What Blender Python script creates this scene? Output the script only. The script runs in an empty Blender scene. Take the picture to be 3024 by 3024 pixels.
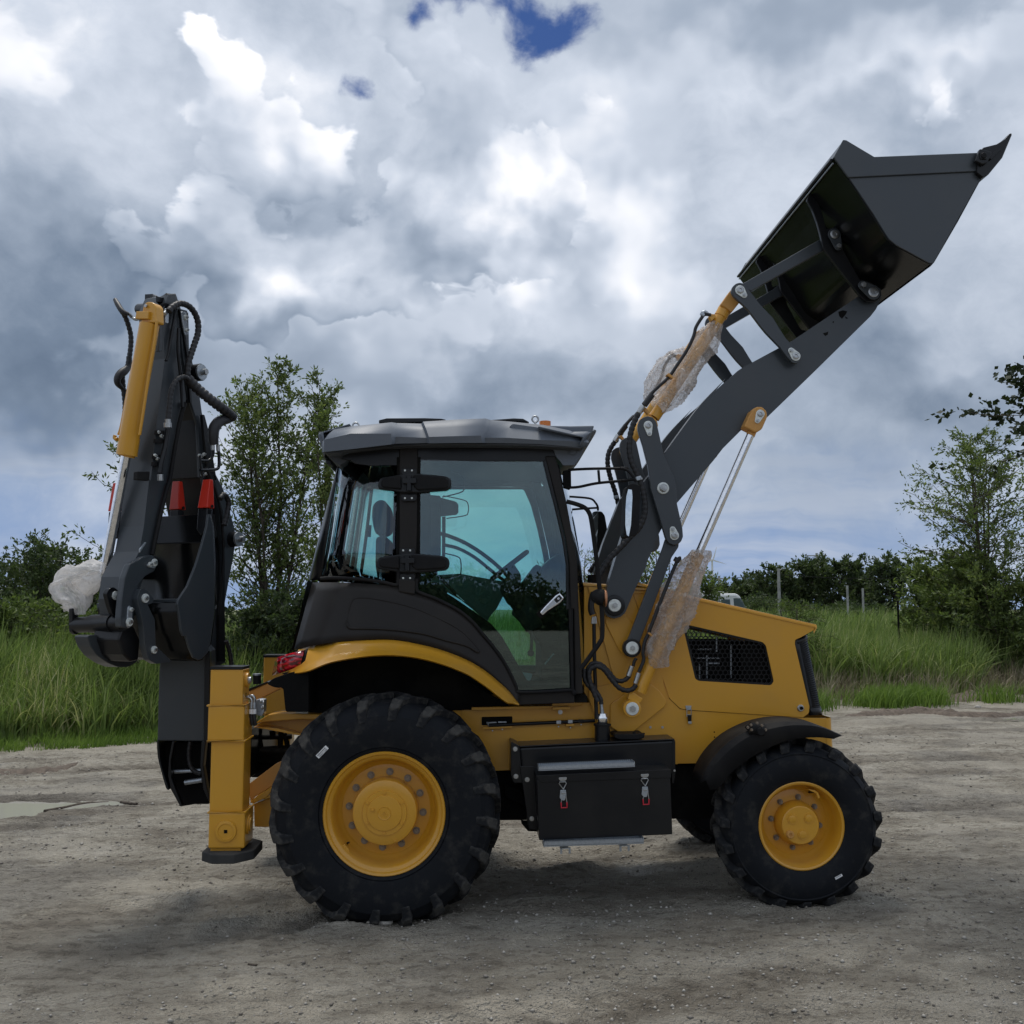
import bpy, bmesh, math, random
import numpy as np
from mathutils import Vector, Matrix
from mathutils.geometry import tessellate_polygon
random.seed(7); RNG = np.random.default_rng(11)
SC = bpy.context.scene
COL = SC.collection

# ---------------------------------------------------------------- camera
PITCH = math.atan(184/1932)
CAM_H = 1.75
cam_data = bpy.data.cameras.new('camera'); cam_data.sensor_width = 36; cam_data.lens = 36
cam_data.clip_start = 0.05; cam_data.clip_end = 6000
cam = bpy.data.objects.new('camera', cam_data); COL.objects.link(cam)
cam.location = (0, 0, CAM_H); cam.rotation_euler = (math.pi/2+PITCH, 0, 0)
SC.camera = cam
SC.view_settings.view_transform = 'Standard'; SC.view_settings.look = 'None'
SC.view_settings.exposure = 0.22; SC.view_settings.gamma = 1.0; SC.view_settings.use_curve_mapping = False
SC.cycles.use_denoising = True
SC.cycles.max_bounces = 8; SC.cycles.transparent_max_bounces = 16; SC.cycles.sample_clamp_indirect = 6

def lin(r, g, b):
    f = lambda c: c/12.92 if c <= 0.04045 else ((c+0.055)/1.055)**2.4
    return (f(r/255), f(g/255), f(b/255), 1.0)
def pix_dir(x, y):
    """world direction through a point of the 3024 px photograph"""
    u = (x-1512)/3024; v = (1512-y)/3024; c, s = math.cos(PITCH), math.sin(PITCH)
    return Vector((u, c-v*s, s+v*c))

class NT:
    """tiny node-graph helper"""
    def __init__(s, tree): s.t = tree; s.n = tree.nodes; s.l = tree.links
    def new(s, typ, **kw):
        n = s.n.new(typ)
        for k, v in kw.items(): setattr(n, k, v)
        return n
    def put(s, sock, v):
        if isinstance(v, bpy.types.NodeSocket): s.l.new(v, sock)
        elif v is not None:
            try: sock.default_value = v
            except TypeError: sock.default_value = v[:3]
    def math(s, op, a, b=None, c=None, clamp=False):
        n = s.new('ShaderNodeMath', operation=op, use_clamp=clamp)
        s.put(n.inputs[0], a); s.put(n.inputs[1], b); s.put(n.inputs[2], c); return n.outputs[0]
    def vec(s, op, a, b=None, c=None):
        n = s.new('ShaderNodeVectorMath', operation=op)
        s.put(n.inputs[0], a); s.put(n.inputs[1], b); s.put(n.inputs[2], c)
        return n.outputs['Value'] if op in ('LENGTH', 'DOT_PRODUCT', 'DISTANCE') else n.outputs[0]
    def noise(s, v, scale, detail=4, rough=.5, dist=0, col=False, lac=2.0):
        n = s.new('ShaderNodeTexNoise'); s.put(n.inputs['Vector'], v)
        n.inputs['Scale'].default_value = scale; n.inputs['Detail'].default_value = detail
        n.inputs['Roughness'].default_value = rough; n.inputs['Distortion'].default_value = dist
        n.inputs['Lacunarity'].default_value = lac
        return n.outputs['Color' if col else 'Fac']
    def voro(s, v, scale, feature='F1', detail=0, rough=.5, smooth=.5, out='Distance'):
        n = s.new('ShaderNodeTexVoronoi', feature=feature); s.put(n.inputs['Vector'], v)
        n.inputs['Scale'].default_value = scale; n.inputs['Detail'].default_value = detail
        n.inputs['Roughness'].default_value = rough
        if feature == 'SMOOTH_F1': n.inputs['Smoothness'].default_value = smooth
        return n.outputs[out]
    def ss(s, v, a, b, lo=0., hi=1.):
        n = s.new('ShaderNodeMapRange', interpolation_type='SMOOTHSTEP')
        for k, q in zip(range(5), (v, a, b, lo, hi)): s.put(n.inputs[k], q)
        return n.outputs[0]
    def mix(s, f, a, b):
        n = s.new('ShaderNodeMix', data_type='RGBA')
        s.put(n.inputs[0], f); s.put(n.inputs[6], a); s.put(n.inputs[7], b); return n.outputs[2]
    def ramp(s, f, stops, interp='LINEAR'):
        n = s.new('ShaderNodeValToRGB'); s.put(n.inputs[0], f); e = n.color_ramp; e.interpolation = interp
        e.elements[0].position, e.elements[0].color = stops[0]
        e.elements[1].position, e.elements[1].color = stops[-1]
        for p, c in stops[1:-1]:
            q = e.elements.new(p); q.color = c
        return n.outputs[0]

# ---------------------------------------------------------------- world: daylight sky under broken cumulus
world = bpy.data.worlds.new('World'); SC.world = world; world.use_nodes = True
W = NT(world.node_tree); world.node_tree.nodes.clear()
SUN_EL, SUN_ROT = math.radians(73), math.radians(-20)
def build_world():
    geo = W.new('ShaderNodeTexCoord'); d = W.vec('NORMALIZE', geo.outputs['Generated'])
    sky = W.new('ShaderNodeTexSky', sky_type='NISHITA'); sky.sun_disc = False
    sky.sun_elevation = SUN_EL; sky.sun_rotation = SUN_ROT; sky.air_density = 1.0; sky.dust_density = .3; sky.ozone_density = 3.0
    base = W.vec('MULTIPLY', sky.outputs[0], (0.05, 0.05, 0.05))
    base = W.mix(.6, base, lin(38, 74, 146))
    warp = W.vec('SUBTRACT', W.noise(d, 5., 4, .6, col=True), (.5, .5, .5))
    p = W.vec('ADD', W.vec('MULTIPLY', d, (1., 1., 1.35)), W.vec('MULTIPLY', warp, (.10, .10, .10)))
    dw = W.vec('ADD', d, W.vec('MULTIPLY', warp, (.3, .3, .3)))
    def H(q, seed, sc, det, k):
        q = W.vec('ADD', q, (seed, seed*.7, -seed*.4))
        n = W.noise(q, 2.3*sc, det, .55)
        if not k: return W.math('SUBTRACT', n, .5)
        v = W.voro(q, 6.*sc, 'F1', 2, .6)
        return W.math('ADD', W.math('MULTIPLY', W.math('SUBTRACT', n, .5), 1.7), W.math('MULTIPLY', W.math('SUBTRACT', .74, v), k))
    def blob(x, y, rx, ry, k):
        c = pix_dir(x/.63889, y/.63889).normalized()
        q = W.vec('MULTIPLY', W.vec('SUBTRACT', dw, tuple(c)), (1932/rx, 1932/rx, 1932/ry))
        return W.ss(W.vec('LENGTH', q), 1.25, 0.0, 0., k)
    def total(blobs, start):
        s = start
        for b in blobs: s = W.math('ADD', s, blob(*b))
        return s
    # brightness steering (large cloud masses of the afternoon sky)
    bright = [(1030, 350, 140, 110, .30), (1215, 400, 120, 190, .34), (960, 500, 100, 130, .30), (150, 90, 260, 170, .22), (470, 160, 190, 90, .16),
              (560, 560, 260, 60, .2), (1780, 130, 200, 80, .18), (1000, 150, 500, 110, .1), (1350, 220, 260, 140, .1), (1880, 480, 120, 130, .03)]
    dark = [(60, 560, 380, 170, -.36), (60, 740, 340, 90, -.30), (330, 610, 200, 90, -.12), (700, 720, 420, 100, -.16), (1100, 760, 420, 90, -.16),
            (1750, 740, 300, 90, -.28), (1500, 650, 260, 90, -.10), (650, 380, 280, 110, -.12), (1480, 60, 330, 70, -.13), (1650, 300, 260, 110, -.1), (1620, 930, 460, 170, -.14), (1780, 190, 200, 36, -.12)]
    tb = total(bright+dark, .595)
    gap = total([(1085, 20, 190, 105, 1.0), (860, 75, 130, 90, .8), (625, 170, 80, 60, .62)], 0.)
    g = W.noise(p, 5., 7, .62)
    cover = W.ss(W.math('ADD', W.math('MULTIPLY', W.math('SUBTRACT', g, .5), 2.4), W.math('SUBTRACT', .9, gap)), .1, .5)
    def mx(f, a, b): return W.math('ADD', a, W.math('MULTIPLY', f, W.math('SUBTRACT', b, a)))
    # a soft veil, then two ranks of cumulus: bright crisp tops over grey bodies
    t = W.math('ADD', tb, W.math('MULTIPLY', W.math('SUBTRACT', g, .5), .7))
    heap = total([(1080, 400, 330, 230, .20), (560, 560, 300, 110, .12), (130, 90, 300, 200, .10), (1800, 130, 300, 120, .08), (1750, 520, 260, 120, .06), (1350, 230, 300, 120, .05), (1620, 880, 560, 210, -.34), (1880, 480, 200, 280, -.24), (950, 690, 330, 110, -.12), (200, 820, 300, 140, -.06)], -.055)
    for seed, sc, k, lo, w, up, gain, body, a in ((3.1, .72, .20, -.02, .06, .08, .85, -.02, .85), (9.7, 1.15, .20, -.03, .030, .05, 1.35, -.0, .95), (17.3, .55, .16, .06, .12, .06, .6, -.10, .75)):
        h = H(p, seed, sc, 7, k); hu = H(W.vec('ADD', p, (0., -up*.2, up)), seed, sc, 5, k)
        if seed != 17.3: h = W.math('ADD', h, heap); hu = W.math('ADD', hu, heap)
        m = W.ss(h, lo, lo+w, 0., a)
        e = W.math('MULTIPLY', W.math('SUBTRACT', h, hu), gain)
        rim = W.ss(h, lo+.16, lo+.03, 0., .05)
        ti = W.math('ADD', W.math('ADD', tb, body), W.math('ADD', e, rim))
        t = mx(m, t, ti)
    t = W.math('ADD', t, 0., clamp=True)
    stops = [(0., lin(78, 94, 116)), (.25, lin(112, 127, 147)), (.5, lin(155, 167, 184)), (.72, lin(198, 206, 219)), (.9, lin(236, 238, 244)), (1., lin(252, 252, 252))]
    cloud = W.ramp(t, stops)
    col = W.mix(cover, base, cloud)
    z = W.new('ShaderNodeSeparateXYZ'); W.put(z.inputs[0], d)
    streak = W.noise(W.vec('MULTIPLY', p, (1., 1., 7.)), 2.0, 5, .6)
    hz = W.mix(W.ss(streak, .42, .62), lin(118, 148, 190), lin(182, 192, 208))
    hz = W.mix(.35, hz, lin(146, 159, 187))
    fz = W.ss(W.math('ADD', z.outputs[2], W.math('MULTIPLY', W.math('SUBTRACT', g, .5), .25)), .17, .02, 0., .9)
    col = W.mix(fz, col, hz)
    col = W.mix(W.ss(z.outputs[2], -.01, -.12), col, lin(110, 106, 96))
    bg = W.new('ShaderNodeBackground'); W.put(bg.inputs[0], col); bg.inputs[1].default_value = 1.0
    out = W.new('ShaderNodeOutputWorld'); W.l.new(bg.outputs[0], out.inputs[0])
    world.cycles.sampling_method = 'MANUAL'; world.cycles.sample_map_resolution = 256
build_world()

sun_data = bpy.data.lights.new('sun', 'SUN'); sun_data.energy = 2.0; sun_data.angle = math.radians(22); sun_data.color = (1., .96, .9)
sun = bpy.data.objects.new('sun', sun_data); COL.objects.link(sun)
sd = Vector((math.sin(SUN_ROT)*math.cos(SUN_EL), math.cos(SUN_ROT)*math.cos(SUN_EL), math.sin(SUN_EL)))
sun.rotation_euler = sd.to_track_quat('Z', 'Y').to_euler()

# ---------------------------------------------------------------- materials
def material(name, build):
    m = bpy.data.materials.new(name); m.use_nodes = True
    t = NT(m.node_tree); m.node_tree.nodes.clear()
    out = t.new('ShaderNodeOutputMaterial')
    build(t, out); return m
def principled(t, out, col, rough=.5, metal=0., spec=.5, bump=None, **kw):
    b = t.new('ShaderNodeBsdfPrincipled')
    t.put(b.inputs['Base Color'], col); t.put(b.inputs['Roughness'], rough); t.put(b.inputs['Metallic'], metal)
    t.put(b.inputs['Specular IOR Level'], spec)
    for k, v in kw.items(): t.put(b.inputs[k], v)
    if bump is not None: t.l.new(bump, b.inputs['Normal'])
    t.l.new(b.outputs[0], out.inputs[0]); return b
def bumpn(t, h, strength=.4, dist=.01):
    n = t.new('ShaderNodeBump'); n.inputs['Strength'].default_value = strength; n.inputs['Distance'].default_value = dist
    t.l.new(h, n.inputs['Height']); return n.outputs[0]
def pos(t): return t.new('ShaderNodeTexCoord').outputs['Object']
def g3(v): return (v[0], v[1], v[2], 1.)

def m_ground(t, out):
    p = pos(t)
    big = t.noise(p, .35, 5, .6); mid = t.noise(p, 1.7, 6, .62); fine = t.noise(p, 22., 6, .68)
    pebble = t.voro(p, 55., 'F1', 1, .6)
    st = t.noise(t.vec('MULTIPLY', p, (.35, 2.6, 1.)), 1.6, 6, .6)
    q1 = t.new('ShaderNodeMapping'); t.put(q1.inputs[0], p); q1.inputs['Rotation'].default_value = (0, 0, math.radians(-24)); q1.inputs['Scale'].default_value = (.35, 7., 1.)
    s2 = t.noise(q1.outputs[0], 1.3, 5, .62)
    f = t.math('ADD', t.math('ADD', t.math('MULTIPLY', mid, .5), t.math('MULTIPLY', st, .38)), t.math('MULTIPLY', s2, .22))
    c = t.ramp(f, [(.36, g3((.155, .13, .10))), (.46, g3((.30, .265, .21))), (.55, g3((.44, .40, .325))), (.68, g3((.60, .555, .47)))])
    grav = t.ramp(fine, [(.36, g3((.13, .12, .105))), (.5, g3((.28, .26, .225))), (.64, g3((.50, .47, .41)))])
    sep = t.new('ShaderNodeSeparateXYZ'); t.put(sep.inputs[0], p)
    near = t.ss(t.math('ADD', sep.outputs[1], t.math('MULTIPLY', t.math('SUBTRACT', big, .5), 9.)), 8.2, 4.6)
    gm = t.math('MAXIMUM', t.math('MULTIPLY', near, .30), t.ss(big, .52, .60, 0., .62), clamp=True)
    c = t.mix(gm, c, grav)
    c = t.mix(t.ss(fine, .42, .62, 0., .45), c, t.vec('MULTIPLY', c, (.55, .54, .52)))
    c = t.mix(t.ss(pebble, .16, .05, 0., .35), c, (.42, .41, .38, 1))
    dm = t.new('ShaderNodeAttribute', attribute_name='damp_shade').outputs['Fac']
    c = t.mix(t.math('MULTIPLY', dm, .95), c, t.vec('MULTIPLY', c, (.50, .47, .44)))
    fd = t.new('ShaderNodeAttribute', attribute_name='field').outputs['Fac']
    c = t.mix(fd, c, t.ramp(mid, [(.35, g3((.05, .06, .022))), (.65, g3((.15, .17, .065)))]))
    wet = t.ss(t.noise(p, .8, 4, .5), .60, .66)
    r = t.math('SUBTRACT', t.math('SUBTRACT', .93, t.math('MULTIPLY', wet, .35)), t.math('MULTIPLY', dm, .25))
    crumb = t.noise(t.vec('MULTIPLY', p, (.7, 1.5, 1.)), 11., 7, .72)
    c = t.mix(t.ss(crumb, .49, .40, 0., .6), c, t.vec('MULTIPLY', c, (.45, .43, .41)))
    c = t.mix(t.ss(crumb, .56, .66, 0., .4), c, t.vec('MULTIPLY', c, (1.35, 1.34, 1.32)))
    pale = t.ss(t.noise(t.vec('MULTIPLY', p, (1., 1.5, 1.)), .55, 5, .6), .51, .60)
    c = t.mix(t.math('MULTIPLY', pale, .55), c, (.46, .42, .345, 1))
    crumb = t.math('ADD', .5, t.math('MULTIPLY', t.math('SUBTRACT', crumb, .5), t.math('SUBTRACT', 1.25, t.math('MULTIPLY', pale, .75))))
    h = t.math('ADD', t.math('ADD', t.math('ADD', t.math('MULTIPLY', fine, .5), t.math('MULTIPLY', s2, .7)), t.math('MULTIPLY', crumb, 1.2)), t.math('MULTIPLY', t.math('SUBTRACT', .5, pebble), .4))
    principled(t, out, c, r, spec=.3, bump=bumpn(t, h, 1., .06))
M = {}
M['ground'] = material('dirt_and_gravel', m_ground)

def m_water(t, out):
    h = t.noise(pos(t), 9., 3, .5)
    principled(t, out, (.36, .35, .31, 1), .06, spec=.6, bump=bumpn(t, h, .05, .01))  # pale base colour stands for mud and for the sky's reflection
M['water'] = material('muddy_sky_water', m_water)

# ---------------------------------------------------------------- value noise in numpy, for the terrain
_perm = RNG.random((256, 256))
def vnoise(x, y):
    xi, yi = np.floor(x).astype(int), np.floor(y).astype(int); fx, fy = x-xi, y-yi
    fx = fx*fx*(3-2*fx); fy = fy*fy*(3-2*fy)
    g = lambda i, j: _perm[(xi+i) & 255, (yi+j) & 255]
    return (g(0, 0)*(1-fx)+g(1, 0)*fx)*(1-fy)+(g(0, 1)*(1-fx)+g(1, 1)*fx)*fy
def fbm(x, y, oct=4, rough=.5):
    s = 0.; a = 1.; tot = 0.
    for k in range(oct):
        s = s+a*vnoise(x*2**k+17.3*k, y*2**k+5.1*k); tot += a; a *= rough
    return s/tot-.5
def edge_y(x):            # where the yard ends and the rough grass begins
    return 14.3+(x+6)*.34+1.3*fbm(x*.35+40, x*0+3.3, 3)*2+1.0*fbm(x*1.7+11, x*0+7.7, 3)
PUDDLES = [((-5.0, 9.75), 1.5, .50), ((8.4, 15.7), 1.0, .4)]
RUTS = [(-6., 3.4, 1.5, 7.4, .16), (-6.5, 4.6, .2, 7.3, .14), (-4., 2.9, 3.2, 5.8, .15), (1., 3., 4.5, 7.5, .13), (2.2, 2.8, 8., 7.2, .15),
        (-9., 9.2, 9., 12.2, .22), (-9., 11.3, 9., 14.6, .25), (-8., 12.4, 9., 15.7, .22), (0., 10.2, 10., 11.4, .2), (-9, 8.2, -2, 9.1, .18), (3., 8.8, 10., 9.4, .18)]
def base_z(x, y):
    z = .132*np.tanh((x+.694)/6.)
    e = edge_y(x); z = z+.30*np.clip((y-e-1.)/14., 0, 1)+.10*np.clip((y-e)/1.5, 0, 1)
    return z
def ground_z(x, y, detail=True, want_damp_shade=False):
    x = np.asarray(x, float); y = np.asarray(y, float)
    z = base_z(x, y)
    if not detail: return z
    r = np.hypot(x, y)
    near = np.clip((60-r)/30, 0, 1)
    z = z+near*(.05*fbm(x*.5, y*.5, 3)+.05*fbm(x*1.7+9, y*2.6, 4)+.030*fbm(x*8, y*11, 3, .6)+.026*np.abs(fbm(x*24, y*24, 2, .7)))
    w = fbm(x*.7+3, y*.7+8, 3)*.5; damp_shade = np.zeros_like(x)
    for (x0, y0, x1, y1, hw) in RUTS:
        L = math.hypot(x1-x0, y1-y0); ux, uy = (x1-x0)/L, (y1-y0)/L
        s = (x-x0)*ux+(y-y0)*uy; dd = -(x-x0)*uy+(y-y0)*ux+w*.6
        k = np.exp(-(dd/hw)**2)-.55*np.exp(-((np.abs(dd)-hw*1.7)/(hw*.5))**2)
        lug = .5+.5*np.sin((s+np.abs(dd)*.9)*2*np.pi/.17)
        inside = (s > -.5) & (s < L+.5)
        fade = .25+.75*np.clip(fbm(x*.9+7, y*.9, 2)*3+.5, 0, 1)
        z = z-inside*fade*(.040*k-.020*lug*np.exp(-(dd/hw)**4)); damp_shade = np.maximum(damp_shade, inside*fade*np.exp(-(dd/hw)**4)*(.55+.45*lug))  # rut darkening: damp soil plus the track shadow put into the colour
    for (cx, cy), rx, ry in PUDDLES:
        q = ((x-cx)/rx)**2+((y-cy)/ry)**2+2.2*fbm(x*1.4, y*3.+2, 3)
        m = np.clip(1.25-q, 0, 1); z = base_z(x, y)+(z-base_z(x, y))*(1-.9*m)-.05*m; damp_shade = np.maximum(damp_shade, np.clip((1.9-q)*1.2, 0, 1)*.9)
    # soil pressed up round the tyres
    for wx, wy, a, b in ((-.69, 6.11, .40, .30), (1.68, 6.2, .30, .24), (-.76, 7.65, .40, .30), (1.6, 7.75, .30, .24)):
        e = np.sqrt(((x-wx)/a)**2+((y-wy)/b)**2); z = z+.022*np.exp(-((e-1.05)/.28)**2)*(.6+1.6*fbm(x*5, y*5, 3)+.4)-.012*np.exp(-(e/.7)**4)
    return (z, damp_shade) if want_damp_shade else z

# ---------------------------------------------------------------- mesh helpers
def np_mesh(name, V, F, mats=(), smooth=False, uv=None):
    """V (n,3), F (m,k) all of one size"""
    me = bpy.data.meshes.new(name); V = np.asarray(V, np.float32); F = np.asarray(F, np.int32)
    me.vertices.add(len(V)); me.vertices.foreach_set('co', V.ravel())
    k = F.shape[1]; me.loops.add(F.size); me.loops.foreach_set('vertex_index', F.ravel())
    me.polygons.add(len(F)); me.polygons.foreach_set('loop_start', np.arange(0, F.size, k, dtype=np.int32))
    me.polygons.foreach_set('loop_total', np.full(len(F), k, np.int32))
    if smooth: me.polygons.foreach_set('use_smooth', np.ones(len(F), bool))
    for m in mats: me.materials.append(m)
    me.update(calc_edges=True); me.validate(); return me
def link(name, me, parent=None, **props):
    o = bpy.data.objects.new(name, me); COL.objects.link(o)
    if parent is not None: o.parent = parent
    for k, v in props.items(): o[k] = v
    return o
def thing(name, label, cat, loc=(0, 0, 0), rz=0., group=None):
    o = bpy.data.objects.new(name, None); COL.objects.link(o); o.location = loc; o.rotation_euler = (0, 0, rz)
    o.empty_display_size = .2; o['label'] = label; o['category'] = cat
    if group: o['group'] = group
    return o
def grid_faces(nr, nc, wrap=False):
    i = np.arange(nr-1)[:, None]; j = np.arange(nc if wrap else nc-1)[None, :]
    a = i*nc+j; b = i*nc+(j+1) % nc
    return np.stack([a, b, b+nc, a+nc], -1).reshape(-1, 4)

def build_ground():
    dense = np.linspace(math.radians(90+31), math.radians(90-31), 640)
    coarse = np.linspace(math.radians(90-31), math.radians(90-329), 70)[1:-1]
    th = np.concatenate([dense, coarse])
    r = np.concatenate([np.linspace(.4, 2.5, 14)[:-1], np.geomspace(2.5, 24, 430), np.geomspace(24, 5000, 46)[1:]])
    R, T = np.meshgrid(r, th, indexing='ij'); X, Y = R*np.cos(T), R*np.sin(T)
    Z, DM = ground_z(X, Y, True, True)
    V = np.stack([X, Y, Z], -1).reshape(-1, 3)
    F = grid_faces(len(r), len(th), wrap=True)
    V = np.vstack([V, [[0, 0, float(ground_z(0., 0.))]]]); c = len(V)-1
    nt = len(th)
    me = np_mesh('ground', V, F[:, ::-1], [M['ground']], smooth=True)
    at = me.attributes.new('field', 'FLOAT', 'POINT'); at.data.foreach_set('value', np.append(np.clip((Y-edge_y(X))*1.2+.2, 0, 1).ravel(), 0).astype(np.float32))
    at = me.attributes.new('damp_shade', 'FLOAT', 'POINT'); at.data.foreach_set('value', np.append(DM.ravel(), 0).astype(np.float32))
    bm = bmesh.new(); bm.from_mesh(me); bm.verts.ensure_lookup_table()
    for j in range(nt): bm.faces.new((bm.verts[c], bm.verts[j], bm.verts[(j+1) % nt]))
    bmesh.ops.recalc_face_normals(bm, faces=bm.faces[:]); bm.to_mesh(me); bm.free()
    link('ground', me, kind='structure')
build_ground()

def build_puddle(i, c, rx, ry, lvl):
    n = 28; a = np.linspace(0, 2*np.pi, n, endpoint=False)
    V = [(c[0], c[1], lvl)]+[(c[0]+1.25*rx*math.cos(t), c[1]+1.25*ry*math.sin(t), lvl) for t in a]
    me = np_mesh('puddle', V, [(0, 1+k, 1+(k+1) % n) for k in range(n)], [M['water']])
    link('puddle', me, kind='structure')
for i, ((c, rx, ry)) in enumerate(PUDDLES):
    build_puddle(i, c, rx, ry, float(ground_z(c[0], c[1], False))-.017)

# ---------------------------------------------------------------- loose stones on the yard
def m_stone(t, out):
    r = t.new('ShaderNodeNewGeometry').outputs['Random Per Island']
    c = t.ramp(r, [(0., g3((.15, .135, .115))), (.5, g3((.25, .23, .20))), (1., g3((.42, .40, .36)))])
    principled(t, out, c, .9, spec=.25)
M['stone'] = material('loose_stone', m_stone)
def build_gravel():
    n = 22000
    r = np.exp(RNG.uniform(math.log(2.6), math.log(15), n)); th = np.radians(90+RNG.uniform(-32, 32, n))
    x, y = r*np.cos(th), r*np.sin(th)
    keep = (fbm(x*.5+2, y*.5+4, 3) > RNG.uniform(-.25, .22, n)) & (y < edge_y(x)); x, y = x[keep], y[keep]; n = len(x)
    s = .003+.008*RNG.random(n)**4+.0008*np.hypot(x, y)*RNG.random(n)**2
    base = np.array([(1, 0, 0), (-1, 0, 0), (0, 1, 0), (0, -1, 0), (0, 0, 1), (0, 0, -1)], float)
    P = base[None]*(.6+.8*RNG.random((n, 6, 1)))*s[:, None, None]*np.array([1.2, 1., .7])
    a = RNG.uniform(0, 6.28, n); c_, s_ = np.cos(a)[:, None], np.sin(a)[:, None]
    P = np.stack([P[..., 0]*c_-P[..., 1]*s_, P[..., 0]*s_+P[..., 1]*c_, P[..., 2]], -1)
    P += np.stack([x, y, ground_z(x, y)+s*.25], -1)[:, None]
    tri = np.array([(0, 2, 4), (2, 1, 4), (1, 3, 4), (3, 0, 4), (2, 0, 5), (1, 2, 5), (3, 1, 5), (0, 3, 5)])
    F = (np.arange(n)[:, None, None]*6+tri[None]).reshape(-1, 3)
    link('gravel', np_mesh('gravel', P.reshape(-1, 3), F, [M['stone']]), kind='stuff')
build_gravel()

# ---------------------------------------------------------------- grass and reeds
def m_leafy(name, stops, rough=.55, trans=.35, island=True):
    def f(t, out):
        r = t.new('ShaderNodeNewGeometry').outputs['Random Per Island']
        n = t.noise(pos(t), .9, 3, .6)
        v = t.math('ADD', t.math('MULTIPLY', r, .8), t.math('MULTIPLY', t.math('SUBTRACT', n, .42), 1.3), clamp=True)
        c = t.ramp(v, stops)
        b = t.new('ShaderNodeBsdfPrincipled'); t.put(b.inputs['Base Color'], c); b.inputs['Roughness'].default_value = rough
        b.inputs['Specular IOR Level'].default_value = .25
        tr = t.new('ShaderNodeBsdfTranslucent'); t.put(tr.inputs[0], t.vec('MULTIPLY', c, (1.1, 1.25, .7)))
        mx = t.new('ShaderNodeMixShader'); mx.inputs[0].default_value = trans
        t.l.new(b.outputs[0], mx.inputs[1]); t.l.new(tr.outputs[0], mx.inputs[2]); t.l.new(mx.outputs[0], out.inputs[0])
    return material(name, f)
M['reed'] = m_leafy('reed_grass', [(0., g3((.07, .10, .028))), (.35, g3((.14, .20, .055))), (.7, g3((.22, .29, .09))), (.9, g3((.33, .35, .15))), (1., g3((.50, .46, .28)))])
M['lawn'] = m_leafy('young_grass', [(0., g3((.07, .12, .022))), (.5, g3((.14, .22, .045))), (1., g3((.24, .32, .08)))])
M['dry'] = m_leafy('dry_straw', [(0., g3((.14, .11, .07))), (.5, g3((.25, .21, .14))), (1., g3((.38, .34, .24)))], trans=.15)

def blades(name, x, y, h, w, mat, lean=.35, wind=.25, z0=None):
    n = len(x); k = 4
    z = ground_z(x, y) if z0 is None else z0
    a = RNG.uniform(0, 2*np.pi, n); face = RNG.uniform(0, np.pi, n)
    L = lean*h*RNG.random(n); dx, dy = np.cos(a)*L+wind*h*RNG.random(n), np.sin(a)*L*.7
    t = np.linspace(0, 1, k)[None, :]
    cx = x[:, None]+dx[:, None]*t**2; cy = y[:, None]+dy[:, None]*t**2; cz = z[:, None]-.02+h[:, None]*(t-.22*t**3*(L/np.maximum(h, 1e-3))[:, None]*2)
    ww = w[:, None]*(1-t**1.6)*.5+.0006
    fx, fy = np.cos(face)[:, None]*ww, np.sin(face)[:, None]*ww
    A = np.stack([cx-fx, cy-fy, cz], -1); B = np.stack([cx+fx, cy+fy, cz], -1)
    P = np.stack([A, B], 2).reshape(n, k*2, 3)
    q = np.array([(2*i, 2*i+1, 2*i+3, 2*i+2) for i in range(k-1)])
    F = (np.arange(n)[:, None, None]*2*k+q[None]).reshape(-1, 4)
    return link(name, np_mesh(name, P.reshape(-1, 3), F, [mat], smooth=True), kind='stuff')

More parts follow.
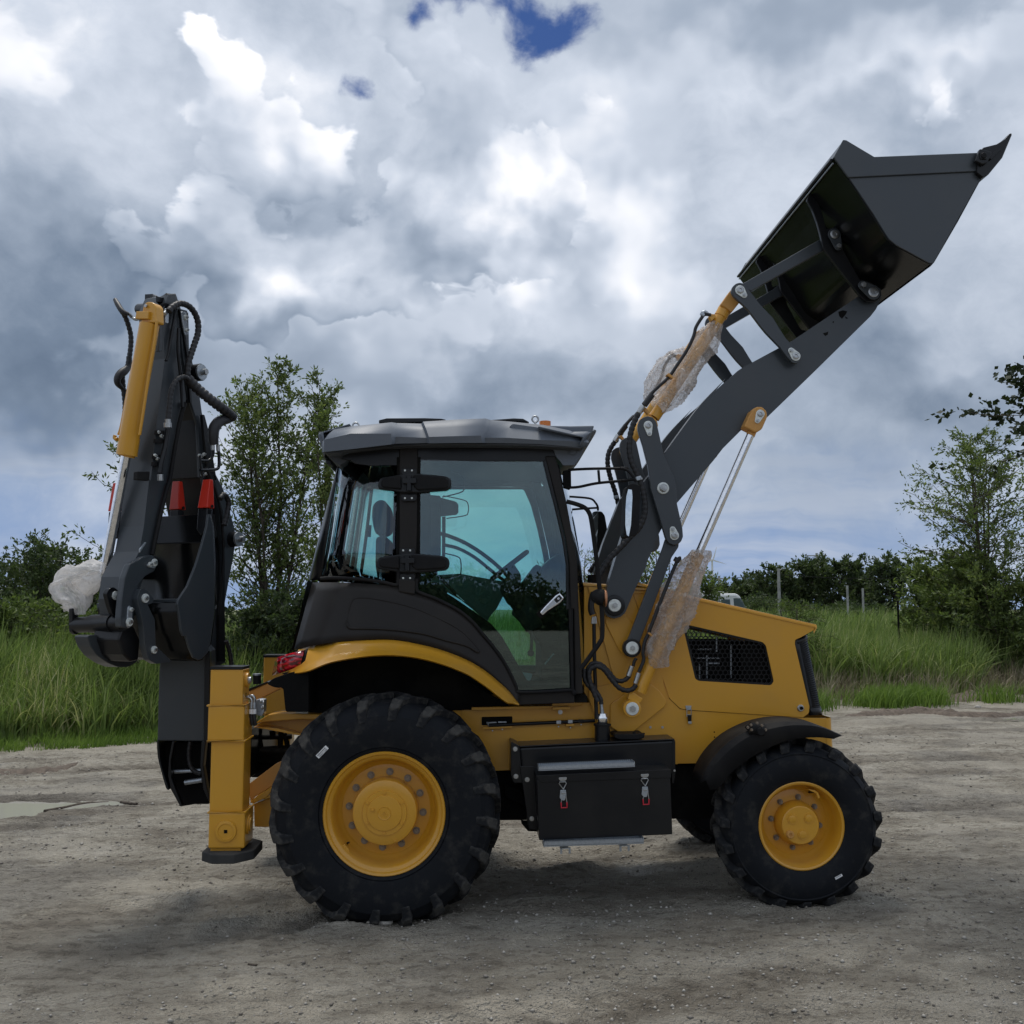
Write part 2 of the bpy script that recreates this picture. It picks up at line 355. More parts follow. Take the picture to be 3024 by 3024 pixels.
def build_grass():
    def spread(n, d0, d1, pw, ang=31.):
        th = np.radians(90+np.concatenate([RNG.uniform(-ang, ang, n), RNG.choice([-1, 1], n//4)*RNG.uniform(ang, 46, n//4)])); n = len(th); X = np.cos(th)/np.sin(th)
        # distance of the yard edge along each ray, then step behind it
        r = 14.3*np.ones(n)
        for _ in range(6): r = edge_y(X*r)
        d = d0+(d1-d0)*RNG.random(n)**pw
        yy = r+d; return X*yy, yy, d
    x, y, d = spread(88000, .35, 9., 1.25)
    gap = fbm(x*.5+5, y*.5, 3)
    h = np.clip(.25+.85*np.clip(d/1.7, 0, 1)*(1+.9*gap)+.25*RNG.random(len(x)), .1, 1.9)
    right = np.clip((x-4)/4, 0, 1); h *= 1-.12*right
    keep = ((gap > -.30) | (RNG.random(len(x)) < .3)) & ((x < 3.4) | (d > 1.5+2.5*fbm(x*.8, x*0+2., 2))); x, y, d, h = x[keep], y[keep], d[keep], h[keep]
    blades('reed_grass', x, y, h*(.7+.5*RNG.random(len(x))), .016+.026*RNG.random(len(x)), M['reed'], lean=.75, wind=.12)
    x, y, d = spread(34000, 9., 34., 1.2); h = .7+.8*RNG.random(len(x))
    blades('far_reed_grass', x, y, h, .03+.03*RNG.random(len(x)), M['reed'])
    # short bright verge at the foot of the reeds
    x, y, d = spread(52000, -.35, 1.3, 1.)
    keep = (fbm(x*.9+2, y*.9+7, 3) > -.02+.30*(x > 3.3)-.10*(x < -3)) ; x, y, d = x[keep], y[keep], d[keep]
    blades('verge_grass', x, y, .06+.26*RNG.random(len(x))*(.5+np.clip(d, 0, 1)), .006+.008*RNG.random(len(x)), M['lawn'], lean=.6)
    x, y, d = spread(16000, .1, 2.6, 1.); keep = fbm(x*.6+31, y*.6+7, 3) > .06-.25*(x > 4); x, y, d = x[keep], y[keep], d[keep]
    blades('dry_stalks', x, y, .2+.5*RNG.random(len(x)), .006+.008*RNG.random(len(x)), M['dry'], lean=.9)
    # bright tufts that stand forward of the bank on the right
    tx, ty = [], []
    for (cx, cy, s, n) in ((6.3, 17.6, .42, 1500), (6.9, 17.8, .38, 1200), (7.35, 17.9, .2, 260), (4.8, 17.25, .40, 1100), (8.6, 18.4, .35, 350)):
        tx.append(RNG.normal(cx, s*.6, n)); ty.append(RNG.normal(cy, s*.6, n))
    x, y = np.concatenate(tx), np.concatenate(ty)
    blades('grass_tufts', x, y, .12+.36*RNG.random(len(x)), .008+.01*RNG.random(len(x)), M['lawn'], lean=.7)
build_grass()

# ---------------------------------------------------------------- trees and bushes
def m_bark(t, out):
    n = t.noise(t.vec('MULTIPLY', pos(t), (1, 1, .2)), 30., 5, .6)
    principled(t, out, t.ramp(n, [(.3, g3((.035, .028, .022))), (.7, g3((.12, .10, .08)))]), .95, spec=.2, bump=bumpn(t, n, .5, .02))
M['bark'] = material('bark', m_bark)
M['elm'] = m_leafy('elm_leaf', [(0., g3((.05, .072, .026))), (.45, g3((.10, .135, .045))), (.8, g3((.17, .215, .065))), (1., g3((.25, .28, .10)))])
M['dark_leaf'] = m_leafy('dark_leaf', [(0., g3((.030, .046, .024))), (.5, g3((.058, .082, .036))), (1., g3((.11, .14, .055)))])
M['light_leaf'] = m_leafy('light_leaf', [(0., g3((.05, .075, .02))), (.5, g3((.10, .14, .04))), (1., g3((.17, .20, .07)))])
M['poplar_leaf'] = m_leafy('poplar_leaf', [(0., g3((.012, .02, .010))), (.5, g3((.022, .034, .014))), (1., g3((.04, .055, .02)))], trans=.2)

def leaf_mesh(P, D, size, mat, aspect=.5, fold=True):
    """leaves at points P pointing along D"""
    n = len(P); D = D+.5*RNG.normal(size=(n, 3)); D /= np.linalg.norm(D, axis=1)[:, None]
    S = np.cross(D, RNG.normal(size=(n, 3))); S /= np.linalg.norm(S, axis=1)[:, None]
    s = (size*(.6+.8*RNG.random(n)))[:, None]
    a = P; b = P+D*s*.45+S*s*aspect*.5; c = P+D*s; d = P+D*s*.45-S*s*aspect*.5
    V = np.stack([a, b, c, d], 1).reshape(-1, 3); F = np.arange(n*4).reshape(n, 4)
    return np_mesh('crown', V, F, [mat])

def tube_rows(path, radii, seg):
    """rings of a tapering limb, as arrays"""
    path = np.asarray(path, float); n = len(path); T = np.gradient(path, axis=0); T /= np.linalg.norm(T, axis=1)[:, None]+1e-9
    ref = np.array([.3, .9, .31]) if abs(T[0, 1]) < .8 else np.array([1., 0, 0])
    U = np.cross(T, ref); U /= np.linalg.norm(U, axis=1)[:, None]+1e-9; W_ = np.cross(T, U)
    a = np.linspace(0, 2*np.pi, seg, endpoint=False)
    return path[:, None]+np.asarray(radii)[:, None, None]*(np.cos(a)[None, :, None]*U[:, None]+np.sin(a)[None, :, None]*W_[:, None])

def make_tree(name, label, cat, x, y, height, spread, seed, leaf='elm', nleaf=9000, lsize=.07, aspect=.5, stems=3, start=.18, droop=0., up=1., lean=(0., 0.), group=None, twigs=90, taper=.8, trunk_r=.06, nl_sub=14):
    rs = np.random.default_rng(seed); root = thing(name, label, cat, (x, y, float(ground_z(x, y))), group=group)
    rings, faces, off = [], [], 0
    def limb(path, r0, r1, seg=5):
        nonlocal off
        R = tube_rows(path, np.linspace(r0, r1, len(path)), seg); rings.append(R.reshape(-1, 3))
        faces.append(grid_faces(len(path), seg, True)+off); off += len(path)*seg
    tips, dirs = [], []
    for s in range(stems):
        az = rs.uniform(0, 6.28); t = np.linspace(0, 1, 9)
        hh = height*(1-.22*rs.random()*(s > 0)); sp = spread*.35*(s > 0)*rs.uniform(.6, 1.3)
        wob = np.cumsum(rs.normal(0, .02, (9, 2)), 0)*height*.25
        P = np.stack([math.cos(az)*sp*t**1.2+wob[:, 0]+lean[0]*t**1.5*height, math.sin(az)*sp*t**1.2+wob[:, 1]+lean[1]*t**1.5*height, hh*t-.1], -1)
        limb(P, trunk_r*(1 if s == 0 else .7), .008, 6)
        for k in range(twigs//stems):
            u = start+(1-start)*rs.random()**.8; base = np.array([np.interp(u, t, P[:, c]) for c in range(3)])
            a2 = rs.uniform(0, 6.28); L = spread*(.25+.75*math.sin(math.pi*min(1, (u-start)/(1-start)*.8+.18))**taper)*rs.uniform(.5, 1.05)*.62
            dv = np.array([math.cos(a2), math.sin(a2), up*rs.uniform(.35, 1.3)]); dv /= np.linalg.norm(dv)
            tt = np.linspace(0, 1, 6)[:, None]; B = base+dv*L*tt+np.array([0, 0, -droop*L])*tt**2+np.cumsum(rs.normal(0, .035*L, (6, 3)), 0)*(tt > 0)
            limb(B, trunk_r*.28*(1-u*.6), .004, 4)
            for q in range(nl_sub):
                v = .15+.85*rs.random(); j = min(4, int(v*5)); bp = B[j]+(B[j+1]-B[j])*(v*5-j)
                d2 = dv*rs.uniform(.3, 1)+rs.normal(0, .6, 3); d2 /= np.linalg.norm(d2); l2 = L*rs.uniform(.12, .38)
                tips.append((bp, d2*l2+np.array([0, 0, -droop*l2*.6])))
    B0 = np.array([a for a, b in tips]); D0 = np.array([b for a, b in tips]); zs = height/max(height*.5, float((B0+D0)[:, 2].max()))
    for R_ in rings: R_[:, 2] *= zs
    B0[:, 2] *= zs; D0[:, 2] *= zs
    trunk = np_mesh('trunk', np.vstack(rings), np.vstack(faces), [M['bark']], smooth=True); link('trunk', trunk, root)
    i = rs.integers(0, len(B0), nleaf); f = rs.random(nleaf)[:, None]
    P = B0[i]+D0[i]*f+rs.normal(0, lsize*.25, (nleaf, 3)); D = D0[i]/np.linalg.norm(D0[i], axis=1)[:, None]
    P[:, 2] = np.maximum(P[:, 2], .05)
    link('crown', leaf_mesh(P, D, lsize, M[leaf], aspect), root, kind='stuff')
    return root
def px_x(px, Y): return (px-966)/1932*Y

TREES = 'trees along the far side of the field'
make_tree('elm_tree', 'tall feathery green elm with several stems standing between the raised digging arm and the cab', 'tree', px_x(522, 19), 19., 6.4, 2.2, 5, 'elm', 21000, .08, .42, 6, .12, 0., 1.6, (0., 0), None, 270, .6, .07, 12)
make_tree('elm_tree', 'slim young elm whose light tips show just left of the silver cylinder rod', 'tree', px_x(268, 16.5), 16.5, 4.6, 1.3, 12, 'light_leaf', 5000, .07, .4, 2, .3, 0., 1.0, (-.08, 0), None, 70, .6, .04, 10)
make_tree('elm_tree', 'short leafy elm rising right beside the rear edge of the cab roof', 'tree', px_x(618, 17.5), 17.5, 5.3, 0.9, 19, 'elm', 6000, .075, .42, 3, .15, 0., 1.7, (0., 0), None, 110, .5, .045, 10)
make_tree('elm_tree', 'tall airy tree with open lacy top above dense bushes at the right edge', 'tree', px_x(1850, 23), 23., 5.7, 3.1, 31, 'elm', 13000, .085, .4, 4, .25, .05, .8, (.0, 0), None, 150, .7, .07, 10)
def bush(name, label, px, Y, h, w, seed, leaf, n, ls=.08, **k):
    return make_tree(name, label, k.pop('cat', 'bush'), px_x(px, Y), Y, h, w, seed, leaf, n, ls, k.pop('aspect', .45), k.pop('stems', 5), k.pop('start', .03), k.pop('droop', 0.), k.pop('up', 1.1), (0, 0), k.pop('group', None), k.pop('tw', 120), .35, .03, 10)
bush('bush', 'dark dense thicket below the tall elm beside the digging arm', 470, 17.6, 2.0, 2.0, 41, 'dark_leaf', 15000)
bush('bush', 'dark thicket behind the rear corner of the cab', 560, 17.2, 2.1, 1.6, 42, 'dark_leaf', 14000)
bush('bush', 'rounded bright green bush low behind the plastic wrapped rod end', 120, 19.5, 1.95, 2.3, 43, 'light_leaf', 9000)
bush('bush', 'mid green bush at the far left edge of the field', 25, 18.5, 2.05, 2.0, 44, 'elm', 11000)
bush('small_tree', 'broad dark tree beyond the grass near the left edge', 30, 33, 3.9, 4.4, 45, 'dark_leaf', 11000, .14, cat='tree')
bush('small_tree', 'dark rounded tree beyond the grass just left of the plastic wrapped rod end', 118, 31, 3.9, 3.0, 46, 'dark_leaf', 9000, .13, cat='tree')
bush('small_tree', 'dark tree beyond the grass partly behind the folded digging bucket', 215, 32, 3.3, 4.0, 47, 'dark_leaf', 9000, .14, cat='tree')
bush('bush', 'dense green bush below the airy tree at the right edge', 1890, 22, 3.1, 2.4, 51, 'elm', 17000, .085)
bush('bush', 'large dark green bush left of the airy tree on the right', 1810, 24, 2.9, 2.0, 52, 'elm', 18000, .09)
bush('bush', 'dark bush with upright twigs at the right end of the distant tree row', 1730, 27, 2.9, 1.5, 53, 'elm', 9000, .10)
bush('bush', 'pale feathery weed clump rising from the reeds right of the white van', 1500, 20, 1.75, 1.5, 54, 'light_leaf', 6500, .07, droop=.5, aspect=.25)
bush('willow', 'pale feathery willow top seen between the cab and the loader arm', 1100, 20, 2.75, 1.7, 55, 'light_leaf', 3800, .10, droop=.7, aspect=.18, cat='tree')
bush('bush', 'light leafy sapling seen between loader arm and lifting link', 1235, 22, 2.9, 1.2, 56, 'elm', 2500, .08, cat='tree')
bush('bush', 'small leafy tree peeping right of the wrapped lifting cylinder', 1318, 30, 2.5, 1.3, 57, 'elm', 2600, .11, cat='tree')
bush('bush', 'low green bush right of the white van below the distant tree row', 1430, 56, 2.3, 3.4, 58, 'dark_leaf', 5000, .15)
# distant row of dark broadleaf trees
ROW = [(1398, 62, 3.3), (1428, 66, 3.6), (1460, 60, 3.9), (1492, 64, 4.1), (1524, 60, 4.3), (1556, 62, 4.7), (1588, 59, 4.4), (1618, 58, 4.2), (1664, 55, 4.3), (1640, 66, 3.4), (1362, 85, 3.3), (1335, 92, 3.2), (1380, 78, 3.2)]
WHERE = ['small one at its left end', 'second small one from its left end', 'first tall one behind the thin lamp pole', 'one just right of the lamp pole', 'middle one', 'tallest one', 'one right of the tallest', 'second right of the tallest',
         'isolated one at its right end', 'low one filling the gap near its right end', 'pointed far one right of the wind turbine', 'pointed far one left of the wind turbine', 'far one behind the van']
for k, (px, Y, h) in enumerate(ROW):
    make_tree('broadleaf_tree', 'dark tree of the distant row, '+WHERE[k], 'tree', px_x(px, Y), Y, h, 2.6 if k < 10 else 2., 100+k, 'dark_leaf', 5200, .19, .5, 3, .12, 0., 1.5, (-.05, 0), TREES, 70, .45, .09, 8)
for k, (px, Y, h, w) in enumerate([(1410, 58, 1.7, 4), (1480, 56, 1.8, 4), (1560, 55, 1.7, 4), (1630, 52, 1.7, 3.5), (1350, 75, 1.9, 5)]):
    bush('hedge_bush', ['low hedge bush under the left end of the distant tree row', 'low hedge bush behind the thin lamp pole', 'low hedge bush under the middle of the distant tree row', 'low hedge bush under the right end of the distant tree row', 'low hedge bush beneath the far wind turbine'][k], px, Y, h, w, 140+k, 'dark_leaf', 5000, .2)
# the poplar whose branches hang into the picture from the right
make_tree('poplar_tree', 'near dark leafy poplar branches reaching in at the right edge of the picture', 'tree', 9.35, 14.2, 6.1, 4.3, 77, 'poplar_leaf', 15000, .10, .75, 3, .66, .15, .5, (0, 0), None, 90, .7, .07, 12)

def backwoods():
    """the belt of trees behind the photographer, which the cab glass and the mirrors reflect"""
    n = 60000; a = RNG.uniform(-1.15, 1.15, n); r = 66+6*RNG.random(n); x, y = np.sin(a)*r, -np.cos(a)*r
    top = 2.2+3.2*vnoise(a*7+20, a*0+3.)**2+1.8*vnoise(a*27, a*0+9.)
    z = top*RNG.random(n)**.8+.1; P = np.stack([x, y, z], -1)+RNG.normal(0, .3, (n, 3)); D = RNG.normal(size=(n, 3))
    aa = np.linspace(-1.2, 1.2, 160); tt = 1.6+2.6*vnoise(aa*7+20, aa*0+3.)**2+1.2*vnoise(aa*27, aa*0+9.)
    B = np.concatenate([np.stack([np.sin(aa)*71, -np.cos(aa)*71, 0*aa-.5], -1), np.stack([np.sin(aa)*71, -np.cos(aa)*71, tt], -1), np.stack([np.sin(aa)*75, -np.cos(aa)*75, tt*.9], -1), np.stack([np.sin(aa)*75, -np.cos(aa)*75, 0*aa-.5], -1)])
    link('hedge', np_mesh('hedge', B, grid_faces(4, 160), [M['dark_leaf']], smooth=True), kind='stuff')  # unseen solid backing, added so no sky shows through the reflected leaves
    link('woods', leaf_mesh(P, D, .34, M['dark_leaf'], .7), kind='stuff')
backwoods()

# ================================================================ the backhoe loader
# crops of the photograph in which outlines were measured: returns points of the 3024 px picture
def crop(ox, oy, s): return lambda *p: [(ox+x/s, oy+y/s) for x, y in p]
A_ = crop(150, 820, 3.22); B_ = crop(150, 1380, 3.22); C_ = crop(430, 1900, 2.76); D_ = crop(850, 1200, 3.22); E_ = crop(1250, 1200, 3.22)
F_ = crop(850, 1650, 3.22); G_ = crop(750, 2000, 2.415); H_ = crop(1400, 1900, 2.76); I_ = crop(1600, 1500, 2.76); J_ = crop(1700, 1100, 3.22)
K_ = crop(1900, 780, 3.864); L_ = crop(2150, 380, 2.2105); M_ = crop(1950, 1700, 2.76); N_ = crop(2000, 2050, 2.76); P_ = crop(1200, 1600, 3.5127)
Q_ = crop(680, 1950, 3.864); R_ = crop(1640, 1560, 3.715); V_ = crop(1340, 1780, 3.412); T_ = crop(0, 0, .63889)

YAW = math.radians(2.3); R0 = Vector((-.694, 5.90, 0.)); MID = .97
_Rinv = Matrix.Rotation(-YAW, 3, 'Z')
CAML = _Rinv @ (Vector((0, 0, CAM_H))-R0)
def ray(p): return _Rinv @ pix_dir(*p)
def U(p, lat):
    """point of the machine at sideways distance lat (0 = outer face of the near tyres)"""
    d = ray(p); return CAML+d*((lat-CAML.y)/d.y)
def U1(cropf, x, y, lat): return U(cropf((x, y))[0], lat)
def UP(p, O, n):
    d = ray(p); return CAML+d*((O-CAML).dot(n)/d.dot(n))
def mlen(px, lat): return px/3024*(lat-CAML.y)/math.cos(PITCH)   # length seen as px pixels at that distance

LOADER = thing('backhoe_loader', 'yellow and dark grey backhoe loader with front bucket raised and digging arm folded', 'backhoe loader', tuple(R0), YAW)
def part(name, parent=None, loc=(0, 0, 0)):
    o = bpy.data.objects.new(name, None); COL.objects.link(o); o.parent = parent or LOADER; o.location = loc; o.empty_display_size = .1; return o

def finish(name, me, mat, parent, bev=0., smooth=False, wn=True):
    if not me.materials: me.materials.append(mat)
    o = link(name, me, parent or LOADER)
    if smooth: me.polygons.foreach_set('use_smooth', np.ones(len(me.polygons), bool))
    if bev:
        m = o.modifiers.new('bevel', 'BEVEL'); m.width = bev; m.segments = 2; m.limit_method = 'ANGLE'; m.angle_limit = math.radians(35)
    return o
def prism(name, P, vec, mat, parent=None, bev=.003, holes=()):
    """flat outline P (3-D points) given thickness vec; holes are inner outlines"""
    loops = [[Vector(q) for q in P]]+[[Vector(q) for q in h] for h in holes]; vec = Vector(vec)
    n = sum((loops[0][i].cross(loops[0][(i+1) % len(loops[0])]) for i in range(len(loops[0]))), Vector())
    if n.dot(vec) > 0: loops = [l[::-1] for l in loops]
    pts = [q for l in loops for q in l]; N = len(pts)
    bm = bmesh.new(); a = [bm.verts.new(q) for q in pts]; b = [bm.verts.new(q+vec) for q in pts]
    if holes:
        for t in tessellate_polygon(loops):
            for vs, fl in ((a, 0), (b, 1)):
                try: bm.faces.new([vs[i] for i in t])
                except ValueError: pass
    else:
        bm.faces.new(a); bm.faces.new(b[::-1])
    k = 0
    for l in loops:
        m = len(l)
        for i in range(m):
            j = (i+1) % m
            try: bm.faces.new((a[k+i], b[k+i], b[k+j], a[k+j]))
            except ValueError: pass
        k += m
    bmesh.ops.recalc_face_normals(bm, faces=bm.faces[:])
    me = bpy.data.meshes.new(name); bm.to_mesh(me); bm.free()
    return finish(name, me, mat, parent, bev)
def plate(name, pts, lat, th, mat, parent=None, bev=.003, holes=()):
    return prism(name, [U(p, lat) for p in pts], (0, th, 0), mat, parent, bev, [[U(p, lat) for p in h] for h in holes])
def cat(pts, n=4, closed=True):
    """smooth curve through points"""
    P = [Vector(p) for p in pts]; out = []; m = len(P)
    for i in range(m if closed else m-1):
        if closed: p0, p1, p2, p3 = P[i-1], P[i], P[(i+1) % m], P[(i+2) % m]
        else: p0, p1, p2, p3 = P[max(i-1, 0)], P[i], P[i+1], P[min(i+2, m-1)]
        for k in range(n):
            t = k/n; out.append(.5*((2*p1)+(p2-p0)*t+(2*p0-5*p1+4*p2-p3)*t*t+(3*p1-p0-3*p2+p3)*t**3))
    if not closed: out.append(P[-1])
    return [tuple(q) for q in out]
def rnd(pts, r, n=4):
    """round the corners of a closed outline by r (same unit as the points)"""
    out = []; m = len(pts)
    for i in range(m):
        p = Vector(pts[i]); a = Vector(pts[i-1])-p; b = Vector(pts[(i+1) % m])-p
        rr = min(r, a.length*.45, b.length*.45); A = p+a.normalized()*rr; B = p+b.normalized()*rr
        for k in range(n+1):
            t = k/n; out.append(tuple(A*(1-t)**2+p*2*t*(1-t)+B*t*t))
    return out
def tube(name, P, r, mat, parent=None, seg=10, ribs=0., sm=6, cap=True):
    """round tube or hose through 3-D points; ribs > 0 gives a spiral guard"""
    P = cat(P, sm, False) if len(P) > 2 and sm else P
    P = np.array([tuple(q) for q in P], float)
    L = np.concatenate([[0], np.cumsum(np.linalg.norm(np.diff(P, axis=0), axis=1))])
    if ribs:
        n = max(4, int(L[-1]/ribs*4)); s = np.linspace(0, L[-1], n); P = np.stack([np.interp(s, L, P[:, c]) for c in range(3)], -1)
        rad = r*(1+.13*np.where((np.arange(n) % 4) == 0, -1., .35)); rad[0] = rad[-1] = r
    else: rad = np.full(len(P), r) if np.isscalar(r) else np.interp(L/L[-1], np.linspace(0, 1, len(r)), r)
    R = tube_rows(P, rad, seg); n = len(P); V = R.reshape(-1, 3); F = [tuple(f) for f in grid_faces(n, seg, True)]
    if cap: F += [tuple(range(seg))[::-1], tuple(range((n-1)*seg, n*seg))]
    me = bpy.data.meshes.new(name); me.from_pydata(V.tolist(), [], F); me.materials.append(mat)
    for p in me.polygons: p.use_smooth = len(p.vertices) == 4
    if cap:
        k = seg*(n-1); at = me.attributes.new('sharp_edge', 'BOOLEAN', 'EDGE')
        ed = np.zeros(len(me.edges)*2, np.int32); me.edges.foreach_get('vertices', ed); ed = ed.reshape(-1, 2)
        at.data.foreach_set('value', ((ed < seg).all(1) | (ed >= k).all(1)))
    return finish(name, me, mat, parent)
def rod(name, a, b, r, mat, parent=None, seg=24): return tube(name, [a, b], r, mat, parent, seg, sm=0)
def lathe(name, prof, cx, cz, mat, parent=None, seg=48, smooth=True, y0=0., cap0=False, cap1=False):
    """turned part about a sideways axis through (cx, cz); prof = [(radius, lat)]"""
    a = np.linspace(0, 2*np.pi, seg, endpoint=False); pr = np.array(prof, float)
    V = np.stack([cx+pr[:, :1]*np.cos(a), np.repeat(pr[:, 1:]+y0, seg, 1), cz+pr[:, :1]*np.sin(a)], -1).reshape(-1, 3)
    F = [tuple(f) for f in grid_faces(len(pr), seg, True)]
    if cap0: F.append(tuple(range(seg)))
    if cap1: F.append(tuple(range((len(pr)-1)*seg, len(pr)*seg))[::-1])
    me = bpy.data.meshes.new(name); me.from_pydata(V.tolist(), [], F); me.materials.append(mat)
    for p in me.polygons: p.use_smooth = smooth and len(p.vertices) == 4
    o = finish(name, me, mat, parent)
    bm = bmesh.new(); bm.from_mesh(me); bmesh.ops.recalc_face_normals(bm, faces=bm.faces[:])
    for e in bm.edges:
        if len(e.link_faces) == 2 and e.calc_face_angle(0) > math.radians(38): e.smooth = False
    bm.to_mesh(me); bm.free(); return o
def disc(name, c, r, lat, th, mat, parent=None, seg=28, hole=0.):
    """washer or boss whose near face lies at lat; c = 3-D centre"""
    b = min(.004, th*.3, r*.2)
    pr = [(max(hole, 1e-4), lat), (r-b, lat), (r, lat+b), (r, lat+th)]
    return lathe(name, pr, c[0], c[2], mat, parent, seg, cap0=False)
def bolt(c, r, lat, mat, parent, name='bolt', h=None, wash=1.5):
    """hexagon head with washer and threaded end as one small mesh"""
    h = h or r*.8; bm = bmesh.new()
    def cyl(R, l0, l1, seg, rot=0.):
        v0 = [bm.verts.new((c[0]+R*math.cos(rot+2*math.pi*i/seg), l0, c[2]+R*math.sin(rot+2*math.pi*i/seg))) for i in range(seg)]
        v1 = [bm.verts.new((v.co.x, l1, v.co.z)) for v in v0]; bm.faces.new(v0); bm.faces.new(v1[::-1])
        for i in range(seg): bm.faces.new((v0[i], v0[(i+1) % seg], v1[(i+1) % seg], v1[i]))
    if wash: cyl(r*wash, lat-h*.25, lat, 16)
    cyl(r, lat-h, lat-h*.25 if wash else lat, 6, .4); cyl(r*.5, lat-h*1.35, lat-h, 8)
    bmesh.ops.recalc_face_normals(bm, faces=bm.faces[:])
    me = bpy.data.meshes.new(name); bm.to_mesh(me); bm.free(); return finish(name, me, mat, parent)
def box(name, lo, hi, mat, parent=None, bev=.004, taper=None):
    x0, y0, z0 = lo; x1, y1, z1 = hi
    return prism(name, [(x0, y0, z0), (x1, y0, z0), (x1, y0, z1), (x0, y0, z1)], (0, y1-y0, 0), mat, parent, bev)
def loft(name, rows, mat, parent=None, smooth=True, closed=False, cap=False, sharp=34):
    V = [tuple(p) for r in rows for p in r]; n = len(rows[0])
    F = [tuple(f) for f in grid_faces(len(rows), n, closed)]
    if cap: F += [tuple(range(n)), tuple(range((len(rows)-1)*n, len(rows)*n))]
    me = bpy.data.meshes.new(name); me.from_pydata(V, [], F); me.materials.append(mat)
    bm = bmesh.new(); bm.from_mesh(me); bmesh.ops.recalc_face_normals(bm, faces=bm.faces[:])
    for e in bm.edges:
        if len(e.link_faces) == 2 and e.calc_face_angle(0) > math.radians(sharp): e.smooth = False
    bm.to_mesh(me); bm.free()
    return finish(name, me, mat, parent, smooth=smooth)
def thicken(o, t):
    m = o.modifiers.new('thickness', 'SOLIDIFY'); m.thickness = t; m.offset = 0; return o
def teardrop(pb, rb, ps, rs, lat, mat, parent, name='pin_plate', bolts=True, th=.008):
    """retaining plate: big round end on the pin, small end on its bolt"""
    a = U(pb, lat); b = U(ps, lat); d = (b-a); L = d.length; ang = math.atan2(d.z, d.x); RB, RS = mlen(rb, lat), mlen(rs, lat)
    k = math.acos(max(-1, min(1, (RB-RS)/L))); pts = []
    for i in range(15): t = ang+k+(2*math.pi-2*k)*i/14; pts.append((a.x+RB*math.cos(t), lat, a.z+RB*math.sin(t)))
    for i in range(9): t = ang-k+2*k*i/8; pts.append((b.x+RS*math.cos(t), lat, b.z+RS*math.sin(t)))
    o = prism(name, pts, (0, th, 0), mat, parent, .0015)
    lathe('pin', [(RB*.72, lat+.002), (RB*.72, lat-.006), (RB*.6, lat-.008), (RB*.34, lat-.008), (RB*.3, lat-.002), (1e-4, lat-.002)], a.x, a.z, M['steel'], o, 20)
    bolt(b, RS*.62, lat, M['steel'], o, 'bolt', RS*.6, 0)
    return o
def mirror(o, parent=None):
    """the same part again on the other side of the machine"""
    c = o.copy(); COL.objects.link(c); c.parent = parent or o.parent
    if parent is None: c.location = (o.location.x, 2*MID-o.location.y, o.location.z); c.scale = (1, -1, 1)
    for ch in o.children: mirror(ch, c)
    return c

# ---------------------------------------------------------------- paints, metals, rubber, glass
def m_paint(col, rough=.42, dust=.25, spec=.5, coat=0., var=.12, dcol=(.30, .27, .22), bs=.04):
    def f(t, out):
        p = pos(t); n = t.noise(p, 3., 5, .6); f2 = t.noise(p, 40., 4, .6)
        c = t.mix(t.math('MULTIPLY', t.ss(n, .35, .7), var), g3(col), t.vec('MULTIPLY', g3(col)[:3], (.72, .70, .68)))
        geo = t.new('ShaderNodeNewGeometry'); s = t.new('ShaderNodeSeparateXYZ'); t.put(s.inputs[0], geo.outputs['Normal'])
        dm = t.math('MULTIPLY', t.math('MULTIPLY', t.ss(n, .42, .68), t.math('ADD', .35, t.math('MULTIPLY', t.ss(s.outputs[2], .2, .9), .65))), dust)
        c = t.mix(dm, c, g3(dcol))
        r = t.math('ADD', rough, t.math('ADD', t.math('MULTIPLY', dm, .6), t.math('MULTIPLY', t.math('SUBTRACT', n, .5), .14)))
        principled(t, out, c, r, spec=spec, bump=bumpn(t, f2, bs, .004), **({'Coat Weight': coat, 'Coat Roughness': .15} if coat else {}))
    return f
M['yellow'] = material('yellow_paint', m_paint((.64, .315, .022), .36, .12, .5, .35))
M['tan'] = material('yellow_paint_rod_end', m_paint((.58, .29, .07), .5, .12))
M['grey'] = material('slate_grey_paint', m_paint((.038, .046, .054), .34, .08, .5, .1))
M['black'] = material('black_paint', m_paint((.008, .009, .011), .30, .06, .3, .05))
M['matte'] = material('matte_black', m_paint((.010, .010, .011), .6, .08, .16))
M['dim'] = material('underbody_black', m_paint((.006, .006, .006), .8, .10, .1))
M['panel'] = material('brown_black_plastic', m_paint((.019, .017, .016), .45, .06, .2))
M['roof'] = material('grey_roof_plastic', m_paint((.125, .145, .175), .5, .05, .45))
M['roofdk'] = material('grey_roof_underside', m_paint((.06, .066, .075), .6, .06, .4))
M['trim'] = material('grey_green_interior_trim', m_paint((.17, .24, .23), .7, .04, .3))
M['seat'] = material('seat_fabric', m_paint((.03, .035, .035), .85, .05, .2))
M['orange'] = material('orange_lens', m_paint((.75, .20, .02), .2, 0., .6))
M['pad'] = material('rubber_pad', m_paint((.035, .036, .037), .85, .2, .25))
def m_metal(col, rough, n_amp=.12, scale=(8, 8, 8), metal=1.):
    def f(t, out):
        n = t.noise(t.vec('MULTIPLY', pos(t), scale), 6., 5, .6)
        principled(t, out, t.mix(t.ss(n, .3, .7), g3(col), t.vec('MULTIPLY', g3(col)[:3], (.8, .8, .8))), t.math('ADD', rough, t.math('MULTIPLY', t.math('SUBTRACT', n, .5), n_amp)), metal)
    return f
M['steel'] = material('zinc_plated_steel', m_metal((.50, .51, .51), .36, .2))
M['galv'] = material('galvanised_steel', m_metal((.46, .50, .54), .42, .3, (14, 14, 14), .8))
M['washer'] = material('flat_zinc_plate', m_metal((.82, .86, .83), .5, .15, metal=.25))
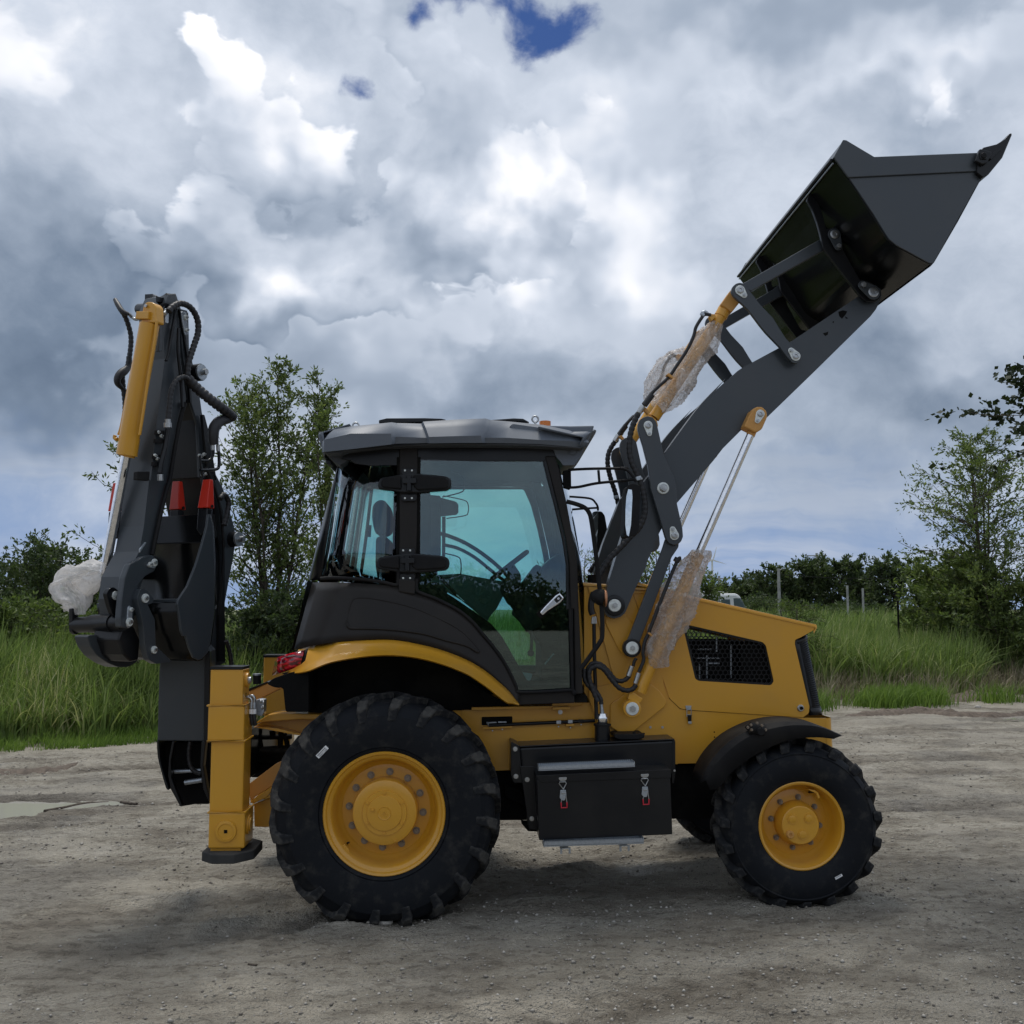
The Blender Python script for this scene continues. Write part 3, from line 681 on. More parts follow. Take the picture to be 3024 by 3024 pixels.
M['chrome'] = material('chromed_rod', m_metal((.93, .94, .97), .15, .05))
M['bronze'] = material('dull_wheel_nut', m_metal((.30, .25, .20), .45, .2, (20, 20, 20), .8))
M['copper'] = material('torn_copper_tape', m_metal((.62, .30, .16), .5, .3, (20, 20, 20), .6))
def m_rubber(t, out):
    p = pos(t); n = t.noise(p, 9., 6, .65); f2 = t.noise(p, 60., 5, .6)
    geo = t.new('ShaderNodeNewGeometry')
    c = t.mix(t.ss(n, .48, .72, 0., .34), (.008, .0095, .0125, 1), (.075, .07, .06, 1))
    principled(t, out, c, t.math('ADD', .58, t.math('MULTIPLY', n, .3)), spec=.2, bump=bumpn(t, t.math('ADD', n, f2), .22, .006))
M['rubber'] = material('tyre_rubber', m_rubber)
def m_tread(t, out):
    p = pos(t); n = t.noise(p, 14., 6, .7)
    c = t.mix(t.ss(n, .42, .68, 0., .62), (.014, .015, .017, 1), (.10, .094, .083, 1))
    principled(t, out, c, .85, spec=.25, bump=bumpn(t, n, .4, .01))
M['tread'] = material('dusty_tread_rubber', m_tread)
def m_hose(t, out):
    n = t.noise(pos(t), 60., 3, .5)
    principled(t, out, (.014, .014, .016, 1), .5, spec=.45, bump=bumpn(t, n, .1, .003))
M['hose'] = material('hose_rubber', m_hose)
def m_glass(tint, refl=.0, rough=.0):
    def f(t, out):
        tr = t.new('ShaderNodeBsdfTransparent'); t.put(tr.inputs[0], g3(tint))
        gl = t.new('ShaderNodeBsdfGlossy'); gl.inputs['Roughness'].default_value = rough; gl.inputs[0].default_value = (.9, .95, 1., 1)
        n = t.noise(pos(t), 1.6, 3, .5)
        fr = t.new('ShaderNodeFresnel'); fr.inputs[0].default_value = 1.5
        k = t.math('ADD', refl, t.math('MULTIPLY', fr.outputs[0], 1.3), clamp=True)
        mx = t.new('ShaderNodeMixShader'); t.put(mx.inputs[0], k); t.l.new(tr.outputs[0], mx.inputs[1]); t.l.new(gl.outputs[0], mx.inputs[2]); t.l.new(mx.outputs[0], out.inputs[0])
    return f
M['glass'] = material('green_tinted_glass', m_glass((.72, .90, .87), .025))
M['mirror'] = material('mirror_glass', m_metal((.85, .9, .9), .03, 0.))
def m_redglass(t, out):
    n = t.noise(t.vec('MULTIPLY', pos(t), (1., 1., 3.)), 22., 2, .4)
    principled(t, out, t.ramp(n, [(.4, g3((.09, .004, .008))), (.55, g3((.42, .006, .018))), (.7, g3((.75, .02, .04)))]), .12, spec=.6, **{'Coat Weight': .6})
M['redlens'] = material('red_tail_lens', m_redglass)
M['redcap'] = material('red_plastic_cap', m_paint((.55, .028, .012), .35, .03, .5))
M['redgrip'] = material('red_grip', m_paint((.60, .03, .05), .4, .0, .4))
M['label'] = material('white_sticker', m_paint((.80, .80, .80), .6, .0, .3, var=0.))
M['ink'] = material('black_ink', m_paint((.03, .03, .03), .6, .0, .3, var=0.))
def m_film(t, out):
    p = pos(t); v = t.voro(t.vec('ADD', p, t.vec('MULTIPLY', t.noise(p, 9., 3, .6, col=True), (.25, .25, .25))), 6., 'DISTANCE_TO_EDGE', 0, .6)
    n = t.noise(t.vec('MULTIPLY', p, (1., 1., .6)), 6., 2, .55, .8)
    w1 = t.noise(t.vec('ADD', p, (3.1, 0, 0)), 9., 2, .5, 1.5); w2 = t.noise(p, 21., 1, .5, 2.)
    lines = t.math('MAXIMUM', t.ss(t.math('ABSOLUTE', t.math('SUBTRACT', w1, .5)), .022, .0), t.ss(t.math('ABSOLUTE', t.math('SUBTRACT', w2, .5)), .030, .0, 0., .6))
    crease = t.math('MAXIMUM', t.ss(v, .035, .0), lines)
    a = t.math('ADD', .32, t.math('ADD', t.math('MULTIPLY', crease, .5), t.ss(n, .46, .66, 0., .34)), clamp=True)
    tr = t.new('ShaderNodeBsdfTransparent'); tr.inputs[0].default_value = (.97, .96, .95, 1)
    b = t.new('ShaderNodeBsdfPrincipled'); b.inputs['Base Color'].default_value = (.86, .84, .83, 1); b.inputs['Roughness'].default_value = .18; b.inputs['Specular IOR Level'].default_value = .7
    t.l.new(bumpn(t, t.math('ADD', n, t.math('MULTIPLY', crease, .6)), .9, .03), b.inputs['Normal'])
    tl = t.new('ShaderNodeBsdfTranslucent'); tl.inputs[0].default_value = (.8, .77, .76, 1)
    m1 = t.new('ShaderNodeMixShader'); m1.inputs[0].default_value = .45; t.l.new(b.outputs[0], m1.inputs[1]); t.l.new(tl.outputs[0], m1.inputs[2])
    mx = t.new('ShaderNodeMixShader'); t.put(mx.inputs[0], a); t.l.new(tr.outputs[0], mx.inputs[1]); t.l.new(m1.outputs[0], mx.inputs[2]); t.l.new(mx.outputs[0], out.inputs[0])
M['film'] = material('clear_plastic_film', m_film)
def m_bag(t, out):
    n = t.noise(pos(t), 7., 3, .6, 1.)
    tr = t.new('ShaderNodeBsdfTransparent'); b = t.new('ShaderNodeBsdfPrincipled'); b.inputs['Base Color'].default_value = (.88, .86, .84, 1); b.inputs['Roughness'].default_value = .25
    t.l.new(bumpn(t, n, .35, .02), b.inputs['Normal']); tl = t.new('ShaderNodeBsdfTranslucent'); tl.inputs[0].default_value = (.88, .86, .84, 1)
    m1 = t.new('ShaderNodeMixShader'); m1.inputs[0].default_value = .4; t.l.new(b.outputs[0], m1.inputs[1]); t.l.new(tl.outputs[0], m1.inputs[2])
    mx = t.new('ShaderNodeMixShader'); t.put(mx.inputs[0], t.ss(n, .3, .65, .35, .78)); t.l.new(tr.outputs[0], mx.inputs[1]); t.l.new(m1.outputs[0], mx.inputs[2]); t.l.new(mx.outputs[0], out.inputs[0])
M['bag'] = material('white_plastic_bag', m_bag)

# ---------------------------------------------------------------- wheels
def build_tyre(w, prof, lugpath, hgt, halfw, nlug, width, pitch0, ground_r, flip=1):
    """w = wheel Empty at axle centre, outer face lat 0; prof from near bead round to far bead"""
    ty = lathe('tyre', prof, 0, 0, M['rubber'], w, 110)
    for v in ty.data.vertices:
        if v.co.z < -ground_r: 
            v.co.x *= 1+.10*min(1, (-v.co.z-ground_r)/.04); v.co.z = -ground_r
    # one tread lug, pointing up at the top of the wheel
    for side in (0, 1):
        V = []
        for k, (r, y, a) in enumerate(lugpath):
            if side: y = width-y
            h, hw = hgt[k], math.radians(halfw[k]); a = math.radians(a)*flip
            p0, p1 = lugpath[max(k-1, 0)], lugpath[min(k+1, len(lugpath)-1)]
            tr, tyy = p1[0]-p0[0], (p1[1]-p0[1]); L = math.hypot(tr, tyy); nr, ny = tyy/L, -tr/L
            if side: ny = -ny
            for s, up in ((-1, -.25), (-.78, 1), (.78, 1), (1, -.25)):
                rr = r+nr*h*up; yy = y+ny*h*up; aa = a+s*hw
                V.append((rr*math.sin(aa), yy, rr*math.cos(aa)))
        n = len(lugpath); F = []
        for k in range(n-1):
            for j in range(3): F.append((k*4+j, k*4+j+1, k*4+5+j, k*4+4+j))
        F += [(0, 1, 2, 3), tuple(range((n-1)*4, n*4))[::-1]]
        me = bpy.data.meshes.new('tread_lug'); me.from_pydata(V, [], F); me.materials.append(M['tread'])
        bm = bmesh.new(); bm.from_mesh(me); bmesh.ops.recalc_face_normals(bm, faces=bm.faces[:]); bmesh.ops.bevel(bm, geom=[e for e in bm.edges if e.calc_face_angle(0) > .6], offset=.004, segments=1, affect='EDGES'); bm.to_mesh(me); bm.free()
        for i in range(nlug):
            o = link('tread_lug', me, w); o.rotation_euler = (0, math.radians(pitch0+360/nlug*(i+.5*side)), 0)
    return ty
def sticker(w, cx, cz, ang, L, Wd, y, text, sz):
    o = bpy.data.objects.new('sticker', None)
    c, s = math.cos(ang), math.sin(ang); q = lambda u, v: (cx+u*c-v*s, y, cz+u*s+v*c)
    st = prism('sticker', [q(-L/2, -Wd/2), q(L/2, -Wd/2), q(L/2, Wd/2), q(-L/2, Wd/2)], (0, .002, 0), M['label'], w, 0)
    V, F = [], []; x = -L*.42; rs = random.Random(4)
    while x < L*.36:
        b = rs.uniform(.0008, .0022)
        V += [q(x, Wd*.02), q(x+b, Wd*.02), q(x+b, Wd*.34), q(x, Wd*.34)]; n = len(V); F.append((n-4, n-3, n-2, n-1)); x += b+rs.uniform(.0008, .0025)
    V = [(a, b-.0006, c_) for a, b, c_ in V]
    me = bpy.data.meshes.new('barcode'); me.from_pydata(V, [], F); finish('barcode', me, M['ink'], st if st.parent is LOADER else st)
    if text:
        cu = bpy.data.curves.new('printed_number', 'FONT'); cu.body = text; cu.size = sz; cu.align_x = 'CENTER'; cu.extrude = .0002
        t0 = bpy.data.objects.new('print_source', cu); me = bpy.data.meshes.new_from_object(t0); bpy.data.objects.remove(t0)
        t = bpy.data.objects.new('printed_number', me); COL.objects.link(t); me.materials.clear(); me.materials.append(M['ink']); t.parent = st
        p = q(0, -Wd*.40); t.location = (p[0], y-.0008, p[2]); t.rotation_euler = (math.pi/2, -ang, 0)
    return st

RW = U1(G_, 929, 974, .03); RW.y = 0.; RWR = .665
rw = part('rear_wheel', loc=RW)
rim_r = .348
prof = [(.330, .06), (.337, .038), (.350, .030), (.364, .020), (.368, .026), (.373, .018), (.44, .004), (.50, .002), (.548, .010), (.552, .016), (.59, .034), (.615, .062), (.627, .11), (.632, .21)]
prof = prof+[(r, .42-y) for r, y in prof[::-1][1:]]
build_tyre(rw, prof, [(.520, .006, 0), (.585, .028, .6), (.613, .060, 2.2), (.628, .12, 6.5), (.633, .225, 15)], [.006, .022, .034, .038, .034], [2.6, 3.1, 3.6, 3.4, 2.6], 20, .42, 4, RW.z-.004)
lathe('rim', [(.352, .062), (.362, .032), (.357, .026), (.345, .030), (.338, .044), (.322, .050), (.314, .062), (.308, .085), (.300, .125), (.294, .15), (.28, .168), (.268, .172), (.258, .186)], 0, 0, M['yellow'], rw, 72).scale = (.957, 1, .957)
lathe('wheel_disc', [(.27, .178), (.262, .176), (.20, .172), (.185, .172), (.17, .172)], 0, 0, M['yellow'], rw, 64)
lathe('hub', [(.188, .175), (.188, .120), (.184, .075), (.180, .062), (.172, .058), (.126, .058), (.124, .050), (.100, .050), (.098, .044), (.090, .043), (1e-4, .043)], 0, 0, M['yellow'], rw, 64)
lathe('hub_emblem', [(.038, .0432), (.036, .040), (.033, .0425), (1e-4, .0425)], 0, 0, M['yellow'], rw, 28)
EM = [[(-.018, -.006), (.0, .018), (.018, -.006), (.012, -.006), (.0, .010), (-.012, -.006)], [(-.016, -.012), (-.010, -.012), (0, .002), (.010, -.012), (.016, -.012), (.004, .006), (-.004, .006)]]
prism('emblem_mark', [(x+.0, .0426, z) for x, z in EM[0]], (0, -.003, 0), M['yellow'], rw, 0)
prism('emblem_mark', [(x-.002, .0426, z-.006) for x, z in EM[1]], (0, -.003, 0), M['yellow'], rw, 0)
for k in range(12):
    a = math.radians(85-k*30); bolt((.214*math.cos(a), 0, .214*math.sin(a)), .0155, .172, M['bronze'], rw, 'wheel_nut', .022, 1.35)
for k in range(6):
    a = math.radians(90-k*60); bolt((.112*math.cos(a), 0, .112*math.sin(a)), .009, .051, M['yellow'], rw, 'hub_bolt', .007, 0)
bolt((-.066, 0, .02), .010, .043, M['yellow'], rw, 'oil_plug', .010, 1.3); bolt((.062, 0, -.155), .008, .059, M['yellow'], rw, 'oil_plug', .006, 0)
tube('valve_stem', [(-.225, .16, -.20), (-.215, .12, -.18), (-.205, .10, -.172)], .006, M['matte'], rw, 8)
prism('valve_guard', [(-.245, .07, -.185), (-.225, .07, -.175), (-.20, .07, -.205), (-.195, .07, -.235), (-.215, .07, -.225), (-.24, .07, -.21)], (0, .05, 0), M['yellow'], rw, .002)
sx = U(G_((487, 533))[0], .0)-RW
sticker(rw, sx.x, sx.z, math.radians(46), mlen(40, .0)*1.0, mlen(12.5, 0.), -.0015, 'SEB20T1LRS9', .0105)
mirror(rw)

FW = U1(N_, 1014, 1075, .07); FW.y = .04
fw = part('front_wheel', loc=FW)
prof = [(.240, .06), (.248, .035), (.262, .026), (.28, .014), (.33, .002), (.375, .004), (.405, .014), (.412, .010), (.42, .018), (.445, .05), (.452, .09), (.455, .15)]
prof = prof+[(r, .30-y) for r, y in prof[::-1][1:]]
build_tyre(fw, prof, [(.424, .012, 0), (.447, .034, .6), (.456, .07, 2.5), (.460, .12, 7), (.460, .165, 13)], [.004, .030, .034, .034, .030], [3.2, 4.0, 4.3, 4.0, 3.2], 19, .30, 7, FW.z-.06)
lathe('rim', [(.246, .058), (.252, .030), (.246, .026), (.236, .030), (.230, .046), (.224, .062), (.220, .10), (.212, .13), (.198, .148), (.190, .152), (.182, .164)], 0, 0, M['yellow'], fw, 64)
lathe('wheel_disc', [(.198, .158), (.19, .155), (.12, .150), (.10, .150)], 0, 0, M['yellow'], fw, 56)
lathe('hub', [(.128, .155), (.126, .10), (.112, .075), (.109, .052), (.104, .048), (1e-4, .048)], 0, 0, M['yellow'], fw, 56)
for k in range(8):
    a = math.radians(82-k*45); bolt((.146*math.cos(a), 0, .146*math.sin(a)), .0125, .150, M['bronze'], fw, 'wheel_nut', .022, 1.35)
for (x, z) in ((-.048, .036), (.050, .040), (.010, -.052)):
    lathe('hub_boss', [(.029, .049), (.028, .043), (.022, .0435), (.021, .041), (.018, .040), (1e-4, .040)], x, z, M['yellow'], fw, 24)
lathe('drain_plug', [(.022, .05), (.022, .030), (.019, .026), (.010, .026), (.009, .034), (1e-4, .034)], -.066, -.048, M['tan'], fw, 20)
prism('valve_guard', [(.045, .05, .205), (.09, .05, .20), (.11, .05, .185), (.12, .05, .155), (.108, .05, .15), (.098, .05, .18), (.075, .05, .19)], (0, .045, 0), M['yellow'], fw, .002)
tube('valve_stem', [(.088, .15, .17), (.088, .10, .18), (.087, .07, .185)], .006, M['matte'], fw, 8)
sx = U(N_((1312, 1485))[0], .05)-FW
sticker(fw, sx.x, sx.z, math.radians(27), mlen(23, .05), mlen(7, .05), .0012, '', .01)
mirror(fw)

# ---------------------------------------------------------------- chassis, hood and front frame
LB = .52                                  # sideways position of the body side plates
THK = 2*(MID-LB)
def mir_lat(l): return 2*MID-l
fr = part('front_frame')
side = I_((345, 620), (860, 655), (700, 850), (980, 1360), (1040, 1540))+M_((70, 1000), (160, 1086), (240, 1099), (1170, 1158), (1352, 1162), (1365, 1372), (1366, 1400))+M_((900, 1480), (380, 1528), (130, 1532))+H_((1665, 982), (1300, 992), (700, 1010), (230, 1036), (-100, 1045), (-100, 520), (600, 505), (950, 480))+I_((345, 1500),)
plate('side_plate', side, LB, .012, M['yellow'], fr, .002)
mirror(fr.children[0], fr).location = (0, 2*MID, 0)
fr.children[1].scale = (1, -1, 1)
nose = [U(p, LB) for p in M_((1180, 1160), (1350, 1162), (1364, 1372), (1366, 1400), (1180, 1400))]
# rounded front apron
def wrap_front(name, top, bot, lat, mat, par, out=.05, fr_w=THK):
    a = U(top, lat); b = U(bot, lat); rows = []
    for q in (a, b):
        row = [(q.x-.004, lat, q.z)]
        for k in range(6): t = math.pi/2*k/5; row.append((q.x+out*math.sin(t), lat+out*(1-math.cos(t)), q.z))
        row += [(x, 2*MID-y, z) for x, y, z in row[::-1]]; rows.append(row)
    return loft(name, rows, mat, par)
wrap_front('front_apron', M_((1345, 1162))[0], M_((1358, 1405))[0], LB, M['yellow'], fr)
for c in M_((17, 1235), (-82, 1235)): bolt(U(c, LB), mlen(4, LB), LB, M['steel'], fr, 'screw', .006, 0)
for c in M_((440, 1275), (442, 1316)): disc('bolt_hole', U(c, LB), mlen(2.2, LB), LB-.001, .002, M['dim'], fr, 10)
# raised boss plates that carry the loader arm
bp = plate('arm_mount_plate', rnd(I_((375, 640), (880, 690), (740, 700), (985, 1380), (1018, 1590), (950, 1640), (730, 1830), (640, 1832), (560, 1775), (440, 1700), (385, 1560), (385, 1470), (600, 1432), (455, 900)), 8), LB-.016, .014, M['yellow'], fr, .004)
plate('arm_mount_plate', rnd(I_((515, 930), (540, 860), (680, 850), (760, 990), (800, 1120), (790, 1180), (720, 1218), (655, 1190), (620, 1140)), 10), LB-.030, .014, M['yellow'], fr, .004)
plate('arm_mount_plate', rnd(I_((880, 1430), (960, 1490), (1015, 1570), (1010, 1612), (735, 1832), (640, 1835), (555, 1780), (560, 1600), (700, 1500)), 8), LB-.030, .014, M['yellow'], fr, .004)
# hood: one shell with rolled top edge, closed across
hood = part('engine_hood')
ho = I_((745, 700),)+[(1960, 1733)]+M_((235, 165), (1272, 400), (1246, 446), (1150, 500), (1100, 522), (1096, 555), (1216, 1068), (1210, 1120), (1165, 1155), (240, 1095), (165, 1084), (75, 1000), (12, 810))
gr = rnd(M_((190, 440), (200, 408), (240, 404), (835, 541), (862, 570), (926, 862), (905, 893), (880, 893), (312, 858), (284, 840)), 6)
plate('hood_side', rnd(ho, 4, 3), LB-.006, .012, M['yellow'], hood, .002, [gr])
c0 = hood.children[0]; mc = mirror(c0, hood); mc.location = (0, 2*MID, 0); mc.scale = (1, -1, 1)
def bridge(name, pts, lat, mat, par, r=.022, th=None):
    """sheet across the machine between the two sides, with rolled edges"""
    rows = []
    for p in pts:
        q = U(p, lat); row = [(q.x, lat, q.z-r)]
        for k in range(5): t = math.pi/2*k/4; row.append((q.x, lat+r*(1-math.cos(t)), q.z-r+r*math.sin(t)))
        row += [(x, 2*MID-y, z) for x, y, z in row[::-1]]; rows.append(row)
    return loft(name, rows, mat, par)
bridge('hood_top', [(1870, 1716)]+M_((100, 118), (235, 160), (600, 243), (1000, 335), (1276, 398), (1250, 446)), LB-.012, M['yellow'], hood)
tw = bridge('frame_top', I_((338, 606), (560, 622), (862, 645)), LB-.014, M['yellow'], fr, .02)
plate('edge_fold', M_((230, 172), (1268, 408), (1262, 424), (225, 190)), LB-.012, .008, M['yellow'], hood, .002)
# honeycomb grille
def honeycomb(name, poly, lat, cell, mat, par, wall=.16, th=.006):
    P = [U(p, lat) for p in poly]; xs = [q.x for q in P]; zs = [q.z for q in P]; R = cell/math.sqrt(3)
    def inside(x, z):
        c = False
        for i in range(len(P)):
            a, b = P[i-1], P[i]
            if (a.z > z) != (b.z > z) and x < (b.x-a.x)*(z-a.z)/(b.z-a.z)+a.x: c = not c
        return c
    V, F = [], []; i = 0; z = min(zs); row = 0
    while z < max(zs)+cell:
        x = min(xs)+(cell/2 if row % 2 else 0)
        while x < max(xs)+cell:
            if inside(x, z) or sum(inside(x+cell*.45*math.cos(t), z+cell*.45*math.sin(t)) for t in (0, 1.57, 3.14, 4.71)) >= 3:
                n = len(V)
                for y in (lat, lat+th):
                    for rr in (R*1.0, R*(1-wall)):
                        for k in range(6):
                            t = math.radians(30+60*k); V.append((x+rr*math.cos(t), y, z+rr*math.sin(t)))
                for k in range(6):
                    j = (k+1) % 6; F += [(n+k, n+j, n+6+j, n+6+k), (n+6+k, n+6+j, n+18+j, n+18+k)]
            x += cell
        z += R*1.5; row += 1
    me = bpy.data.meshes.new(name); me.from_pydata(V, [], F); return finish(name, me, mat, par)
honeycomb('side_grille', gr, LB+.010, mlen(14.3, LB), M['black'], hood).data
g2_ = mirror(bpy.data.objects['side_grille'], hood); g2_.location = (0, 2*MID, 0); g2_.scale = (1, -1, 1)
# solid ring behind the opening so the mesh is framed
gi = rnd(M_((210, 440), (215, 424), (245, 420), (828, 556), (850, 578), (908, 850), (890, 876), (318, 842), (298, 826)), 6)
plate('grille_frame', gr, LB+.004, .008, M['black'], hood, .001, [gi])
# front grille: perforated black sheet curved round the nose
def front_grille():
    g = part('front_grille', hood if False else LOADER)
    tl, tr, br, bl = M_((1104, 545), (1190, 485), (1352, 1120), (1218, 1105))
    a0, a1 = U(tl, LB), U(bl, LB); b0, b1 = U(tr, LB+.06), U(br, LB+.06)
    def surf(u, v):        # u along the wrap 0..1, v top to bottom
        R = .085; z = a0.z+(a1.z-a0.z)*v; x0 = a0.x+(a1.x-a0.x)*v
        W2 = MID-LB
        s = u*(W2+R)
        if s < .02: return Vector((x0-.01+s, LB+.004, z))
        s -= .02; arc = R*math.pi/2
        if s < arc: t = s/R; return Vector((x0+.01+R*math.sin(t), LB+.004+R*(1-math.cos(t)), z+.03*(1-v)*math.sin(t)))
        return Vector((x0+.01+R, LB+.004+R+(s-arc), z+.03*(1-v)))
    V, F = [], []; nu, nv = 44, 34
    H_len = abs(a0.z-a1.z)
    for r_ in range(nv):
        for c_ in range(nu):
            uc = (c_+.5*(r_ % 2)+.5)/nu; vc = (r_+.5)/nv
            if uc > .985 or uc < .02: continue
            n = len(V); du = .5/nu*1.0; dv = .5/nv*1.25
            for rr in (1.02, .70):
                for k in range(6):
                    t = math.radians(30+60*k); V.append(tuple(surf(min(max(uc+rr*du*math.cos(t)*1.15, 0), 1), min(max(vc+rr*dv*math.sin(t), -.02), 1.02))))
            for k in range(6): j = (k+1) % 6; F.append((n+k, n+j, n+6+j, n+6+k))
    me = bpy.data.meshes.new('grille_mesh'); me.from_pydata(V, [], F); o = finish('grille_mesh', me, M['black'], g); thicken(o, .003)
    m2 = mirror(o, g); m2.location = (0, 2*MID, 0); m2.scale = (1, -1, 1)
    # black border
    for v0, v1 in ((-.03, .02), (.955, 1.06)):
        rows = [[tuple(surf(u, v)+Vector((.003, -.003, 0))) for u in np.linspace(0, 1, 24)] for v in (v0, v1)]
        q = loft('grille_border', rows, M['black'], g); thicken(q, .006); q2 = mirror(q, g); q2.location = (0, 2*MID, 0); q2.scale = (1, -1, 1)
    rows = [[tuple(surf(u, v)+Vector((.0, -.003, 0))) for u in (0, .03, .06)] for v in np.linspace(-.03, 1.06, 8)]
    q = loft('grille_border', rows, M['black'], g); thicken(q, .006)
    return g
front_grille()
# engine and radiator seen as dark bulk through the grilles
eng = part('engine')
p0 = U1(M_, 560, 520, LB+.1); p1 = U1(M_, 1080, 1100, LB+.1)
box('radiator', (U1(M_, 640, 0, LB+.1).x, LB+.10, U1(M_, 0, 1110, LB+.1).z), (U1(M_, 1060, 0, LB+.1).x, mir_lat(LB+.10), U1(M_, 0, 560, LB+.1).z), M['dim'], eng)
box('engine_block', (U1(M_, 150, 0, LB+.2).x, LB+.20, U1(M_, 0, 1110, LB+.2).z), (U1(M_, 640, 0, LB+.2).x, mir_lat(LB+.22), U1(M_, 0, 530, LB+.2).z), M['dim'], eng)
box('engine_cover', (U1(M_, -300, 0, LB+.2).x, LB+.12, U1(M_, 0, 1400, LB+.2).z), (U1(M_, 230, 0, LB+.2).x, mir_lat(LB+.12), U1(M_, 0, 560, LB+.2).z), M['dim'], eng)
for a, b in (((300, 600), (420, 600)), ((378, 650), (378, 840)), ((300, 672), (480, 672)), ((318, 720), (318, 860)), ((390, 715), (480, 715)), ((458, 500), (458, 620)), ((575, 560), (575, 830))):
    rod('pipe', U1(M_, *a, LB+.12), U1(M_, *b, LB+.12), .006, M['galv'], eng, 8)
# latches
def toggle_latch(par, pts, lat, red=False):
    pass
lt = part('hood_latch')
plate('latch_plate', M_((205, 1060), (255, 1060), (248, 1095), (212, 1095)), LB-.012, .006, M['galv'], lt, .001)
tube('latch_loop', [U1(M_, 216, 1085, LB-.02), U1(M_, 216, 1150, LB-.02)], .003, M['steel'], lt, 6, sm=0)
tube('latch_loop', [U1(M_, 252, 1085, LB-.02), U1(M_, 252, 1135, LB-.02), U1(M_, 218, 1133, LB-.02)], .003, M['steel'], lt, 6, sm=0)
plate('latch_lever', M_((222, 1135), (256, 1135), (253, 1195), (228, 1195)), LB-.024, .010, M['matte'], lt, .002)
plate('lever_tip', rnd(M_((226, 1188), (257, 1188), (257, 1210), (228, 1210)), 3), LB-.027, .010, M['steel'], lt, .002)
disc('lock_ring', U1(M_, 1140, 1078, LB), mlen(10, LB), LB-.016, .012, M['steel'], hood, 20); disc('lock_core', U1(M_, 1144, 1078, LB), mlen(5, LB), LB-.024, .012, M['dim'], hood, 12)
# filler neck, lifting eye and small fittings above the frame top, behind the arm
rod('air_intake', U1(I_, 415, 640, .8), U1(I_, 415, 545, .8), .035, M['matte'], LOADER)

# chassis rail under the cab: recess, hydraulic line, brackets, bolts
ch = part('chassis_rail')
plate('chassis_plate', H_((-700, 560), (-100, 545), (700, 520), (960, 500), (960, 800), (240, 1030), (-700, 1045)), LB+.004, .012, M['yellow'], ch, .002)
plate('rail_edge', H_((-20, 522), (610, 510), (880, 492), (880, 508), (610, 530), (-20, 545)), LB-.05, .06, M['yellow'], ch, .002)
plate('cab_mount', rnd(H_((635, 512), (880, 505), (885, 470), (640, 480)), 3), LB-.06, .06, M['yellow'], ch, .004)
plate('mount_foot', H_((640, 520), (782, 516), (782, 538), (640, 542)), LB-.08, .07, M['yellow'], ch, .002)
bolt(U1(H_, 702, 560, LB-.05), .011, LB-.05, M['steel'], ch, 'bolt', .012, 1.3)
plate('recess_plate', rnd(H_((62, 600), (312, 595), (312, 660), (62, 668)), 3), LB-.006, .008, M['dim'], ch, .001)
tube('hydraulic_line', [U1(H_, 120, 668, LB-.03), U1(H_, 400, 655, LB-.03), U1(H_, 700, 642, LB-.03), U1(H_, 985, 630, LB-.03)], .011, M['black'], ch, 10)
tube('hydraulic_line', [U1(H_, 120, 668, LB-.02), U1(H_, 118, 650, LB-.02), U1(H_, 180, 643, LB-.02)], .007, M['galv'], ch, 8)
for x, y in ((690, 645), (785, 640), (870, 636)):
    plate('line_clamp', H_((x-19, y-16), (x+19, y-17), (x+19, y+12), (x-19, y+13)), LB-.045, .012, M['galv'] if x < 860 else M['black'], ch, .002)
plate('clamp_bracket', H_((750, 660), (818, 657), (818, 672), (750, 675)), LB-.05, .05, M['yellow'], ch, .001)
for x, y in ((150, 710), (230, 700), (688, 678), (785, 686), (872, 660)): bolt(U1(H_, x, y, LB-.01), .005, LB-.01, M['steel'], ch, 'bolt', .008, 0)
plate('clamp_bracket', H_((70, 682), (310, 672), (310, 690), (70, 700)), LB-.03, .03, M['yellow'], ch, .001)
for a, b in (((100, 640), (185, 655)), ((195, 635), (265, 650))):
    plate('hose_union', rnd(H_(a, (b[0], a[1]), b, (a[0], b[1])), 4), LB-.02, .016, M['galv'], ch, .003)
# belly and axles
be = part('axle')
box('belly', (U1(H_, -700, 0, LB).x, LB+.05, .45), (U1(M_, 1300, 0, LB).x, mir_lat(LB+.05), .78), M['dim'], be)
rod('rear_axle', Vector((RW.x, .30, RW.z)), Vector((RW.x, 2*MID-.30, RW.z)), .12, M['dim'], be)
rod('front_axle', Vector((FW.x, .26, FW.z)), Vector((FW.x, 2*MID-.26, FW.z)), .085, M['yellow'], be)
box('steering_knuckle', (FW.x-.10, .30, FW.z-.14), (FW.x+.08, .44, FW.z+.16), M['dim'], be, .02)
rod('tie_rod', Vector((FW.x-.28, .36, FW.z+.02)), Vector((FW.x-.28, 2*MID-.36, FW.z+.02)), .025, M['tan'], be)
box('front_axle_beam', (FW.x-.13, .42, FW.z-.08), (FW.x+.13, 2*MID-.42, FW.z+.13), M['dim'], be, .02)

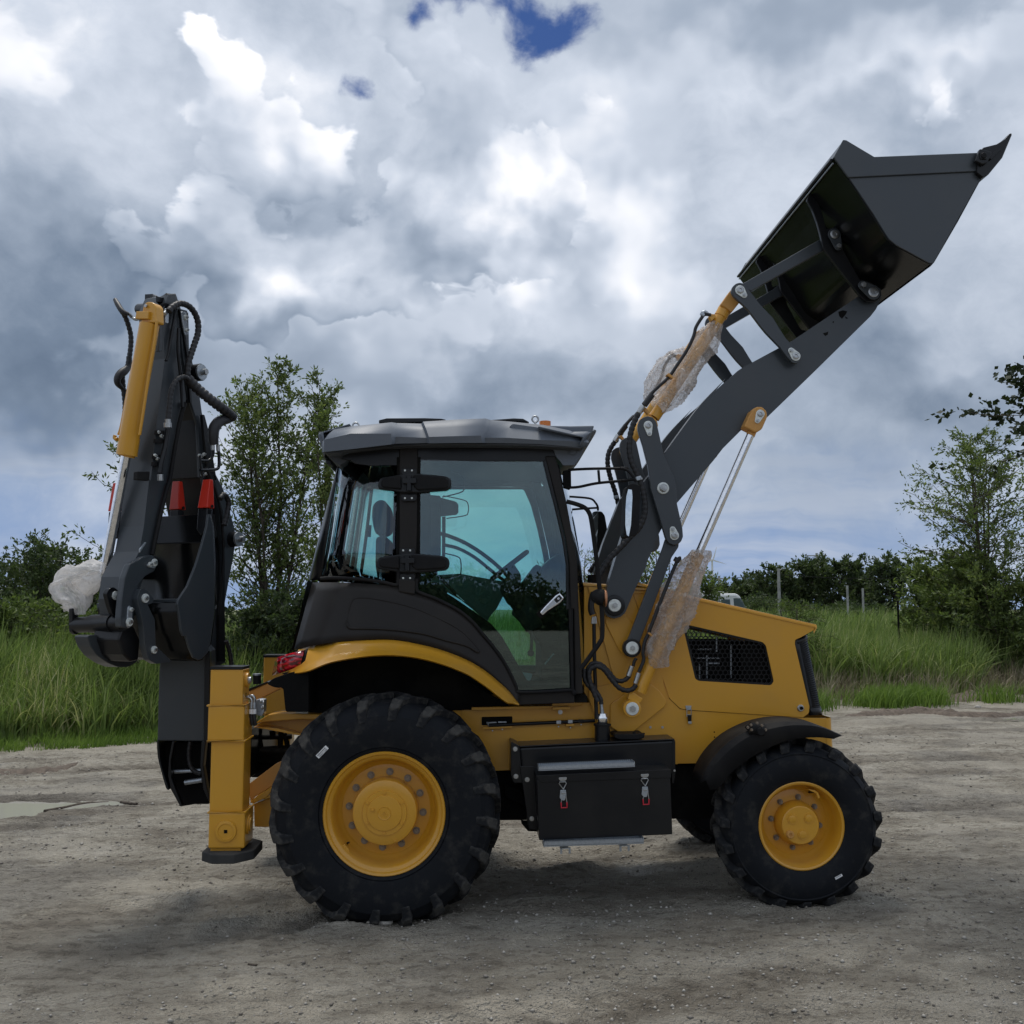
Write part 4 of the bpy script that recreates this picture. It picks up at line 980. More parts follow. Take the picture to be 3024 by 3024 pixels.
# ---------------------------------------------------------------- front fender
ff = part('front_fender')
def fender_front():
    outer = N_((268, 780), (345, 760), (420, 660), (560, 545), (700, 460), (850, 395), (1000, 360), (1150, 352), (1275, 365))
    crown = N_((200, 720), (245, 600), (330, 480), (450, 370), (600, 290), (740, 245), (900, 225), (1080, 240), (1200, 275), (1340, 338))
    mid_ = N_((232, 700), (300, 590), (400, 480), (520, 385), (650, 318), (800, 275), (950, 255), (1120, 262), (1230, 292), (1330, 340))
    n = 26
    def samp(pl, lat):
        pl = cat(pl, 6, False); L = [0]
        for a, b in zip(pl, pl[1:]): L.append(L[-1]+math.dist(a, b))
        xs = np.linspace(0, L[-1], n); return [U((float(np.interp(s, L, [p[0] for p in pl])), float(np.interp(s, L, [p[1] for p in pl]))), lat) for s in xs]
    lo = samp(outer, .045); md = samp(mid_, .055); c = samp(crown, .085); inn = [Vector((p.x, .34, p.z+.004)) for p in c]; ie = [Vector((p.x, .345, p.z-.03)) for p in c]
    g1 = [p*.5+q*.5+Vector((0, 0, .0)) for p, q in zip(c, inn)]
    g2 = [p+Vector((0, .03, -.006)) for p in c]; g3_ = [p+Vector((0, .05, 0)) for p in c]
    o = loft('fender_shell', [lo, md, c, g2, g3_, g1, inn, ie], M['matte'], ff); thicken(o, .006)
fender_front()
c = U1(N_, 640, 290, .10)
rod('clamp_barrel', U1(N_, 590, 275, .06), U1(N_, 705, 295, .06), .034, M['matte'], ff)
disc('clamp_cap', U1(N_, 683, 305, .02), mlen(12, .02), .015, .05, M['matte'], ff, 20)
for x, y in ((575, 270), (605, 290), (650, 235), (690, 255), (720, 290), (600, 250)): bolt(U1(N_, x, y, .025), .0065, .025, M['bronze'], ff, 'bolt', .012, 1.3)
for a, b in (((565, 260), (600, 300)), ((650, 240), (690, 300)), ((700, 250), (735, 300))): rod('clamp_strap', U1(N_, *a, .09), U1(N_, *b, .07), .014, M['matte'], ff, 10)
mirror(ff)

# ---------------------------------------------------------------- fuel tank, tool box, steps
tk = part('fuel_tank')
TL, TN = .30, .25
box_a = H_((375, 850), (1630, 792), (1640, 1060), (1600, 1300), (525, 1500), (500, 1520), (430, 1330))
plate('tank_body', H_((372, 852), (1632, 792), (1638, 1072), (1600, 1075), (1610, 1540), (525, 1530), (440, 1500)), TL, .20, M['black'], tk, .012)
plate('tank_side', rnd(H_((300, 800), (372, 835), (395, 1138), (322, 1136), (300, 1080)), 5), TL+.01, .21, M['black'], tk, .004)
plate('tank_top', H_((372, 848), (1634, 789), (1636, 778), (370, 836)), TL-.004, .27, M['black'], tk, .004)
plate('end_flange', H_((372, 1000), (490, 1000), (520, 1520), (448, 1515)), TL-.004, .012, M['black'], tk, .003)
for x, y in ((433, 1110), (470, 1428)): bolt(U1(H_, x, y, TL-.004), .011, TL-.004, M['steel'], tk, 'bolt', .010, 1.3)
for x, y in ((335, 860), (341, 1083)): bolt(U1(H_, x, y, TL+.01), .011, TL+.008, M['steel'], tk, 'bolt', .010, 1.3)
plate('support_arm', H_((250, 1148), (385, 1195), (430, 1330), (380, 1312), (255, 1250)), TL+.2, .03, M['dim'], tk, .003)
plate('support_foot', H_((385, 1466), (500, 1475), (520, 1535), (440, 1532)), TL+.05, .1, M['dim'], tk, .003)
plate('support_bracket', rnd(H_((1634, 790), (1650, 860), (1660, 985), (1640, 985)), 2), LB-.06, .06, M['yellow'], tk, .002)
plate('end_flange', rnd(H_((1618, 780), (1640, 790), (1642, 1060), (1630, 1140), (1612, 1140)), 3), TL-.002, .1, M['black'], tk, .003)
bolt(U1(H_, 1632, 1035, TL-.004), .007, TL-.004, M['steel'], tk, 'bolt', .008, 0)
# filler neck with chromed cap, hatch cover
NL = TL+.10; cc = U1(H_, 1045, 780, NL)
rod('filler_neck', U1(H_, 1045, 792, NL), U1(H_, 1045, 664, NL), mlen(22.5, NL), M['black'], tk)
rod('neck_flange', U1(H_, 1045, 670, NL), U1(H_, 1045, 655, NL), mlen(25.5, NL), M['matte'], tk)
tube('filler_cap', [U1(H_, 1045, 656, NL), U1(H_, 1045, 640, NL), U1(H_, 1045, 585, NL), U1(H_, 1045, 570, NL)], [mlen(15, NL), mlen(18, NL), mlen(18.5, NL), mlen(14, NL)], M['chrome'], tk, 12, sm=3)
tube('hose_end', [U1(H_, 1045, 575, NL), U1(H_, 1040, 535, NL), U1(H_, 1034, 480, NL)], [.014, .012, .010], M['galv'], tk, 10, sm=0)
plate('hatch_cover', rnd(H_((1145, 742), (1390, 738), (1388, 772), (1340, 783), (1190, 785), (1145, 770)), 5), TL+.03, .20, M['matte'], tk, .004)
for x, y in ((1155, 742), (1225, 750), (1305, 728), (1380, 736), (1340, 748)): rod('hatch_bolt', U1(H_, x, y+6, TL+.06), U1(H_, x, y-6, TL+.06), .009, M['matte'], tk, 6)
# tool box
tb_ = part('tool_box')
BL = .10
plate('box_body', H_((512, 1110), (1600, 1050), (1618, 1558), (530, 1606)), BL, .26, M['black'], tb_, .006)
plate('box_lid', rnd(H_((508, 1076), (1604, 1026), (1608, 1096), (560, 1134), (540, 1130), (512, 1095)), 2), BL-.006, .28, M['black'], tb_, .004)
for x in (727, 1395):
    dx = x-727; dy = -dx*.040
    s = lambda *p: H_(*[(a+dx, b+dy) for a, b in p])
    lt2 = part('toggle_latch', tb_)
    plate('latch_plate', rnd(s((690, 1093), (757, 1090), (755, 1110), (740, 1122), (708, 1123), (692, 1112)), 4), BL-.010, .004, M['steel'], lt2, .001)
    for (a, b) in ((708, 1104), (740, 1102)): bolt(U(s((a, b))[0], BL-.010), .004, BL-.010, M['galv'], lt2, 'rivet', .003, 0)
    L_at = BL-.016
    tube('wire_loop', [U(q, L_at) for q in s((728, 1190), (692, 1142), (698, 1130), (745, 1128), (752, 1140), (728, 1190))], .0032, M['steel'], lt2, 6, sm=0)
    plate('lever_body', rnd(s((703, 1195), (748, 1194), (754, 1240), (740, 1280), (718, 1282), (698, 1262)), 3), BL-.016, .012, M['galv'], lt2, .002)
    plate('latch_plate', s((712, 1216), (745, 1215), (745, 1226), (712, 1228)), BL-.022, .006, M['steel'], lt2, .001)
    tube('lever_wire', [U(q, L_at) for q in s((712, 1275), (710, 1300))]+[], .003, M['steel'], lt2, 6, sm=0)
    tube('lever_wire', [U(q, L_at) for q in s((748, 1240), (757, 1300))], .003, M['steel'], lt2, 6, sm=0)
    tube('red_grip', [U(q, L_at-.002) for q in s((709, 1296), (711, 1340), (758, 1338), (757, 1294))], .0042, M['redgrip'], lt2, 8, sm=0)
def step(name_lbl, tl, tr, h, lat, dep, drop):
    st = part('step')
    a, b = U(H_(tl)[0], lat), U(H_(tr)[0], lat); hh = mlen(h/2.76, lat); ax = (b-a).normalized(); L = (b-a).length; up = Vector((0, 0, 1))
    # channel: front face, back face, floor, with toothed upper edges
    n = 46; pts = [a-up*hh, b-up*hh, b]
    tooth = []
    for k in range(n, 0, -1):
        u = k/n; tooth += [a+ax*L*(u-.2/n)-up*.0, a+ax*L*(u-.5/n)-up*.010, a+ax*L*(u-.8/n)-up*.0]
    prism('front_face', pts+tooth+[a], (0, .004, 0), M['galv'], st, 0)
    o = prism('back_face', [q+Vector((0, dep, 0)) for q in pts+tooth+[a]], (0, .004, 0), M['galv'], st, 0)
    prism('floor_plate', [a-up*hh*.75, b-up*hh*.75, b-up*hh*.75+Vector((0, dep, 0)), a-up*hh*.75+Vector((0, dep, 0))], (0, 0, -.004), M['galv'], st, 0)
    V, F = [], []
    for i in range(int(n)):
        for j in range(4):
            cx = a+ax*L*(i+.5)/n-up*(hh*.75-.001)+Vector((0, dep*(j+.7)/4.6, 0)); w = L/n*.30; m = len(V)
            V += [cx-ax*w, cx+ax*w, cx+ax*w*.3+up*.008, cx-ax*w*.3+up*.008]; F.append((m, m+1, m+2, m+3))
    me = bpy.data.meshes.new('grip_teeth'); me.from_pydata([tuple(v) for v in V], [], F); g = finish('grip_teeth', me, M['galv'], st); g['kind'] = 'stuff'
    for q in (a, b): prism('end_face', [q-up*hh, q, q+Vector((0, dep, 0)), q-up*hh+Vector((0, dep, 0))], (.003, 0, 0), M['galv'], st, 0)
    for (x0, x1) in drop:
        for y in (x0, x1):
            q = U(H_(y)[0], lat+.03); prism('mount_tab', [q, q+ax*.012, q+ax*.012-up*.035, q-up*.035], (0, .004, 0), M['galv'], st, 0)
        q0, q1 = U(H_(x0)[0], lat+.03), U(H_(x1)[0], lat+.03); prism('mount_tab', [q0-up*.002, q1-up*.002, q1-up*.008, q0-up*.008], (0, .04, 0), M['galv'], st, 0)
    return st
step('upper', (524, 998), (1306, 965), 40, BL-.03, .10, [])
step('lower', (566, 1612), (1380, 1585), 45, BL-.05, .10, [((702, 1665), (770, 1662)), ((1185, 1645), (1252, 1642))])

# ---------------------------------------------------------------- cab
cab = part('cab')
CL = .30                                   # side wall of the cab
def both(fn):
    """build a part of the cab on the near side and mirror it"""
    n0 = len(cab.children); fn(); return
def mcab(o):
    c = mirror(o, o.parent); c.location = (0, 2*MID, 0); c.scale = (1, -1, 1); return c
gasket = F_((235, 228), (420, 226), (640, 232), (860, 248), (1040, 268), (1215, 330), (1400, 385))+V_((0, 55), (100, 120), (200, 210), (300, 330), (400, 450), (500, 590), (570, 720), (630, 850), (665, 905))
lowed = F_((62, 866), (240, 826), (500, 788), (950, 768), (1250, 812), (1500, 880))+V_((120, 570), (240, 635), (350, 710), (450, 795), (560, 895), (640, 1000), (660, 1025))
def resample(pl, n, smooth=6):
    pl = cat(pl, smooth, False) if smooth else pl; L = [0]
    for a, b in zip(pl, pl[1:]): L.append(L[-1]+math.dist(a, b))
    return [(float(np.interp(s, L, [p[0] for p in pl])), float(np.interp(s, L, [p[1] for p in pl]))) for s in np.linspace(0, L[-1], n)]
n = 40
up_ = resample(gasket, n); lo_ = resample(lowed, n); rows = []
for r_ in range(8):
    v = r_/7; row = []
    for k in range(n):
        u = k/(n-1); corner = .34*max(0, 1-u/.16)**2.0           # rounds away to the rear
        lat = CL-.02-.13*v*(1-u*.85)+corner*(1-.25*v)
        row.append(U((up_[k][0]*(1-v)+lo_[k][0]*v, up_[k][1]*(1-v)+lo_[k][1]*v), lat))
    rows.append(row)
o = loft('quarter_panel', rows, M['panel'], cab); thicken(o, .006); mcab(o)
def qlat(u, v): return CL-.02-.13*v*(1-u*.85)+.34*max(0, 1-u/.16)**2.0*(1-.25*v)
# pressed crease on the panel
cr = F_((560, 600), (572, 645), (610, 663), (800, 664), (1050, 680), (1300, 716), (1500, 775))+V_((120, 430), (225, 490), (245, 498), (258, 480))
def panel_lat(p):
    u = min(1, max(0, (p[0]-923)/(1530-923))); return None
cpt = []
for p in cat(cr, 3, False):
    best = min(((math.dist(p, (up_[k][0]*(1-v)+lo_[k][0]*v, up_[k][1]*(1-v)+lo_[k][1]*v)), k/(n-1), v) for k in range(n) for v in np.linspace(0, 1, 25)))
    cpt.append(U(p, qlat(best[1], best[2])-.007))
o = tube('pressed_crease', cpt, .007, M['panel'], cab, 8, sm=0)
cr2 = F_((560, 600), (600, 420), (680, 372), (900, 395), (1200, 470), (1500, 600))+V_((80, 290), (200, 410), (258, 480))
cpt = []
for p in cat(cr2, 3, False):
    best = min(((math.dist(p, (up_[k][0]*(1-v)+lo_[k][0]*v, up_[k][1]*(1-v)+lo_[k][1]*v)), k/(n-1), v) for k in range(n) for v in np.linspace(0, 1, 25)))
    cpt.append(U(p, qlat(best[1], best[2])-.002))
tube('pressed_crease', cpt, .004, M['panel'], cab, 8, sm=0)
# rubber gasket under the glass line
o = tube('window_gasket', [U(p, CL-.022) for p in D_((310, 1640), (430, 1632), (700, 1645), (900, 1672), (1030, 1700), (1050, 1660), (1050, 1500))], .012, M['matte'], cab, 8)
o = tube('window_gasket', [U(p, CL-.024) for p in F_((1225, 190), (1225, 290), (1260, 325), (1400, 378))+V_((0, 50), (100, 115), (200, 205), (300, 325), (400, 445), (500, 585), (570, 715), (630, 845), (665, 902))+P_((1700, 1538), (1722, 1515), (1700, 700))], .011, M['matte'], cab, 8)
# yellow fender arch: flat band, rolled lip, dark liner
band = F_((0, 1085), (180, 1060), (420, 945), (700, 890), (950, 868), (1200, 892), (1450, 950), (1650, 1042), (1932, 1190))+P_((300, 1205), (560, 1340), (780, 1480), (960, 1600), (1090, 1668), (1168, 1692))
lip = F_((0, 1090), (180, 1070), (400, 985), (700, 932), (950, 915), (1200, 936), (1450, 996))+V_((120, 710), (250, 790), (350, 860), (450, 940), (540, 1005), (610, 1015), (658, 1027))
arch0 = lowed[1:]; arch0 = F_((110, 850),)+lowed[1:]
a0, a2 = resample(arch0, 44), resample(lip, 44); a1 = [(p[0]*.36+q[0]*.64, p[1]*.36+q[1]*.64) for p, q in zip(a0, a2)]
R0_ = [U(p, qlat(.08+.92*k/43, 1)+(.14*max(0, 1-k/7))) for k, p in enumerate(a0)]
R1_ = [U(p, .135+.07*max(0, 1-k/6)) for k, p in enumerate(a1)]; R2_ = [U(p, .035+.17*max(0, 1-k/6)) for k, p in enumerate(a2)]
R3_ = [p+Vector((0, .012, -.006)) for p in R2_]
o = loft('fender_arch', [R0_, [a*.55+b*.45 for a, b in zip(R0_, R1_)], R1_, [a*.5+b*.5+Vector((0, 0, .002)) for a, b in zip(R1_, R2_)], R2_, R3_], M['yellow'], cab); thicken(o, .004); mcab(o)
R4_ = [p+Vector((0, .50, -.01)) for p in R3_]; o = loft('wheel_arch_liner', [R3_, [p+Vector((0, .2, -.004)) for p in R3_], R4_], M['dim'], cab); thicken(o, .004); mcab(o)
# inner wheel house wall and cab floor
o = plate('wheel_house', F_((-60, 1090), (400, 985), (950, 915), (1450, 995), (1932, 1240))+P_((500, 1370), (1060, 1690))+P_((1060, 1740), (500, 1745))+F_((1300, 1560), (200, 1500), (150, 1200)), .50, .02, M['dim'], cab); mcab(o)
o = prism('fender_tail', [U(p, .17) for p in rnd(C_((985, 330), (1040, 285), (1200, 232), (1330, 215), (1330, 560), (1140, 560), (1120, 362), (1050, 360)), 8)], (0, .35, 0), M['dim'], cab, .006); mcab(o)
# tail lamp
tl_ = part('tail_lamp')
rows = []
topl = C_((1058, 150), (1085, 112), (1150, 92), (1220, 75), (1292, 56)); botl = C_((1035, 262), (1090, 245), (1140, 228), (1200, 205), (1262, 172))
for v in np.linspace(0, 1, 5):
    rows.append([U((topl[k][0]*(1-v)+botl[k][0]*v, topl[k][1]*(1-v)+botl[k][1]*v), (.36, .27, .20, .165, .145)[k]-.02*math.sin(math.pi*v)) for k in range(5)])
o = loft('lamp_lens', rows, M['redlens'], tl_); thicken(o, .01)
def lamp_strip(a, b, w, mat, nm): 
    P = [U(p, l) for p, l in ((a, .17), (b, .14))]; tube(nm, P, w, mat, tl_, 6, sm=0)
lamp_strip(C_((1165, 108))[0], C_((1215, 98))[0], .004, M['steel'], 'reflector'); lamp_strip(C_((1228, 100))[0], C_((1250, 96))[0], .005, M['label'], 'reflector'); lamp_strip(C_((1185, 155))[0], C_((1222, 142))[0], .004, M['steel'], 'reflector')
o = loft('lamp_surround', [[U(p, .150) for p in C_((1294, 54), (1325, 40))], [U(p, .140) for p in C_((1264, 172), (1300, 140))]], M['matte'], tl_); thicken(o, .008)
mirror(tl_)

# glass and pillars: rear quarter wraps round the corner
cols = [((1042, 560), (1024, 1692), CL), ((930, 560), (870, 1668), CL+.002), ((800, 556), (670, 1648), CL+.012), ((700, 548), (540, 1638), CL+.04), ((610, 535), (440, 1634), CL+.09), ((545, 520), (370, 1632), CL+.16), ((500, 516), (322, 1630), CL+.25)]
rows = [[U(D_((a[0]*(1-v)+b[0]*v, a[1]*(1-v)+b[1]*v))[0], l-.0) for a, b, l in cols] for v in np.linspace(0, 1, 5)]
o = loft('rear_quarter_glass', rows, M['glass'], cab); thicken(o, .005); mcab(o)
# streak reflections of the curved glass, put in as bright and dark rods inside
for x0, x1, l in ((525, 350, CL+.22), (560, 400, CL+.19), (592, 440, CL+.15)):
    o = tube('reflection_streak', [U1(D_, x0, 520, l), U1(D_, (x0*.45+x1*.55)+6, 1100, l), U1(D_, x1, 1628, l)], .007, M['chrome'] if x0 != 592 else M['galv'], cab, 6); mcab(o)
o = tube('reflection_streak', [U1(D_, 640, 540, CL+.12), U1(D_, 575, 1100, CL+.12), U1(D_, 500, 1628, CL+.12)], .012, M['dim'], cab, 8); mcab(o)
# dark pillar down the rear corner
rp = [[U1(D_, 498, 520, CL+.27), U1(D_, 488, 570, CL+.36), U1(D_, 480, 560, CL+.45)], [U1(D_, 400, 1100, CL+.27), U1(D_, 350, 1100, CL+.36), U1(D_, 335, 1100, CL+.45)], [U1(D_, 322, 1640, CL+.27), U1(D_, 232, 1660, CL+.36), U1(D_, 203, 1650, CL+.45)]]
o = loft('rear_pillar', rp, M['black'], cab); thicken(o, .01); mcab(o)
a, b = U1(D_, 490, 545, CL+.42), U1(D_, 215, 1650, CL+.42)
rows = [[Vector((q.x, y, q.z)) for y in np.linspace(CL+.45, mir_lat(CL+.45), 5)] for q in (a, b)]
o = loft('rear_window', rows, M['glass'], cab)
bq = U1(D_, 215, 1660, CL+.42); cq = U1(F_, 62, 866, CL+.4)
rows = [[Vector((q.x, y, q.z)) for y in np.linspace(CL+.30, mir_lat(CL+.30), 5)] for q in (bq, cq)]
loft('rear_panel', rows, M['panel'], cab)
# B pillar
o = plate('door_pillar', D_((1062, 380), (1235, 380), (1228, 1200), (1210, 1785), (1052, 1760), (1062, 1200)), CL-.006, .05, M['panel'], cab, .006); mcab(o)
o = plate('pillar_seal', D_((1035, 480), (1066, 480), (1062, 1700), (1020, 1698), (1028, 1300)), CL-.002, .04, M['dim'], cab, .004); mcab(o)
o = plate('pillar_seal', D_((1228, 480), (1262, 480), (1256, 1690), (1215, 1660)), CL-.002, .05, M['dim'], cab, .004); mcab(o)
plate('pillar_foot', rnd(D_((1055, 1640), (1213, 1655), (1208, 1790), (1052, 1765)), 5), CL-.035, .04, M['panel'], cab, .010)
# header over the glass
o = plate('header_panel', D_((505, 500), (600, 400), (900, 370), (1062, 370), (1062, 572), (780, 566), (640, 545), (600, 515)), CL+.004, .03, M['black'], cab, .003); mcab(o)
o = plate('header_panel', D_((1235, 370), (1290, 370))+E_((500, 365), (1210, 372), (1262, 470), (1165, 528), (900, 520), (550, 524), (300, 518))+D_((1235, 515),), CL+.004, .03, M['black'], cab, .003); mcab(o)
rod('gutter_strip', U1(E_, 405, 388, CL-.004), U1(E_, 945, 394, CL-.004), .003, M['galv'], cab, 6)
# front pillar (curved)
o = prism('front_pillar', [U(p, CL-.01) for p in E_((1165, 525), (1160, 470), (1255, 470), (1300, 640), (1360, 900), (1430, 1280), (1465, 1500), (1480, 1932))+P_((1832, 1580), (1745, 1582), (1738, 700))+E_((1392, 1932), (1388, 1500), (1350, 1250), (1280, 950), (1210, 680))], (0, .06, 0), M['panel'], cab, .008); mcab(o)
o = prism('pillar_seal', [U(p, CL-.018) for p in E_((1165, 500), (1205, 660), (1275, 940), (1345, 1250), (1382, 1500), (1390, 1932))+P_((1728, 700), (1740, 1540), (1712, 1540), (1705, 700))+E_((1362, 1932), (1360, 1500), (1322, 1250), (1250, 950), (1180, 690), (1140, 525))], (0, .03, 0), M['black'], cab, .004); mcab(o)
plate('grab_strip', E_((1258, 520), (1290, 560), (1335, 760), (1300, 700)), CL+.02, .02, M['matte'], cab, .003)
# windscreen across the front
ws = [U(p, CL) for p in E_((1262, 520), (1330, 800), (1395, 1120), (1440, 1400), (1470, 1700))+P_((1800, 1000), (1815, 1500))]
rows = [[Vector((q.x+.10*math.sin(math.pi*t), CL+.03+(2*MID-2*CL-.06)*t, q.z)) for t in np.linspace(0, 1, 9)] for q in ws]
loft('windscreen', rows, M['glass'], cab)
# sill below the door
o = plate('cab_sill', P_((1100, 1560), (1168, 1548), (1745, 1536), (1745, 1672), (1170, 1694), (1120, 1640)), CL-.004, .06, M['panel'], cab, .006); mcab(o)
o = plate('cab_sill', P_((1745, 1580), (1832, 1578), (1880, 1600), (1878, 1668), (1745, 1672)), CL+.05, .06, M['dim'], cab, .006); mcab(o)
# door: black painted border on the glass, then the pane
door_out = D_((1262, 505),)+E_((545, 524), (1140, 525), (1180, 690), (1250, 950), (1322, 1250), (1360, 1500), (1362, 1932))+P_((1700, 700), (1712, 1534))+V_((662, 900), (632, 845), (573, 715), (503, 585), (403, 445), (303, 325), (203, 205), (103, 115), (3, 50))+P_((125, 490),)+D_((1250, 1640),)
door_in = rnd(E_((-40, 552), (1060, 552), (1140, 730), (1215, 1000), (1290, 1350), (1315, 1600))+P_((1560, 600), (1600, 900), (1604, 1440), (1254, 1444), (1110, 1188), (986, 972), (880, 850), (700, 720), (480, 570), (250, 440))+E_((70, 1550), (60, 900)), 8)
o = plate('door_glass', door_out, CL+.004, .005, M['glass'], cab, 0); mcab(o)
o = plate('door_border', door_out, CL+.010, .004, M['dim'], cab, 0, [door_in]); mcab(o)
# door hinges
def hinge(cx, cy):
    h = part('door_hinge', cab)
    s = lambda *p: D_(*[(cx+a, cy+b) for a, b in p])
    plate('hinge_base', rnd(s((-290, -30), (-270, -65), (-70, -95), (60, -105), (350, -80), (395, -55), (405, -10), (395, 35), (365, 60), (90, 80), (-60, 80), (-270, 45), (-300, 25)), 8), CL-.030, .025, M['black'], h, .008)
    plate('hinge_wing', rnd(s((-270, -20), (-250, -58), (-75, -85), (-72, 45), (-240, 30), (-262, 18)), 6), CL-.052, .03, M['matte'], h, .010)
    plate('hinge_wing', rnd(s((40, -95), (340, -68), (372, -45), (374, 25), (345, 40), (85, 55), (42, 20)), 6), CL-.052, .03, M['matte'], h, .012)
    rod('hinge_pin', U(s((0, -80))[0], CL-.055), U(s((0, 60))[0], CL-.055), .016, M['black'], h, 14)
    plate('hinge_knuckle', rnd(s((-60, -55), (70, -60), (70, -10), (-60, -8)), 4), CL-.070, .03, M['black'], h, .004)
    for y0 in (-150, 95):
        plate('hinge_bracket', rnd(s((-72, y0), (70, y0), (76, y0+45), (60, y0+66), (-60, y0+66), (-76, y0+45)), 5), CL-.026, .02, M['black'], h, .004)
        for x0 in (-38, 28): bolt(U(s((x0, y0+(18 if y0 < 0 else 36)))[0], CL-.026), .0065, CL-.026, M['washer'], h, 'bolt', .005, 0)
    return h
hinge(1152, 742); hinge(1135, 1502)
# chromed door handle
hd = part('door_handle', cab)
a, b = U1(P_, 1400, 750, CL-.035), U1(P_, 1615, 555, CL-.035)
dv = (b-a).normalized(); nv_ = Vector((-dv.z, 0, dv.x))
def oval(c, w): return [c+nv_*w, c-nv_*w]
o = prism('handle_grip', [a-nv_*.012+dv*.0, a+nv_*.014, a+nv_*.020+dv*.05, b+nv_*.026-dv*.03, b+nv_*.020, b-nv_*.022, b-nv_*.026-dv*.04, a-nv_*.012+dv*.04], (0, .022, 0), M['chrome'], hd, .007)
prism('lock_button', [b-dv*.055-nv_*.014, b-dv*.055+nv_*.014, b-dv*.01+nv_*.014, b-dv*.01-nv_*.014], (0, -.004, 0), M['black'], hd, .003)
disc('lock_core', b-dv*.03, .008, CL-.042, .006, M['chrome'], hd, 14)
hb = prism('handle_base', [a-nv_*.022-dv*.02, a+nv_*.022-dv*.02, b+nv_*.032, b-nv_*.032], (0, -.014, 0), M['dim'], hd, .006)
hb.location = (0, .045, 0)
# gas strut inside the door
rod('gas_strut', U1(P_, 340, 360, CL+.06), U1(P_, 520, 550, CL+.06), .011, M['matte'], cab, 10); rod('strut_rod', U1(P_, 520, 550, CL+.06), U1(P_, 600, 620, CL+.06), .005, M['chrome'], cab, 8)
# door keeper loops moulded on the glass hinges
def loop(pts, lat, r=.004): tube('hinge_gasket', [U(p, lat) for p in pts], r, M['matte'], cab, 6)
loop(E_((260, 625), (350, 655), (385, 690), (385, 790), (350, 820), (240, 850), (180, 862)), CL+.016)
loop(P_((400, 120), (520, 150), (562, 190), (565, 320), (530, 355), (380, 378)), CL+.016)
loop(E_((190, 850), (380, 890), (425, 930), (425, 1010), (390, 1040), (220, 1066)), mir_lat(CL)-.02)

# interior seen through the glass
it = part('cab_interior')
FLAT = mir_lat(CL)-.05
plate('far_side_trim', P_((235, 420), (300, 345), (560, 330), (780, 372), (1015, 412), (1016, 500), (1005, 560), (940, 690), (870, 770), (838, 832), (700, 710), (560, 600), (420, 520)), FLAT-.02, .02, M['trim'], it, .006)
plate('trim_pocket', rnd(P_((600, 430), (1012, 485), (1000, 560), (935, 690), (850, 800), (720, 700), (545, 560)), 12), FLAT-.028, .01, M['trim'], it, .004)
disc('trim_boss', U1(P_, 815, 585, FLAT-.034), mlen(18, FLAT), FLAT-.036, .01, M['trim'], it, 24)
for x, y in ((710, 420), (912, 447)): disc('trim_button', U1(P_, x, y, FLAT-.03), mlen(4, FLAT), FLAT-.036, .01, M['trim'], it, 14)
tube('arch_rail', [U(p, FLAT-.05) for p in E_((120, 1200), (240, 1232), (400, 1300), (560, 1400), (720, 1530), (860, 1680), (1030, 1870))], .015, M['matte'], it, 8)
tube('arch_rail', [U(p, FLAT-.05) for p in E_((200, 1318), (330, 1350), (480, 1430), (620, 1540), (720, 1620), (840, 1710))], .013, M['matte'], it, 8)
plate('far_post', E_((178, 1050), (212, 1045), (208, 1425), (178, 1425)), FLAT-.02, .03, M['dim'], it, .003)
plate('seat_back_panel', E_((60, 840), (165, 850), (165, 1420), (60, 1420)), FLAT-.1, .06, M['dim'], it, .01)
plate('far_hinge', rnd(E_((140, 860), (310, 905), (334, 930), (334, 1010), (315, 1030), (150, 1048)), 6), FLAT+.02, .02, M['dim'], it, .006)
# seat
SLT = .80
plate('headrest', rnd(cat(D_((800, 1000), (815, 930), (870, 890), (930, 905), (968, 980), (975, 1090), (960, 1180), (900, 1215), (835, 1205), (805, 1100)), 3), 2), SLT, .30, M['seat'], it, .03)
plate('seat_back', rnd(D_((835, 1240), (930, 1225), (985, 1320), (1010, 1500), (1010, 1700), (860, 1700), (830, 1500)), 12), SLT-.04, .42, M['seat'], it, .04)
plate('seat_cushion', rnd(P_((-120, 400), (330, 420), (420, 480), (400, 560), (-120, 560)), 10), SLT-.04, .46, M['seat'], it, .04)
plate('seat_base', P_((-40, 560), (300, 560), (330, 760), (500, 1000), (500, 1200), (-40, 1100)), SLT, .36, M['dim'], it, .02)
tube('side_mirror_stalk', [U1(D_, 770, 1130, SLT), U1(D_, 762, 1240, SLT)], .02, M['dim'], it, 8, sm=0)
# steering column, wheel, dash
wc = U1(E_, 820, 1510, .85); a = U1(E_, 655, 1640, .85); b = U1(E_, 985, 1385, .85); rr = (b-a).length/2; ctr = (a+b)/2; axx = (b-a).normalized()
tube('steering_wheel', [ctr+axx*rr*math.cos(t)+Vector((0, 1, 0))*rr*math.sin(t) for t in np.linspace(0, 2*math.pi, 25)], .016, M['matte'], it, 8, sm=0)
for t in (.5, 2.6, 4.7): rod('wheel_spoke', ctr, ctr+axx*rr*math.cos(t)+Vector((0, 1, 0))*rr*math.sin(t), .012, M['matte'], it, 8)
tube('steering_column', [ctr, U1(E_, 870, 1640, .85), U1(P_, 1060, 480, .85), U1(P_, 1200, 640, .85), U1(P_, 1330, 900, .85)], [.03, .05, .07, .08, .06], M['seat'], it, 12)
plate('dash_pod', rnd(E_((965, 1650), (1075, 1500), (1130, 1525), (1190, 1580), (1130, 1700), (1040, 1760), (960, 1740)), 6), .75, .30, M['seat'], it, .02)
plate('dash_pod', rnd(P_((1040, 470), (1180, 430), (1230, 520), (1230, 640), (1170, 720), (1120, 680), (1060, 640), (1020, 560)), 8), .72, .3, M['dim'], it, .03)
